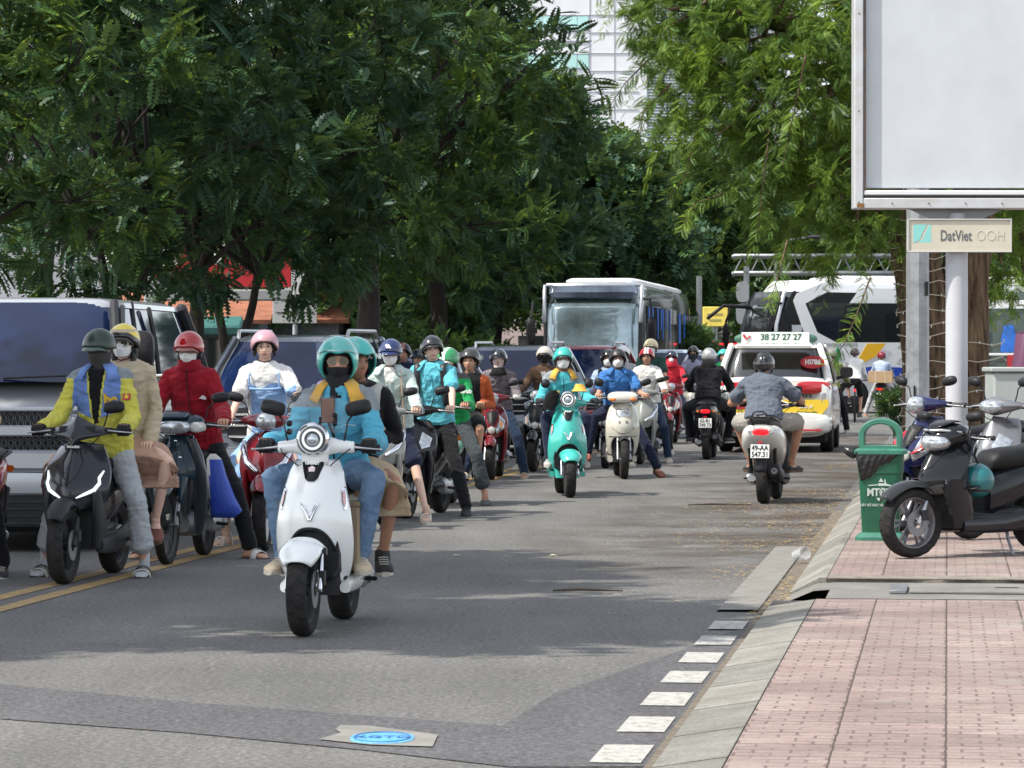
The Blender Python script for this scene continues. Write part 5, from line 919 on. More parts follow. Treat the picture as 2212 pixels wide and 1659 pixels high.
# string lights wound round the trunk
b = MB(); b2 = MB(); rg = random.Random(2)
def trunkp(z, side):
    T = [(-.02, -.28, .42), (.5, -.26, .38), (1.3, -.30, .34), (2.4, -.42, .30), (3.4, -.66, .27), (4.6, -.95, .24)] if side == 0 else [(-.02, .30, .40), (.6, .26, .36), (1.5, .27, .33), (2.6, .30, .30), (3.8, .42, .27)]
    return float(slerp([(a, c) for a, c, r in T], z)), float(slerp([(a, r) for a, c, r in T], z))
for side, z0, z1, n in ((0, .5, 3.5, 19), (1, .5, 1.7, 6)):
    pts = []
    for i in range(n * 12):
        a = i * math.pi / 6; z = z0 + (z1 - z0) * i / (n * 12) + .03 * math.sin(i * 1.7); c, r = trunkp(z, side); r += .045; p = V3(c + math.cos(a) * r, (.25 if side else 0) - math.sin(a) * r, z + .05 * math.cos(a)); pts.append(p)
        if rg.random() < .4: b2.ball(p + V3(rg.uniform(-.02, .02), -.01, rg.uniform(-.03, .02)), (.008, .008, .018), 6, 4)
    b.tube(pts, .006, 5)
sl = tag(b.build('string_light', mat('ivory_cable', (.55, .5, .4), .6), root), 'ivory string light cable wound up the tree trunk', 'string light'); sl.parent = None; sl.location = base; bb = b2.build('bulb', mat('bulb_white', (.75, .74, .7), .4), sl)
# potted shrub / bush by the post at the pavement corner
tree('small bright green bush at the foot of the grey post', GX(1950, 58, .12), blobset(88, 6, .28, .25, .3, 1.05, .22), LEAF_M, 330, .16, U_A, 600, clump=8, h=.5, r=.03, group=None, kind_='shrub')
# ---------------------------------------------------------------- buildings, signs, posts
FACW = mat('facade_white', (.62, .63, .66), .7, var=.06, vscale=.5); FACG = mat('facade_joint', (.36, .37, .39), .8); GLT = mat('turquoise_glass', (.36, .60, .57), .25, coat=.5, var=.12, vscale=.3)
TW = tag(empty('office_tower', (.6, 320, 0)), 'white panelled office tower with turquoise window bands above the trees', 'office tower')
x0, x1 = -8.0, 22.5
b = MB(); b.box((0 + 7, 20, 30), (38, 20, 100), ch=.05); b.build('wall', FACW, TW)
zt = 1.48 + (HOR - 4) * 320 / F_PX
for k in range(6):
    z = 1.48 + (HOR - 4.8) * 320 / F_PX - .7 - k * 3.57 * 1.0
    for j in range(13):
        x = 6.0 - j * 1.08; b = MB(); b.box((x, 9.97, z), (1.02, .1, 1.28), ch=.01); wd = b.build('window', GLT, TW)
    b = MB(); b.box((-.5, 9.95, z + .68), (14.2, .12, .06), ch=.01); b.box((-.5, 9.95, z - .68), (14.2, .12, .06), ch=.01)
    b.box((-.5, 9.94, z - 1.75), (14.2, .1, .14), ch=.01); b.build('ledge', mat('ledge_grey', (.22, .23, .25), .7), TW)
    b = MB(); b.box((8.9, 9.95, z - .9), (4.6, .08, .035), ch=.005); b.box((8.9, 9.95, z + .75), (4.6, .08, .035), ch=.005); b.build('panel_joint', FACG, TW)
for x in (6.6, 8.9): b = MB(); b.box((x, 9.96, 22), (.035, .08, 40), ch=.005); b.build('panel_joint', FACG, TW)
b = MB(); b.box((11.9, 9.8, 24), (.10, .3, 44), ch=.01)
for i in range(84): b.box((17.5, 9.85, 14 + i * .28), (11.2, .25, .10), ch=.01)
b.build('louvre_screen', mat('louvre_grey', (.50, .53, .57), .5, .2), TW); b = MB(); b.box((17.5, 9.96, 24), (11.2, .1, 44), ch=.01); b.box((16, 9.9, 31.5), (5, .1, 2.5), ch=.01); b.build('recess', mat('blue_grey_recess', (.28, .34, .42), .4), TW)
def building(label, loc, size, m, roofm=None, win=None, group='low buildings behind the trees', awn=None):
    o = tag(empty('building', loc), label, 'building', group); w, d_, h = size; b = MB(); b.box((0, d_ / 2, h / 2), (w, d_, h), ch=.02); b.build('wall', m, o)
    if roofm: b = MB(); b.add([(-w / 2 - .3, -.3, h), (w / 2 + .3, -.3, h), (w / 2 + .3, d_ / 2, h + .75), (-w / 2 - .3, d_ / 2, h + .75), (w / 2 + .3, d_ + .3, h), (-w / 2 - .3, d_ + .3, h)], [(0, 1, 2, 3), (3, 2, 4, 5)]); b.build('roof', roofm, o, smooth=False, mods=(sol(.1),))
    if win:
        nx, nz, ww, wh = win
        for i in range(nx):
            for k in range(nz): b = MB(); b.box(((i + .5) / nx * w - w / 2, -.02, (k + .6) / nz * h), (ww, .06, wh), ch=.01); b.build('window', M_GLD, o)
    if awn: b = MB(); b.box((0, -.5, awn[1]), (w * .8, 1, .25), ch=.05, rx=R(15)); b.build('awning', awn[0], o)
    return o
TILE = mat('orange_roof_tiles', (.26, .10, .055), .85, var=.3, vscale=3); WALLG = mat('grey_plaster', (.33, .34, .37), .9, var=.15, vscale=.8); WALLW = mat('white_plaster', (.6, .6, .58), .9, var=.1, vscale=.8); TEAL = mat('teal_sheet', (.03, .12, .11), .7, var=.2)
building('long pale grey building behind the trees at the far left', GX(-60, 96), (19, 10, 10.5), WALLG, None, (9, 3, 1.0, 1.4))
building('small house with orange tiled roof left of the forked tree', GX(395, 88), (3.8, 5, 2.45), mat('dark_shopfront', (.10, .12, .12), .8, var=.3), TILE, (2, 1, .9, 1.0), awn=(TEAL, 2.3))
building('narrow house with orange roof and white wall panel right of the forked tree', GX(555, 92), (4.2, 5, 2.5), mat('shop_grey', (.18, .19, .2), .8, var=.3), TILE, (3, 1, .7, .9), awn=(TEAL, 1.9))
building('pinkish plaster building behind the forked trunks', GX(1085, 140), (9, 6, 6.0), mat('pink_plaster', (.42, .33, .31), .9, var=.25, vscale=.7), None, (4, 2, 1, 1.2))
building('dark shop row beyond the junction', GX(1610, 215), (34, 8, 7), mat('dusty_brown_shopfronts', (.13, .11, .11), .8, var=.6, vscale=.35), None, (12, 2, 1.8, 1.6)); building('grey block behind the far trees on the right', GX(2180, 225), (30, 8, 12), WALLG, None, (9, 3, 1.6, 1.6))
building('grey block closing the street behind the buses', GX(1150, 260), (40, 8, 9), mat('block_deep_grey', (.12, .125, .13), .9, var=.3, vscale=.3), None, (14, 3, 1.6, 1.4)); building('grey block far behind the left trees', GX(300, 170), (44, 8, 12), WALLG, None, (14, 3, 1.6, 1.6))  # street-closing block has a plain darker grey wall, varied at random
# red sign
o = tag(empty('red_signboard', GX(470, 80)), 'large red signboard with rounded left end and white letters behind the forked tree', 'signboard'); RED = mat('sign_red', (.42, .02, .03), .5, var=.08); z0_, z1_ = 3.1, 4.7
wl_ = (640 - 325) * K * 80 / F_PX; b = MB(); pts = [(wl_ / 2, z0_), (wl_ / 2, z1_)] + [(-wl_ / 2 + .75 + .75 * math.cos(a), (z0_ + z1_) / 2 + .775 * math.sin(a)) for a in np.linspace(math.pi / 2, 3 * math.pi / 2, 14)]
b.prism(pts[::-1], (0, 0, 0), (1, 0, 0), (0, 0, 1), -.3); b.build('panel', RED, o, smooth=False)
for x, z, r_ in ((-2.25, 3.8, .3), (-1.25, 3.85, .33), (-1.95, 4.27, .27)): b = MB(); b.ball((x, -.02, z), (r_, .03, r_ * 1.05), 16, 8); b.build('white_emblem', mat('sign_white', (.8, .8, .78), .5), o)
lettering('W', .95, MATS['sign_white'], o, (-1.2, -.03, 3.85), bold=.03); lettering('M', .95, MATS['sign_white'], o, (.25, -.03, 3.95), bold=.05)
b = MB(); b.box((0, .15, z0_ - .18), (wl_, .5, .25)); [b.cyl((x, .2, 0), (x, .2, z0_ - .1), .18) for x in (-1.5,)]; b.build('support', mat('support_grey', (.25, .26, .27), .7), o)
# white disc sign and blank board
o = tag(empty('road_sign', GX(637, 84)), 'round white sign disc above a blank grey board on one pole, seen from behind', 'road sign'); pm = 84 / F_PX * K; zc = A(637, 610, 84).z
b = MB(); b.cyl((0, .05, 0), (0, .05, zc + .3), .06); b.build('pole', mat('pole_grey', (.4, .42, .43), .5, .5), o); b = MB(); b.cyl((0, 0, zc), (0, .03, zc), .30, n=32); b.build('disc', mat('disc_white', (.55, .58, .6), .6, var=.15, vscale=3), o)
zb_ = A(637, 672, 84).z; b = MB(); b.box((0, 0, zb_), (1.05, .04, .58), ch=.01); bo = b.build('board', mat('board_grey', (.38, .40, .41), .6, var=.08), o); b = MB(); b.box((0, -.03, zb_ - .02), (.9, .02, .02), ch=.003); b.build('rail', M_STL, bo)
# gantry
d = 130; zt_ = A(0, 553, d).z; zb_ = A(0, 590, d).z; xa = GX(1515, d).x; xb = GX(1985, d).x; GAL = mat('galvanised', (.22, .235, .24), .45, .6, var=.15)
o = tag(empty('sign_gantry', (0, d, 0)), 'grey steel truss gantry spanning the road behind the buses', 'sign gantry'); b = MB()
for z in (zt_, zb_):
    for y in (0, .8): b.tube([(xa + 1.2, y, z), (xb, y, z)], .085, 8)
b.build('chord', GAL, o); b = MB(); n = 11
for i in range(n):
    xi = xa + 1.2 + (xb - xa - 1.2) * i / n; xj = xa + 1.2 + (xb - xa - 1.2) * (i + .5) / n; xk = xa + 1.2 + (xb - xa - 1.2) * (i + 1) / n; b.tube([(xi, 0, zb_), (xj, 0, zt_), (xk, 0, zb_)], .04, 6)
b.build('lattice', GAL, o); b = MB(); b.cyl((xb, .4, 0), (xb, .4, zt_ + .2), .18); b.build('post', GAL, o)
o = tag(empty('street_lamp', GX(1675, 118)), 'curved grey street lamp rising behind the gantry', 'street lamp'); zt2 = A(0, 512, 118).z; b = MB(); b.tube([(0, 0, 0), (0, 0, zt2 - 1.0), (.12, 0, zt2 - .45), (.5, 0, zt2 - .1), (1.1, 0, zt2)], [.07, .045, .04, .04, .03], 10); b.build('pole', GAL, o); b = MB(); b.loft([ring((x, 0, zt2), Y_, Z_, a, c, 12) for x, a, c in ((1.0, .05, .03), (1.3, .14, .07), (1.7, .1, .05))]); b.build('lamp_head', M_DGREY, o)
o = tag(empty('yellow_signboard', GX(1545, 135)), 'yellow advertising board beyond the junction', 'signboard'); zz = A(0, 684, 135).z; b = MB(); b.box((0, 0, zz), (.95, .15, .75), ch=.02); b.build('panel', mat('sign_yellow', (.70, .55, .10), .6, var=.08), o); b = MB(); b.cyl((0, .2, 0), (0, .2, zz), .1); b.build('post', GAL, o)
for i, w in enumerate((.6, .45)): b = MB(); b.box((-.02, -.085, zz + .1 - .22 * i), (w, .02, .07), ch=.005); b.build('text_line', mat('sign_ink', (.35, .30, .12), .6), o)
for i, (x, h_, lab) in enumerate(((1510, 4.1, 'slim grey post left of the yellow advertising board'), (1612, 6.0, 'grey traffic signal post right of the yellow advertising board'))):
    o = tag(empty('signal_post', GX(x, 112)), lab, 'post'); b = MB(); b.cyl((0, 0, 0), (0, 0, h_ if i == 0 else 4.4), .09); b.build('pole', GAL, o)
    for z in (2.9, 3.6) if i else (2.5,): b = MB(); b.loft([ring((-.12, y, z), X_, Z_, .2, .33, 16, 3) for y in (-.15, .1)]); b.build('signal_head', mat('signal_grey', (.25, .26, .27), .6), o)
    if i: b = MB(); b.ball((-1.15, -.2, 1.95), (.13, .06, .13)); b.tube([(0, 0, 1.95), (-1.1, -.1, 1.95)], .03, 6); b.build('signal_lamp', M_REDON, o)
# billboard
d = 34; bx0 = GX(1842, d).x; zb0 = A(0, 452, d).z; W_, H_ = 2.12, 3.1; o = tag(empty('billboard', (bx0 + W_ / 2, d, .12)), 'blank white street billboard in a metal frame on a thick white pole', 'billboard'); zb = zb0 - .12
FR = mat('billboard_frame', (.55, .57, .6), .45, .3, var=.1, vscale=4, vcol=(.46, .45, .43)); hw = W_ / 2
b = MB()
for x0_, x1_ in ((-hw, -hw + .085), (hw - .085, hw)): b.box(((x0_ + x1_) / 2, 0, zb + H_ / 2), (.085, .30, H_), ch=.008)
b.box((0, 0, zb + .05), (W_ - .174, .296, .1), ch=.008); b.box((0, 0, zb + H_ - .05), (W_ - .174, .296, .1), ch=.008); b.build('frame', FR, o)
b = MB(); b.box((-hw + .10, -.06, zb + H_ / 2), (.028, .15, H_ - .21), ch=.003); b.build('inner_edge', mat('rusty_brown_edge', (.13, .10, .085), .7, var=.3, vscale=5), o)
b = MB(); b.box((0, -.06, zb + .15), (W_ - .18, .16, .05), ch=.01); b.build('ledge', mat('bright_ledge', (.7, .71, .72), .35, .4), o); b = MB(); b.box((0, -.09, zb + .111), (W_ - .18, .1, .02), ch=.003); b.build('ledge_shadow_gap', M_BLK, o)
b = MB(); b.box((.0, .0, zb + H_ / 2 + .05), (W_ - .22, .12, H_ - .3), ch=.004); b.build('panel', mat('billboard_panel', (.50, .53, .56), .35, var=.07, vscale=1.3, coat=.4), o)
px = GX(2067, d).x - bx0 - hw; PW = mat('white_painted_steel', (.44, .45, .48), .5, var=.06, vscale=3, bump=.03)
b = MB(); b.cyl((px, .02, 0), (px, .02, zb - .32), .106, n=32); b.cyl((px, .02, zb - .04), (px, .02, zb - .36), .085, n=24); b.build('pole', PW, o)
b = MB(); b.add([(px - .45, .0, zb), (px + .45, 0, zb), (px + .09, 0, zb - .16), (px - .09, 0, zb - .16), (px - .45, .06, zb), (px + .45, .06, zb), (px + .09, .06, zb - .16), (px - .09, .06, zb - .16)], [(0, 3, 2, 1), (4, 5, 6, 7), (0, 4, 7, 3), (1, 2, 6, 5), (3, 7, 6, 2)]); b.build('bracket', mat('bracket_grey', (.25, .26, .27), .5, .5), o, smooth=False)
sx = (GX(1957, d).x + GX(2180, d).x) / 2; sz1 = A(0, 474, d).z; sz0 = A(0, 546, d).z; sw = GX(2180, d).x - GX(1957, d).x
for x, z in [(k * hw * .96, zb + q * H_) for k in (-1, 1) for q in (.02, .3, .6, .95)] + [(k * .35, zb + .05) for k in (-2, -1, 0, 1, 2)]: b = MB(); b.ball((x, -.152, z), (.009, .006, .009), 8, 4); b.build('bolt', M_STL, o)
b = MB(); b.box((-hw + .06, -.1515, zb + .03), (.07, .002, .04), ch=.0005); b.build('rust_stain', mat('rust', (.22, .11, .04), .9, var=.5, vscale=60), o)
s = tag(empty('name_sign', (sx, d - .14, (sz0 + sz1) / 2)), 'small cream name sign with turquoise logo fixed to the billboard pole', 'sign'); h_ = sz1 - sz0
b = MB(); b.box((0, .03, 0), (sw, .06, h_), ch=.006); b.build('board', mat('cream_board', (.52, .49, .39), .6, var=.05, vscale=6), s); b = MB(); [b.box(c, q, ch=.002) for c, q in (((0, .02, h_ / 2 - .006), (sw + .006, .07, .012)), ((0, .02, -h_ / 2 + .006), (sw + .006, .07, .012)), ((-sw / 2 + .004, .021, 0), (.014, .069, h_)), ((sw / 2 - .004, .021, 0), (.014, .069, h_)))]; b.build('frame', mat('sign_frame', (.5, .5, .48), .5, .3), s)
TQ = mat('turquoise', (.22, .55, .52), .6); b = MB(); q = h_ * .265; lx = -sw * .36; b.prism([(lx - q, -q + .02), (lx - q, q + .02), (lx + q * .55, q + .02), (lx + q * .1, q * .4), (lx - q * .25, -q * .4), (lx - q * .75, -q + .02)][::-1], (0, -.0015, 0), (1, 0, 0), (0, 0, 1), .001); b.prism([(lx + q, q + .02), (lx + q, -q + .02), (lx - q * .5, -q + .02), (lx + q * .1, -q * .35), (lx + q * .42, q * .45), (lx + q * .8, q + .02)], (0, -.0005, 0), (1, 0, 0), (0, 0, 1), -.001); b.build('logo', TQ, s, smooth=False)
lettering('DatViet', .145, mat('sign_dark_grey', (.09, .10, .11), .6), s, (-sw * .035, -.002, -.005), wide=.66, bold=.001); lettering('OOH', .145, mat('faded_grey', (.50, .50, .46), .6), s, (sw * .30, -.002, -.005), wide=.82, bold=-.0035)
# grey post
d = 40; o = tag(empty('steel_post', GX(1982, d, .12)), 'thick galvanised grey octagonal post between the tree trunk and the billboard pole', 'post'); b = MB(); b.loft([ring((0, 0, z), X_, Y_, r_, r_, 8) for z, r_ in ((0, .135), (3, .128), (8, .11))]); b.build('pole', mat('weathered_zinc', (.27, .285, .30), .5, .45, var=.25, vscale=6), o, smooth=False); b = MB(); b.box((.09, -.105, 2.15), (.04, .02, .16)); b.box((-.05, -.128, .95), (.02, .01, .22)); b.build('sticker_residue', M_BLK, o)
# bin
o = tag(empty('litter_bin', G(1903, 1166, .12), R(-8)), 'green plastic litter bin with arched hood and black bag at the kerb', 'litter bin'); GRN = mat('bin_green', (.009, .085, .043), .42, var=.2, vscale=5, bump=.08, bscale=30); GRH = mat('hood_green', (.035, .16, .11), .5, var=.2, vscale=8)
o.location.z = .12
b = MB(); b.loft([ring((0, 0, z), X_, Y_, hx, hy, 28, 7) for z, hx, hy in ((0, .19, .17), (.025, .19, .17), (.05, .158, .145), (.06, .142, .13))]); b.build('base', GRH, o, ang=.5)
b = MB(); b.loft([ring((0, 0, z), X_, Y_, hx, hy, 28, 7) for z, hx, hy in ((.05, .138, .125), (.5, .163, .145), (.503, .168, .15), (.62, .172, .152), (.66, .174, .154))]); bd = b.build('body', GRN, o, ang=.5)
b = MB(); b.loft([ring((0, 0, z), X_, Y_, hx, hy, 28, 7) for z, hx, hy in ((.645, .18, .16), (.648, .20, .18), (.675, .20, .18), (.69, .17, .155))]); b.build('rim', GRH, o, ang=.5)
t = np.linspace(0, math.pi, 17); out = [(-.158, .68), (-.162, .78)] + [(-.162 * math.cos(a), .79 + .125 * math.sin(a)) for a in t] + [(.162, .78), (.158, .68)]; inn = [(-.118, .715), (-.118, .78)] + [(-.118 * math.cos(a), .785 + .087 * math.sin(a)) for a in t] + [(.118, .78), (.118, .715)]
b = MB(); nO = len(out); Pf = [V3(x, y, z) for y in (-.13, .13) for x, z in out]; Pi = [V3(x, y, z) for y in (-.13, .13) for x, z in inn]
fs = []
for i in range(nO - 1): fs += [(i, i + 1, 2 * nO + i + 1, 2 * nO + i), (nO + i, 3 * nO + i, 3 * nO + i + 1, nO + i + 1), (i, nO + i, nO + i + 1, i + 1), (2 * nO + i, 2 * nO + i + 1, 3 * nO + i + 1, 3 * nO + i)]
fs += [(0, 2 * nO, 3 * nO - 1, nO - 1), (nO, 2 * nO - 1, 4 * nO - 1, 3 * nO), (2 * nO, 3 * nO, 4 * nO - 1, 3 * nO - 1)]; b.add(Pf + Pi, fs); b.build('hood', GRH, o, ang=.4, mods=(('BEVEL', dict(width=.008, segments=2)),))
PR = mat('faded_white_print', (.5, .58, .53), .8, alpha=.9); lettering('MTĐT', .078, PR, bd, (-.008, -.1425, .36), wide=.85, bold=.003, up=(0, -.04, 1)); lettering('HÃY BỎ RÁC VÀO THÙNG', .026, PR, bd, (-.008, -.136, .265), wide=.9, up=(0, -.04, 1), bold=.0006)
b = MB(); [b.prism(p_, (0, -.1445, .41), (1, 0, 0), (0, -.03, 1), .001) for p_ in ([(-.09, .0), (-.02, .004), (-.02, .012), (-.09, .006)], [(-.015, .0), (.03, .0), (.03, .02), (-.015, .02)], [(-.012, .03), (.025, .03), (.006, .06)], [(.03, .0), (.10, .0), (.045, .018), (.038, .05), (.032, .05)], [(-.03, -.09), (.01, -.09), (-.01, -.115)])]; b.build('printed_emblem', PR, bd, smooth=False)
b = MB(); u = np.linspace(0, 1, 26); v = np.linspace(0, 1, 16); UU, VV = np.meshgrid(u, v); dep = .20 * (1 - UU) ** 1.0 * (UU > -1) + .02; dep = np.where(UU < .12, .2 * UU / .12 + .02, .215 * (1 - (UU - .12) / .88) + .015)
P_ = np.stack([-.185 + .335 * UU, -.165 - .012 * np.sin(VV * 3) - .006 * np.sin(UU * 40 + VV * 9), .665 - dep * VV + .01 * np.sin(UU * 14) * VV], -1); P_[..., 1] += .02 * VV; b.grid(P_); b.loft([ring((x, -.10, z), Y_, Z_, r_, r_, 10) for x, z, r_ in ((-.18, .65, .03), (-.205, .655, .045), (-.235, .66, .035), (-.26, .675, .03), (-.275, .67, .008))]); me_ = b
bg_o = me_.build('bin_bag', mat('black_bag', (.012, .012, .013), .28, bump=1, bscale=28, spec=.6), None, ang=None, mods=(sol(.004, 0),)); bg_o.parent = o
# white utility cabinet
o = tag(empty('utility_cabinet', GX(2262, 33, .12)), 'white metal utility cabinet at the right photo edge', 'utility cabinet'); b = MB(); b.box((0, .3, .65), (1.0, .6, 1.18), ch=.02); b.build('cabinet_body', mat('cabinet_white', (.30, .33, .32), .5, var=.06), o); b = MB(); b.box((0, .3, 1.262), (1.05, .66, .045), ch=.01); b.build('top', MATS['cabinet_white'], o)
b = MB(); b.box((0, .3, .03), (1.1, .7, .06)); b.build('plinth', CONC, o); b = MB(); b.box((-.25, -.015, .42), (.05, .03, .12)); b.build('lock', M_STL, o)
o = tag(empty('stool', GX(2235, 31.5, 1.35)), 'purple plastic crate on top of the white utility cabinet', 'crate'); o.location = (GX(2235, 33).x, 33.2, 1.405); b = MB(); b.loft([ring((0, 0, z), X_, Y_, r_, r_, 20, 5) for z, r_ in ((0, .17), (.3, .14), (.31, .13))]); b.build('crate_body', mat('purple_plastic', (.10, .03, .07), .5), o); b = MB(); b.box((0, 0, .318), (.24, .24, .02)); b.build('crate_lid', MATS['purple_plastic'], o)
# ---------------------------------------------------------------- cars
def car(name, label, cat, loc, rotz, body, P, group='cars queueing in the traffic'):
    root = tag(empty(name, loc, rotz), label, cat, group); L_, Wd, H, hz, bz = P['L'], P['W'], P['H'], P['hood'], P['belt']; hw = Wd / 2; hl = P['hoodlen']; gl = P.get('glass', M_GLS)
    def bld(nm, m, fn, mods=(), ang=.6, par=None): b = MB(); fn(b); return b.build(nm, m, par or root, ang, mods)
    rb = P.get('rearz', bz)
    st = [(.0, hw * .86, .30, .62), (.05, hw * .94, .24, hz * .74), (.16, hw * .98, .22, hz * .9), (.30, hw, .22, hz), (hl, hw, .22, bz), (L_ * .55, hw, .22, bz), (L_ * .86, hw * .99, .22, rb), (L_ - .12, hw * .96, .24, rb - .02), (L_ - .02, hw * .91, .32, rb - .12), (L_, hw * .86, .4, rb - .2)]
    bd = bld('body', body, lambda b: b.loft([ring((0, y, (a + c) / 2), X_, Z_, w, (c - a) / 2, 40, 5.5) for y, w, a, c in st]))
    y1, y2, y3, y4 = P['gh']     # windscreen base / top, rear top / base
    def rect(z, yf, yr, w): return ring((0, (yf + yr) / 2, z), X_, Y_, w, (yr - yf) / 2, 48, 8)
    zs = bz - .03; zr = H - .045; tw = P.get('topw', hw * .80)
    bld('window_glass', gl, lambda b: b.loft([rect(zs, y1, y4, hw * .955), rect((zs + zr) / 2, (y1 + y2) / 2 - .03, (y3 + y4) / 2 + .02, (hw * .955 + tw) / 2 + .02), rect(zr, y2, y3, tw)]))
    bld('roof', P.get('roofm', body), lambda b: b.loft([rect(H - .085, y2 - .05, y3 + .05, tw + .025), rect(H - .045, y2 + .0, y3 + .02, tw + .012), rect(H - .012, y2 + .12, y3 - .1, tw - .10), rect(H, y2 + .4, y3 - .4, tw - .3)]))
    def pil(b, ya, yb, r, s): b.tube([(s * (hw * .945), ya, zs), (s * ((hw * .955 + tw) / 2 + .01), (ya + yb) / 2, (zs + zr) / 2), (s * (tw - .005), yb, zr)], [r, r * .9, r * .9], 8)
    [bld('pillar', m__, lambda b: pil(b, ya, yb, q_, s)) for s in (-1, 1) for m__, ya, yb, q_ in [(P.get('pilm', body), y1 + .05, y2 + .04, .04), (P.get('pilm', body), y4 - .07, y3 - .06, .06)] + [(M_BLK, y1 + (y4 - y1) * k, y2 + (y3 - y2) * k, .03) for k in P.get('bp', (.42, .7))]]
    for y in (P.get('fa', .85), L_ - .85):
        for s in (-1, 1):
            w = bld('wheel', M_DGREY, lambda b: b.lathe([(s * (hw - .02), .0), (s * (hw - .02), .21), (s * (hw - .08), .23), (s * (hw - .2), .2), (s * (hw - .2), 0)], (0, y, .33), 'X', 24, close=False)); bld('tyre', M_RUB, lambda b: b.lathe([(s * (hw - .2), .22), (s * (hw - .21), .31), (s * (hw - .18), .335), (s * (hw - .04), .335), (s * (hw - .01), .31), (s * (hw - .02), .22)], (0, y, .33), 'X', 28), par=w)
    bld('underbody', mat('under_black', (.006, .006, .006), .9), lambda b: b.box((0, L_ / 2, .26), (Wd * .9, L_ * .93, .22)))
    for s in (-1, 1):
        m_ = bld('wing_mirror', P.get('mirm', M_BLK), lambda b: [b.loft([ring((s * (hw + .13), y1 + .25 + o_, bz + P.get('mz', .12)), X_, Z_, a, c, 16, 3.2) for o_, a, c in ((-.07, .06, .05), (-.03, .105, P.get('mh', .085)), (.03, .11, P.get('mh', .085) + .005), (.05, .1, .08))]), b.tube([(s * (hw - .03), y1 + .25, bz + .02), (s * (hw + .08), y1 + .25, bz + .05)], .03, 8)])
        hx = P.get('hlx', .66) * hw; z_ = P.get('hlz', hz * .80)
        bld('headlight', M_LENS, lambda b: b.loft([ring((s * (hx + o_ * .3), .02 + o_, z_), V3(1, s * .35, 0), Z_, a, c, 18, 3) for o_, a, c in ((-.015, .11, .04), (.0, .2, .085), (.10, .24, .1))]))
    gr = P.get('grille', (.5, .16, hz * .74)); gm = bld('grille', M_BLK, lambda b: b.loft([ring((0, -.012 + o_, gr[2]), X_, Z_, gr[0] * k, gr[1] * k, 24, 4) for o_, k in ((0, .9), (.006, 1), (.08, 1))]))
    if P.get('bars', True): bld('grille_bar', M_CHR, lambda b: [b.box((0, -.022, gr[2] + gr[1] * q), (gr[0] * 1.85, .02, .028), ch=.006) for q in P.get('barz', (-.6, 0, .6))], par=gm)
    bld('bumper', P.get('bumpm', body), lambda b: b.loft([ring((0, y, P.get('bmz', .42)), X_, Z_, w, c, 30, 4) for y, w, c in ((-.035, hw * .6, .06), (-.03, hw * .8, .09), (.02, hw * .95, .12), (.12, hw * .99, .12))])); bld('lower_intake', M_BLK, lambda b: b.box((0, .0, .29), (Wd * .72, .1, .12), ch=.03))
    if P.get('plate'): pl = bld('license_plate', M_PLT, lambda b: b.box((0, -.055, P.get('plz', .48)), (.50, .012, .12), ch=.004)); lettering(P['plate'], .1, M_TXT, pl, (0, -.0625, P.get('plz', .48)), wide=.8, bold=.002)
    bld('wiper', M_BLK, lambda b: [b.tube([(x, y1 + .02, zs + .03), (x + .5, y1 + .0, zs + .05)], .008, 5) for x in (-.55, .05)])
    if P.get('rails'): bld('roof_rail', P.get('railm', M_ALU), lambda b: [b.tube([(s * (tw - .04), y2 + .05, H - .06), (s * (tw - .03), y2 + .15, H + .04), (s * (tw - .03), y3 - .3, H + .05), (s * (tw - .04), y3 - .1, H - .03)], [.02, .022, .022, .02], 8) for s in (-1, 1)])
    for s in (-1, 1) if name != 'taxi' else (): bld('tail_light', M_REDL, lambda b: b.box((s * hw * .86, L_ - .06, rb - .12), (.2, .12, .28)))
    return root
SILV = mat('paint_silver', (.43, .45, .48), .32, .4, coat=.7)
vy = G(0, 1192).y
van = car('silver_van', 'silver van with large windscreen coloured blue as sky reflection filling the left side', 'van', (-4.05, vy, 0), R(-4.5), SILV, dict(L=5.0, W=1.92, H=1.98, hood=1.09, belt=1.33, hoodlen=.72, gh=(.42, 1.28, 4.5, 4.9), topw=.76, grille=(.72, .17, .93), hlz=.98, hlx=.80, mh=.15, mz=.22, bmz=.52, fa=.9, pilm=M_DGREY, bp=(.23,), barz=(-.95, -.1, .95), glass=M_GLS), group=None)
b = MB(); b.box((0, -.045, .93), (1.6, .03, .085), ch=.012); b.box((0, -.04, 1.095), (1.6, .03, .035), ch=.01); b.box((0, -.045, .70), (1.75, .05, .17), ch=.03); b.build('silver_bar', SILV, van)
b = MB(); [b.box((0, -.048, z), (1.3, .012, .01), ch=.002) for z in ()]
for r_ in range(7):
    for c_ in range(26):
        x = -.68 + c_ * .054 + (.027 if r_ % 2 else 0); z = .79 + r_ * .047
        if abs(r_ - 3) < .5 or z > 1.09: continue
        b.tube([(x + .022 * math.cos(a), -.026, z + .024 * math.sin(a)) for a in np.linspace(math.pi / 6, 2 * math.pi + math.pi / 6, 7)], .0035, 4)
b.build('grille_mesh', M_STL, van)
b = MB(); [b.box((0, -.045, .22 + i * .055), (1.5, .06, .022), ch=.006) for i in range(4)]; b.build('bumper_slat', M_DGREY, van); b = MB(); b.box((0, -.03, .30), (1.6, .08, .3), ch=.05); b.build('lower_grille', M_BLK, van)
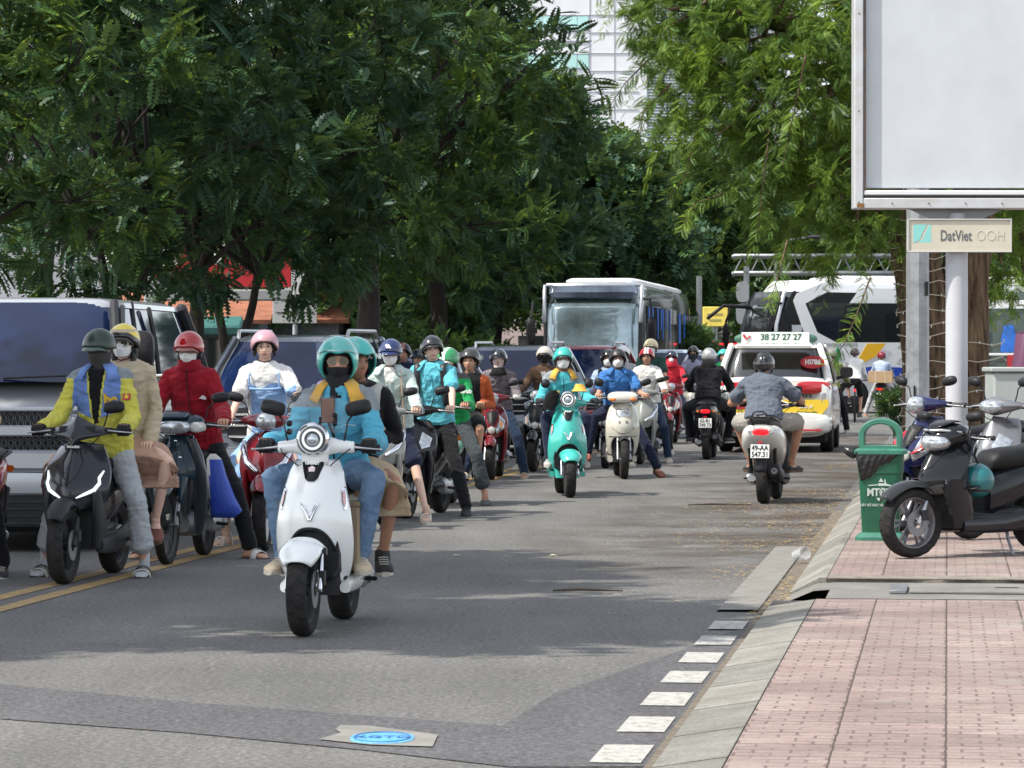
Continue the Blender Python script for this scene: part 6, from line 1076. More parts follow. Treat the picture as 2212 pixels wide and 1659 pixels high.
# inside the van: steering wheel and dashboard hints behind the glass stay dark, side window frames in chrome
b = MB(); b.tube([(.957, .75, 1.34), (.945, 2.5, 1.345), (.94, 4.8, 1.35)], .012, 6); b.build('window_trim', M_CHR, van)
b = MB()
for ya, yb in ((.62, 1.32), (2.35, 2.5)): b = MB(); b.tube([(.935, ya, 1.34), (.888, (ya + yb) / 2, 1.63), (.82, yb, 1.90)], .022, 6); b.build('window_frame', M_DGREY, van)
car('dark_suv', 'dark grey sport utility car behind the pink helmet woman', 'car', (GX(572, 38.5).x, 38.5, 0), R(-6), mat('paint_charcoal', (.16, .175, .2), .28, .6, coat=.9), dict(L=4.8, W=1.86, H=1.76, hood=.98, belt=1.10, hoodlen=1.15, gh=(1.05, 1.75, 4.3, 4.75), topw=.66, rails=1, grille=(.42, .2, .76), mirm=M_DGREY, pilm=MATS['paint_charcoal']))
car('dark_suv', 'dark blue screened car behind the camouflage jacket rider, roof rails fitted', 'car', (GX(1075, 54.5).x, 54.5, 0), R(-7), mat('paint_blue_grey', (.14, .16, .19), .28, .6, coat=.9), dict(L=4.8, W=1.86, H=1.70, hood=.96, belt=1.06, hoodlen=1.15, gh=(1.05, 1.75, 4.2, 4.7), topw=.62, rails=1, plate='51K-098.27', plz=.60, grille=(.52, .16, .78)))
car('maroon_suv', 'dark red sport utility car behind the cyan scooter rider', 'car', (GX(1235, 64).x, 64, 0), R(-7), mat('paint_maroon', (.22, .02, .035), .28, .3, coat=.9), dict(L=4.7, W=1.86, H=1.74, hood=.96, belt=1.06, hoodlen=1.1, gh=(1.05, 1.75, 4.2, 4.7), topw=.62, rails=1))
car('silver_sedan', 'silver saloon car roof between the blue cap woman and the cyan polo rider', 'car', (GX(850, 50).x, 50, 0), R(-7), SILV, dict(L=4.4, W=1.78, H=1.56, hood=.90, belt=.98, hoodlen=1.15, gh=(1.1, 1.9, 3.5, 4.1), topw=.6))
car('white_car', 'white saloon car roof behind the black helmet heads', 'car', (GX(905, 66).x, 66, 0), R(-7), mat('paint_white', (.68, .69, .7), .28, 0, coat=.9), dict(L=4.4, W=1.8, H=1.62, hood=.92, belt=1.0, hoodlen=1.1, gh=(1.05, 1.8, 3.7, 4.3), topw=.62))
car('pale_blue_car', 'pale blue car behind the cream helmet rider', 'car', (GX(1432, 88).x, 88, 0), R(-7), mat('paint_pale_blue', (.42, .5, .58), .28, .4, coat=.9), dict(L=4.6, W=1.82, H=1.72, hood=.95, belt=1.05, hoodlen=1.1, gh=(1.0, 1.65, 4.1, 4.5), topw=.64, mirm=M_DGREY))
car('silver_hatchback', 'silver car behind the silver helmet rider', 'car', (GX(1530, 86).x, 86, 0), R(-7), SILV, dict(L=4.2, W=1.8, H=1.62, hood=.92, belt=1.0, hoodlen=1.0, gh=(1.0, 1.7, 3.7, 4.1), topw=.62))
car('dark_car', 'dark car glimpsed left of the oncoming bus', 'car', (GX(770, 62).x, 62, 0), R(-7), MATS['paint_charcoal'], dict(L=4.5, W=1.84, H=1.66, hood=.92, belt=1.0, hoodlen=1.0, gh=(1.0, 1.7, 3.9, 4.4), topw=.62))
su = [c for c in bpy.data.objects if c.get('label', '').startswith('dark blue screened')][0]
for x, c in ((-.62, (.2, .35, .4)), (-.45, (.35, .35, .3))):
    b = MB(); b.cyl((x, 1.335, 1.50), (x, 1.33, 1.503), .055, n=16); b.build('windscreen_sticker', mat('glass_sticker_' + cname(c), c, .5), su)
# taxi from behind
TXW = mat('paint_taxi_white', (.70, .70, .67), .25, 0, coat=.9, var=.03)
d = 56.; tl = car('taxi', 'white taxi people carrier seen from behind with green roof sign', 'taxi', RP(*(lambda p: (p.dot(RU) + 4.6, p.dot(RV)))(GX(1672, d))), R(180 - 7), TXW, dict(L=4.6, W=1.83, H=1.74, hood=.95, belt=1.14, rearz=1.2, hoodlen=1.0, gh=(.95, 1.6, 4.2, 4.52), topw=.70, glass=M_GLD, mirm=M_BLK), group=None)
def onrear(nm, m, pts, y=4.605, th=.012, par=tl): b = MB(); b.prism(pts, (0, y, 0), (-1, 0, 0), (0, 0, 1), th); return b.build(nm, m, par, smooth=False)
b = MB(); b.loft([ring((0, y, z), X_, Z_, w, h_, 30, 5) for y, w, z, h_ in ((4.40, .90, .8, .42), (4.56, .88, .78, .40), (4.60, .84, .78, .36))]); b.build('tailgate', TXW, tl); b = MB(); b.loft([ring((0, y, .46), X_, Z_, w, h_, 30, 4) for y, w, h_ in ((4.4, .91, .2), (4.62, .88, .18), (4.68, .8, .14), (4.69, .6, .08))]); b.build('bumper', TXW, tl)
b = MB(); b.box((0, 4.50, 1.70), (1.2, .35, .05), ch=.02, rx=R(-6)); b.build('roof_spoiler', TXW, tl)
for s in (-1, 1):
    b = MB(); b.loft([ring((s * x, 4.60 + o_, 1.03), V3(1, -s * .25, 0), V3(0, 0, 1), a, c, 20, 3.2) for x, o_, a, c in ((.62, -.05, .27, .105), (.62, .01, .26, .1), (.63, .03, .2, .07))]); t = b.build('tail_light', M_REDL, tl); b = MB(); b.box((s * .45, 4.63, 1.04), (.12, .03, .05)); b.build('reverse_lamp', M_LENS, t)
    b = MB(); b.loft([ring((s * .80, 4.60 + o_, .86), V3(1, -s * .4, 0), Z_, a, c, 14, 2.5) for o_, a, c in ((-.03, .07, .11), (.01, .055, .09))]); b.build('corner_lamp', M_LENS, t)
    b = MB(); b.box((s * .6, 4.70, .36), (.3, .01, .03)); b.build('reflector', M_REDL, tl)
yb_ = onrear('yellow_band', mat('band_yellow', (.75, .52, .04), .5), [(-.86, .84), (.86, .84), (.86, .74), (.75, .60), (-.75, .60), (-.86, .74)], 4.612); GT = mat('dark_green_print', (.02, .12, .06), .5)
lettering('TUYỂN DỤNG', .10, GT, yb_, (.35, 4.627, .765), ax=(-1, 0, 0), bold=.004, wide=1.05); lettering('TÀI XẾ TAXI', .085, GT, yb_, (.50, 4.627, .66), ax=(-1, 0, 0), wide=.9); q = onrear('phone_panel', RED, [(-.64, .76), (-.36, .76), (-.36, .69), (-.64, .69)], 4.626, .004, yb_); lettering('38 27 27', .06, M_WHT, q, (-.50, 4.633, .725), ax=(-1, 0, 0), bold=.002)
lettering('(Trừ hàng tuần)', .05, GT, yb_, (-.52, 4.627, .645), ax=(-1, 0, 0)); lettering('2.0 G', .07, M_TXT, tl, (-.52, 4.61, .90), ax=(-1, 0, 0), bold=.003)
b = MB(); b.loft([ring((-.60, y, 1.43 - (y - 4.5) * .0), V3(-1, 0, 0), Z_, .19, .10, 24, 2) for y in (4.40, 4.475)]); dc = b.build('number_decal', RED, tl); lettering('10786', .105, M_WHT, dc, (-.60, 4.478, 1.43), ax=(-1, 0, 0), bold=.005)
b = MB(); b.loft([ring((0, y, 1.80), X_, Z_, .66 * k, .115, 24, 2.6) for y, k in ((3.85, .9), (3.9, 1), (4.1, 1), (4.15, .9))]); sg = b.build('roof_sign', mat('sign_green', (.06, .16, .12), .5), tl); b = MB(); b.box((0, 4.155, 1.82), (1.08, .02, .17), ch=.004); pn = b.build('sign_panel', M_WHT, sg); lettering('38 27 27 27', .135, GT, pn, (-.09, 4.167, 1.825), ax=(-1, 0, 0), bold=.004); b = MB(); b.tube([(.50, 4.17, 1.86), (.46, 4.17, 1.80), (.40, 4.17, 1.84)], .02, 6); b.build('logo', RED, pn)
# ---------------------------------------------------------------- buses
def bus(name, label, loc, rotz, body, P, group='coaches in the background'):
    root = tag(empty(name, loc, rotz), label, 'bus', group); H, L_, hw = P.get('H', 3.5), P.get('L', 12.), 1.25
    def bld(nm, m, fn, par=None, ang=.6, mods=()): b = MB(); fn(b); return b.build(nm, m, par or root, ang, mods)
    yf = lambda z: float(slerp([(.3, .0), (1.2, -.02), (2.2, .08), (3.0, .32), (max(H, 3.4), .8)], z))
    def rr(z, w, o_=0): return ring((0, (yf(z) + o_ + L_) / 2, z), X_, Y_, w, (L_ - yf(z) - o_) / 2, 56, 9)
    bld('body', body, lambda b: b.loft([rr(.35, 1.2), rr(.5, 1.25), rr(1.2, 1.25), rr(2.0, 1.25), rr(2.8, 1.24), rr(3.2, 1.22), rr(H - .1, 1.16), rr(H, 1.0)]))
    ws = P.get('ws', (1.15, 3.1)); g = []
    for z in np.linspace(ws[0], ws[1], 14): g.append([V3(1.22 * u, yf(z) - .02 + .35 * abs(u) ** 7, z) for u in np.linspace(-1, 1, 25)])
    bld('windscreen', P.get('wsm', M_GLS), lambda b: b.grid(np.array(g)), mods=(sol(.02, 1),))
    bld('windscreen_surround', M_BLK, lambda b: [b.tube([(s * 1.19, yf(z) - .0 + .2, z) for z in np.linspace(ws[0], ws[1], 8)], .05, 8) for s in (-1, 1)])
    for s in (-1, 1):
        bld('side_window', M_GLD, lambda b: b.box((s * 1.252, L_ / 2 + .3, P.get('winz', 2.25)), (.02, L_ - 2.4, 1.15), ch=.005))
        for k in range(7): bld('window_post', M_BLK, lambda b: b.box((s * 1.264, 2.4 + k * 1.45, P.get('winz', 2.25)), (.012, .07, 1.12), ch=.003))
        bld('mirror', M_BLK, lambda b: [b.tube([(s * 1.15, .45, 3.0), (s * 1.45, -.1, 2.95), (s * 1.5, -.25, 2.5)], .035, 8), b.loft([ring((s * 1.5, -.25 + o_, 2.15), X_, Z_, a, c, 14, 3) for o_, a, c in ((-.06, .08, .25), (0, .12, .36), (.05, .1, .3))])])
        for y in (2.4, L_ - 3): w_ = bld('wheel', M_DGREY, lambda b: b.lathe([(s * 1.24, 0), (s * 1.24, .28), (s * 1.0, .28), (s * 1.0, 0)], (0, y, .48), 'X', 22, close=False)); bld('tyre', M_RUB, lambda b: b.lathe([(s * 1.0, .3), (s * 1.0, .47), (s * 1.25, .47), (s * 1.262, .3)], (0, y, .48), 'X', 28), par=w_)
        bld('headlight', M_LENS, lambda b: b.loft([ring((s * .95, o_, .8), V3(1, s * .4, 0), Z_, a, c, 16, 3) for o_, a, c in ((-.04, .15, .08), (.02, .22, .12))]))
    bld('bumper_grille', M_BLK, lambda b: b.box((0, -.02, .62), (1.4, .06, .2)))
    bld('roof_unit', P.get('roofm', M_WHT), lambda b: b.loft([rr(H - .02, .95, 1.0), rr(H + .08, .95, 1.1), rr(H + .13, .85, 1.3)]))
    return root
BUSD = mat('paint_bus_dark', (.06, .08, .08), .25, .3, coat=.9); WSR = mat('reflective_windscreen', (.20, .27, .30), .08, .45, coat=1, var=.6, vscale=.6)
b1 = bus('oncoming_bus', 'dark bus with large reflective windscreen coming towards the camera', GX(1279, 88), R(-7), BUSD, dict(H=3.4, wsm=WSR, ws=(.9, 2.85), roofm=M_WHT)); b = MB(); b.box((0, .33, 3.16), (2.2, .3, .38), ch=.1, rx=R(-25)); b.build('destination_glass', mat('pale_top_glass', (.22, .27, .36), .1, .5, coat=1, var=.4, vscale=1.5), b1); b = MB(); b.tube([(s * 1.17, .35, 3.32) for s in (-1, 1)], .05, 8); [b.tube([(s * 1.2, .05, 2.4), (s * 1.22, .3, 3.3)], .05, 8) for s in (-1, 1)]; b.build('frame_edge', SILV, b1)
CURT = mat('blue_curtain', (.03, .15, .55), .8, var=.3, vscale=3)
for i, y in enumerate((1.8, 3.0, 4.6, 5.6, 6.2, 7.4, 8.6)): b = MB(); b.loft([ring((1.268, y, z), Y_, X_, w, .006, 10, 3) for z, w in ((2.0 + .25 * (i % 2), .1), (2.4, .12), (2.8, .16))]); b.build('curtain', CURT, b1)
b2 = bus('second_bus', 'second bus with blue curtains half hidden behind the oncoming bus', GX(1338, 101), R(-7), BUSD, dict(H=3.55))
for y in (1.6, 2.6, 4.2, 6, 8): b = MB(); b.box((1.27, y, 2.4), (.012, .5, .9), ch=.003); b.build('curtain', CURT, b2)
BUSW = mat('paint_bus_white', (.72, .73, .74), .25, 0, coat=.9)
c1 = bus('white_coach', 'white coach with yellow, green and blue swooshes turning across the junction', GX(1628, 97), R(-73), BUSW, dict(H=3.62, L=12.2, wsm=M_GLD, ws=(.95, 3.3), winz=2.52)); X1 = 1.27
def sidep(nm, m, pts, x=X1, par=c1, th=.01):
    if sum(pts[i][0] * pts[(i + 1) % len(pts)][1] - pts[(i + 1) % len(pts)][0] * pts[i][1] for i in range(len(pts))) < 0: pts = pts[::-1]
    b = MB(); b.prism(pts, (x, 0, 0), (0, 1, 0), (0, 0, 1), th); return b.build(nm, m, par, smooth=False)
sidep('front_glass', M_BLKG, [(.1, 1.3), (1.25, 1.5), (12, 1.9), (12, 3.15), (1.1, 3.3), (.62, 3.28), (.3, 2.5)], 1.256); sidep('long_window', M_GLD, [(1.3, 1.97), (11.9, 1.97), (11.9, 3.0), (1.1, 3.0)], 1.262); sidep('white_arch', BUSW, [(.95, 1.0), (1.05, 1.95), (.65, 3.05), (.75, 3.25), (1.6, 3.58), (2.0, 3.48), (1.0, 2.98), (1.35, 2.2), (1.9, 1.93), (3, 1.93), (3, 1.0)], 1.276, th=.02)
sidep('lower_side', BUSW, [(2.9, 1.0), (2.9, 1.93), (12, 1.93), (12, 1.0)], 1.268); sidep('notice_panel', mat('notice_grey', (.45, .47, .48), .6), [(.62, 1.85), (.9, 1.85), (.9, 2.4), (.62, 2.4)], 1.27); sidep('top_stripe', BUSW, [(2.3, 3.0), (11.9, 3.0), (11.9, 3.4), (2.6, 3.4)], 1.272)
YO = mat('swoosh_yellow', (.75, .42, .02), .4); sidep('yellow_swoosh', YO, [(2.1, 1.28), (2.55, 1.5), (2.8, 1.9), (3.35, 1.9), (3.05, 1.55), (2.6, 1.34)], 1.298); sidep('green_swoosh', mat('swoosh_green', (.02, .25, .08), .4), [(1.2, 1.2), (1.7, 1.42), (1.95, 1.82), (2.05, 1.6), (1.9, 1.34), (1.6, 1.24)], 1.298); sidep('blue_swoosh', mat('swoosh_blue', (.02, .06, .4), .4), [(2.3, 1.2), (3, 1.28), (4.5, 1.22), (9, 1.3), (9, .95), (3, .98)], 1.298)
lettering('UNIVERSE XPRESS', .12, M_TXT, c1, (1.30, 2.0, 1.86), ax=(0, 1, 0), wide=1.1); b = MB(); g = [[V3(1.2 * u, yy, zz) for u in np.linspace(-1, 1, 9)] for yy, zz in ((-.02, 1.0), (.07, 2.2), (.34, 3.1), (.5, 3.32))]; b.grid(np.array(g) + V3(0, -.035, 0)); b.build('front_mask', M_BLKG, c1, mods=(sol(.01, 0),)); b = MB(); b.tube([(1.16, .45, 3.3), (1.2, .2, 2.4), (1.24, .12, 1.3)], .06, 8); b.build('silver_corner_pillar', SILV, c1)
b = MB(); b.tube([(-.9, .3, 2.9), (-1.0, -.5, 2.95), (-1.05, -.95, 2.6)], .05, 8); b.build('mirror_arm', M_BLK, c1)
for y in (2.2, 3.4, 4.6, 5.9, 7.4, 8.9): b = MB(); b.loft([ring((1.268, y, z), Y_, X_, w, .004, 10, 3) for z, w in ((1.98, .05), (2.4, .07), (2.9, .09))]); b.build('curtain', CURT, c1)
c2 = bus('red_lettered_coach', 'bus with big red lettering partly hidden behind the tree trunk at the right edge', GX(2078, 92), R(-88), mat('paint_bus_grey', (.05, .075, .065), .3, 0, coat=.3), dict(H=3.0, L=11, ws=(1.1, 2.7), winz=2.2))
b = MB(); b.box((1.262, 5.6, 2.87), (.02, 10.6, .22), ch=.01); b.box((1.262, 5.6, 1.60), (.02, 10.6, .06), ch=.005); b.build('white_band', BUSW, c2); lettering('Phở', .85, RED, c2, (1.275, 1.45, 1.22), ax=(0, 1, 0), bold=.04, wide=.75); lettering('HIỆP', .42, RED, c2, (1.275, 1.5, .62), ax=(0, 1, 0), bold=.03)
for y in (1.0, 1.9, 2.8, 3.9): b = MB(); b.loft([ring((1.266, y, z), Y_, X_, w, .004, 12, 2.6) for z, w in ((1.65, .22), (2.0, .2), (2.35, .12))]); b.build('seat_back', CURT, c2)
# ---------------------------------------------------------------- riders and their machines
TEALJ = cloth('sky_blue', (.09, .36, .50)); GREYY = cloth('grey_yoke', (.22, .25, .27)); YELC = cloth('mustard', (.62, .36, .07)); BLK = cloth('black', (.012, .012, .014)); NAVY = cloth('navy', (.015, .02, .045)); DENIM = mat('denim', (.07, .13, .24), .9, bump=.6, bscale=16, vscale=6, vcol=(.17, .26, .38)); BEI = cloth('beige', (.50, .42, .30)); LGREY = cloth('light_grey', (.36, .38, .40)); RED_J = cloth('red', (.25, .010, .02)); WHC = cloth('white', (.68, .67, .65)); MINT = cloth('mint', (.42, .52, .49)); CYP = cloth('cyan_polo', (.11, .43, .52)); GLV = mat('glove_black', (.013, .013, .015), .85, bump=.4, bscale=70)
PW_ = mat('paint_pearl_white', (.80, .82, .81), .22, 0, coat=1., var=.02, rvar=.05); PT_ = mat('paint_teal', (.04, .42, .36), .25, 0, coat=1., var=.04, rvar=.05); PK_ = paint('black', (.012, .013, .016)); PN_ = paint('navy', (.012, .03, .045)); PR_ = paint('wine_red', (.15, .008, .014)); PG_ = paint('grey_green', (.26, .27, .25)); PC_ = mat('paint_cream', (.58, .56, .48), .28, 0, coat=.8, var=.05); PB_ = paint('beige_gold', (.36, .32, .23), .2)
HT = (.04, .40, .36); HB = (.012, .012, .014)
def chest(j, x, t, off=.03, rx=.19, ry=.13):
    c = j['hip'] + j['up'] * j['Lt'] * t; ry = lerp([(0, .13), (.18, .122), (.38, .113), (.62, .12), (.8, .115), (.9, .098), (.97, .085), (1.03, .066)], t); y = max(.05, 1 - (abs(x) / .205) ** 2.3) ** (1 / 2.3) * (ry * j['B'] + off + .009); return c + V3(x, 0, 0) - j['fw'] * y
def collar(root, j, m, w=.075, open_=True):
    b = MB(); nk = j['neck']
    for s in (-1, 1):
        P = []
        for k in np.linspace(0, 1, 8):
            a = math.pi * (.08 + .84 * k) if False else math.pi * (k * .86); x = s * math.sin(a) * .078 * 1.0; y = (math.cos(a)) * .075
            top = nk + V3(x * 1.0, y + .012, .045 - .02 * k); out = nk + V3(x * 1.75 + s * .035 * k, y * 1.45 + .01 - .045 * k, -.02 - w * .95 * k); P.append([top, (top + out) / 2 + V3(s * .004, -.006 * k, .012), out])
        b.grid(np.array(P))
    return b.build('collar', m, root, ang=None, mods=(sol(.006, 0),))
def tube_on(root, nm, m, pts, r, flat=1.): b = MB(); b.tube(pts, r, 8, flat=flat); return b.build(nm, m, root)
def strapf(root, j, m, s, w=.026, t1=.45, nm='backpack_strap', xs=.11):
    P = []
    for t in np.linspace(1.0, t1, 9): c = chest(j, s * (xs + .03 * (1 - t)), t, .036); c2 = c + V3(w, 0, 0); c1 = c - V3(w, 0, 0); P.append([c1, c2])
    top = j['neck'] + V3(s * xs, .08, -.03); P = [[top - V3(w, 0, 0), top + V3(w, 0, 0)]] + [[j['neck'] + V3(s * xs - w, -.0, .005), j['neck'] + V3(s * xs + w, -.0, .005)]] + P; b = MB(); b.grid(np.array(P)); return b.build(nm, m, root, ang=None, mods=(sol(.014, 1),))
def crest(root, j, x, t, kind):
    c = chest(j, x, t, .037); b = MB(); b.T = None
    if kind == 'round_print':
        b.loft([ring(c - V3(0, o_, 0), X_, j['up'], .03, .022, 20) for o_ in (0, .003)]); b.build('crest', mat('crest_orange', (.75, .30, .16), .8, var=.4, vscale=90, vcol=(.7, .6, .5)), root); b = MB(); b.box(c - V3(0, .002, .035), (.08, .004, .008)); b.build('printed_line', WHC, root)
def bag_on_back(root, j, m, w=.15, h=.2): b = MB(); b.loft([ring(j['hip'] + j['up'] * j['Lt'] * t + j['fw'] * (.16 + .04 * math.sin(max(0, (t - .3) * 3.5))), X_, j['fw'], w * k, .07 * k, 20, 3.5) for t, k in ((.3, .8), (.35, 1), (.8, 1), (.93, .7))]); return b.build('backpack', m, root)
rot = lambda a: R(a)
FD = [(-.30, .78, .085), (.30, .78, .085)]; FO = [(-.17, .54, .41), (.17, .54, .41)]
# 1 hero ------------------------------------------------------------------
L1 = G(655, 1375); r1 = rot(-7)
h = two_wheeler('scooter', 'white retro electric scooter with round headlight in the foreground', 'scooter', L1, r1, 'retro', PW_, badge='VINFAST', sticker=1, tw=.056, R=.25)
b = MB(); P = []
for k in np.linspace(0, 1, 8): P.append([V3(.17 * u * (1 + .15 * k), .30 + .05 * k + .05 * u * u, 1.08 + .21 * k - .05 * k * u * u) for u in np.linspace(-1, 1, 13)])
b.grid(np.array(P)); b.build('windshield', mat('thin_clear_film', (.8, .88, .92), .04, alpha=.035, spec=.6), h, ang=None, mods=(sol(.003, 0),))
for q in ((-.14, .36, 1.13), (-.14, .36, 1.085)): b = MB(); b.ball((q[0], q[1] - .01, q[2]), (.018, .018, .018), 12, 8); b.build('mount_knob', M_BLKG, h)
def hero_x(root, j):
    collar(root, j, YELC, .085); tube_on(root, 'zip', NAVY, [chest(j, 0, t, .031) for t in np.linspace(.95, .1, 10)], .0045)
    for s in (-1, 1): tube_on(root, 'pocket_piping', mat('reflective_piping', (.4, .5, .52), .5), [chest(j, s * .06, .62, .034), chest(j, s * .12, .60, .034)], .003)
def rg_hero(c, J): n = J['neck']; return ((c[:, 2] > n[2] - .12 - .25 * np.clip(np.abs(c[:, 0]) - .19, 0, 1)) & (np.abs(c[:, 0] - n[0]) > .07)).astype(int)
person('foreground rider in sky blue jacket, black balaclava and mirrored sunglasses on the white scooter', L1, r1, neck=(.045, .84, 1.335), hip=(.02, .97, .86), grips=[(-.285, .44, 1.0), (.285, .44, 1.0)], ankles=[(-.21, .60, .40), (.205, .60, .40)], kpole=(.55, -.9, .75), feet=[(-.35, -1, 0), (.3, -1, 0)], build=.99, hyaw=R(10), hpitch=R(-3),
 top=dict(mats=[TEALJ, GREYY], region=rg_hero, fold=.010), arm='long', sleeve=1.6, legs=DENIM, leg='long', glove=GLV, shoe=('sneaker', (.52, .42, .30)), mask=('balaclava', (.010, .010, .012)), glasses=('aviator', (.45, .33, .2)), helmet=dict(col=HT, kind='three', visor=True, gloss=.15), extra=hero_x, vox=.008, long_hem=.06, epole=(.25, .6, -.9))
def pil_x(root, j):
    strapf(root, j, mat('strap_grey', (.45, .45, .42), .9), 1, .03); lettering('XANH', .042, M_WHT, root, V3(*(Matrix.Translation(Vector(j['head'])) @ Matrix.Rotation(R(35), 4, 'Z') @ Vector((.103, -.048, .04)))), ax=(.62, -.0 + .78, 0), up=(-.1, 0, 1), bold=.002)
person('passenger in black top and khaki skirt behind the white scooter rider', L1, r1, hip=(.03, 1.33, .90), neck=(.10, 1.20, 1.34), head=(.09, 1.15, 1.455), hyaw=R(42), grips=[(-.12, 1.05, 1.0), (.16, 1.1, 1.0)], ankles=[(-.22, 1.02, .37), (.265, 1.02, .37)], kpole=(.7, -1, .6), fem=True, build=.95, skin=M_SKIN3, top=dict(mats=[BLK], fold=.006), arm='long', legs=cloth('khaki_skirt', (.40, .31, .20)), leg='skirt', shoe=('sneaker', (.015, .015, .016)), helmet=dict(col=HT, kind='three'), hair=('short',), extra=pil_x)
o = tag(empty('phone', L1, r1), 'brown backed phone in a clamp above the white scooter headlight', 'phone'); b = MB(); b.box((.075, .33, 1.20), (.075, .012, .135), ch=.005); b.build('phone_case', mat('phone_brown', (.11, .04, .025), .2, coat=1), o); b = MB(); [b.box(c, q) for c, q in (((.075, .34, 1.15), (.10, .02, .035)), ((.035, .33, 1.14), (.012, .035, .05)), ((.115, .33, 1.14), (.012, .035, .05)))]; [b.ball(c, .015, 10, 6) for c in ((.115, .32, 1.175), (.115, .32, 1.13))]; b.tube([(.075, .35, 1.14), (.10, .38, 1.06)], .009, 6); b.build('clamp', M_BLKG, o)
o = tag(empty('storage_box', L1, r1), 'tan box standing on the white scooter floorboard', 'box'); b = MB(); b.box((.0, .60, .50), (.44, .22, .36), ch=.012); b.build('box_body', mat('box_tan', (.30, .23, .15), .8, bump=.3, bscale=40), o); b = MB(); b.box((.0, .60, .685), (.45, .23, .03), ch=.006); b.build('lid', mat('box_lid', (.22, .17, .11), .8), o)
# 2 black scooter --------------------------------------------------------
L2 = G(137, 1262); r2 = rot(-8.5)
two_wheeler('scooter', 'black sporty scooter with white V shaped running lights under the yellow jacket rider', 'scooter', L2, r2, 'sport', paint('graphite', (.028, .03, .036)), badge='HONDA', tw=.055, R=.255, onemirror=1, mk='angular')
YEL_C = cloth('lemon', (.55, .52, .09)); BLU_C = cloth('periwinkle', (.15, .25, .55))
def rg2(c, J):
    n, hp = J['neck'], J['hip']; ax = np.abs(c[:, 0] - n[0] * (c[:, 2] - hp[2]) / (n[2] - hp[2])); z = c[:, 2]; front = c[:, 1] < n[1] - .02
    out = np.where((ax < .165) & (z > hp[2] + .20 + .35 * ax), 1, 0); out = np.where((z > n[2] - .07) & (ax > .10), 2, out)
    v = .010 + .045 * np.clip((z - hp[2] - .12) / .4, 0, 1); out = np.where(front & (ax < v + .014) & (z > hp[2] + .2), 0, out); out = np.where(front & (ax < v) & (z > hp[2] + .16), 3, out); return out
def x2(root, j):
    collar(root, j, BLU_C, .07); lettering('be', .095, mat('print_orange_yellow', (.75, .45, .03), .7), root, chest(j, .10, .70, .052), up=j['up'], bold=.005)
    e = j['SH'][1] * .55 + j['EL'][1] * .45; b = MB(); b.box(e + V3(.01, -.073, .0), (.055, .006, .045), ch=.002, rx=R(-15)); f = b.build('flag_patch', RED, root); lettering('★', .05, mat('star_yellow', (.8, .6, .05), .6), f, e + V3(.01, -.079, .0)); lettering('&', .07, BLU_C, root, j['EL'][1] * .45 + j['W'][1] * .55 + V3(.0, -.062, .015), bold=.003)
person('rider in lemon and blue jacket with dark green peaked helmet and grey face scarf', L2, r2, neck=(.03, .80, 1.42), hip=(.03, .98, .87), hyaw=R(-14), hpitch=R(12), grips=[(-.30, .45, 1.0), (.29, .45, 1.0)], ankles=[(-.37, .86, .085), (.33, .84, .085)], feet=[(-.15, -1, 0), (.08, -1, 0)], kpole=(.45, -1, .5), build=1.06, top=dict(mats=[YEL_C, BLU_C, GREYY, BLK], region=rg2, fold=.011), sleeve=1.6, legs=LGREY, leg='crop', glove=GLV, shoe=('slide', (.6, .58, .52), 'sock'), mask=('gaiter', (.05, .045, .045), .004), glasses=None, helmet=dict(col=(.022, .04, .03), kind='cap', peak=(.05, .08, .065, 1), gloss=.3, strap=False), hair=('short',), extra=x2, vox=.008, long_hem=.02)
person('passenger in beige jacket with yellow helmet, cream round sunglasses and white mask', L2, r2, hip=(.06, 1.34, .92), neck=(.09, 1.22, 1.46), hyaw=R(-4), grips=[(-.13, 1.1, .98), (.28, 1.12, .86)], hands=[None, (.28, 1.18, .90)], ankles=[(-.34, 1.1, .36), (.335, 1.12, .37)], feet=[(-.2, -1, -.25), (.3, -1, -.35)], kpole=(1, -1, .4), fem=True, build=1.0, skin=M_SKIN2, top=dict(mats=[BEI], fold=.01), sleeve=2.2, legs=cloth('dusty_pink', (.42, .26, .19)), leg='skirt', shoe=('flat', (.16, .055, .04)), mask=('surgical', (.8, .8, .79)), glasses=('round', (.62, .56, .42)), helmet=dict(col=(.72, .55, .03), kind='half', peak=(.02, .02, .02), band=(.02, .02, .02)), hair=('long',), extra=lambda r_, j: (lambda b: (b.loft([ring(j['head'] + V3(0, .012, z), X_, Y_, a, c, 24) for z, a, c in ((.055, .082, .10), (.08, .088, .106), (.10, .08, .1))], caps=False), b.build('hood', BEI, r_, mods=(sol(.01, 1),))))(MB()), vox=.009)
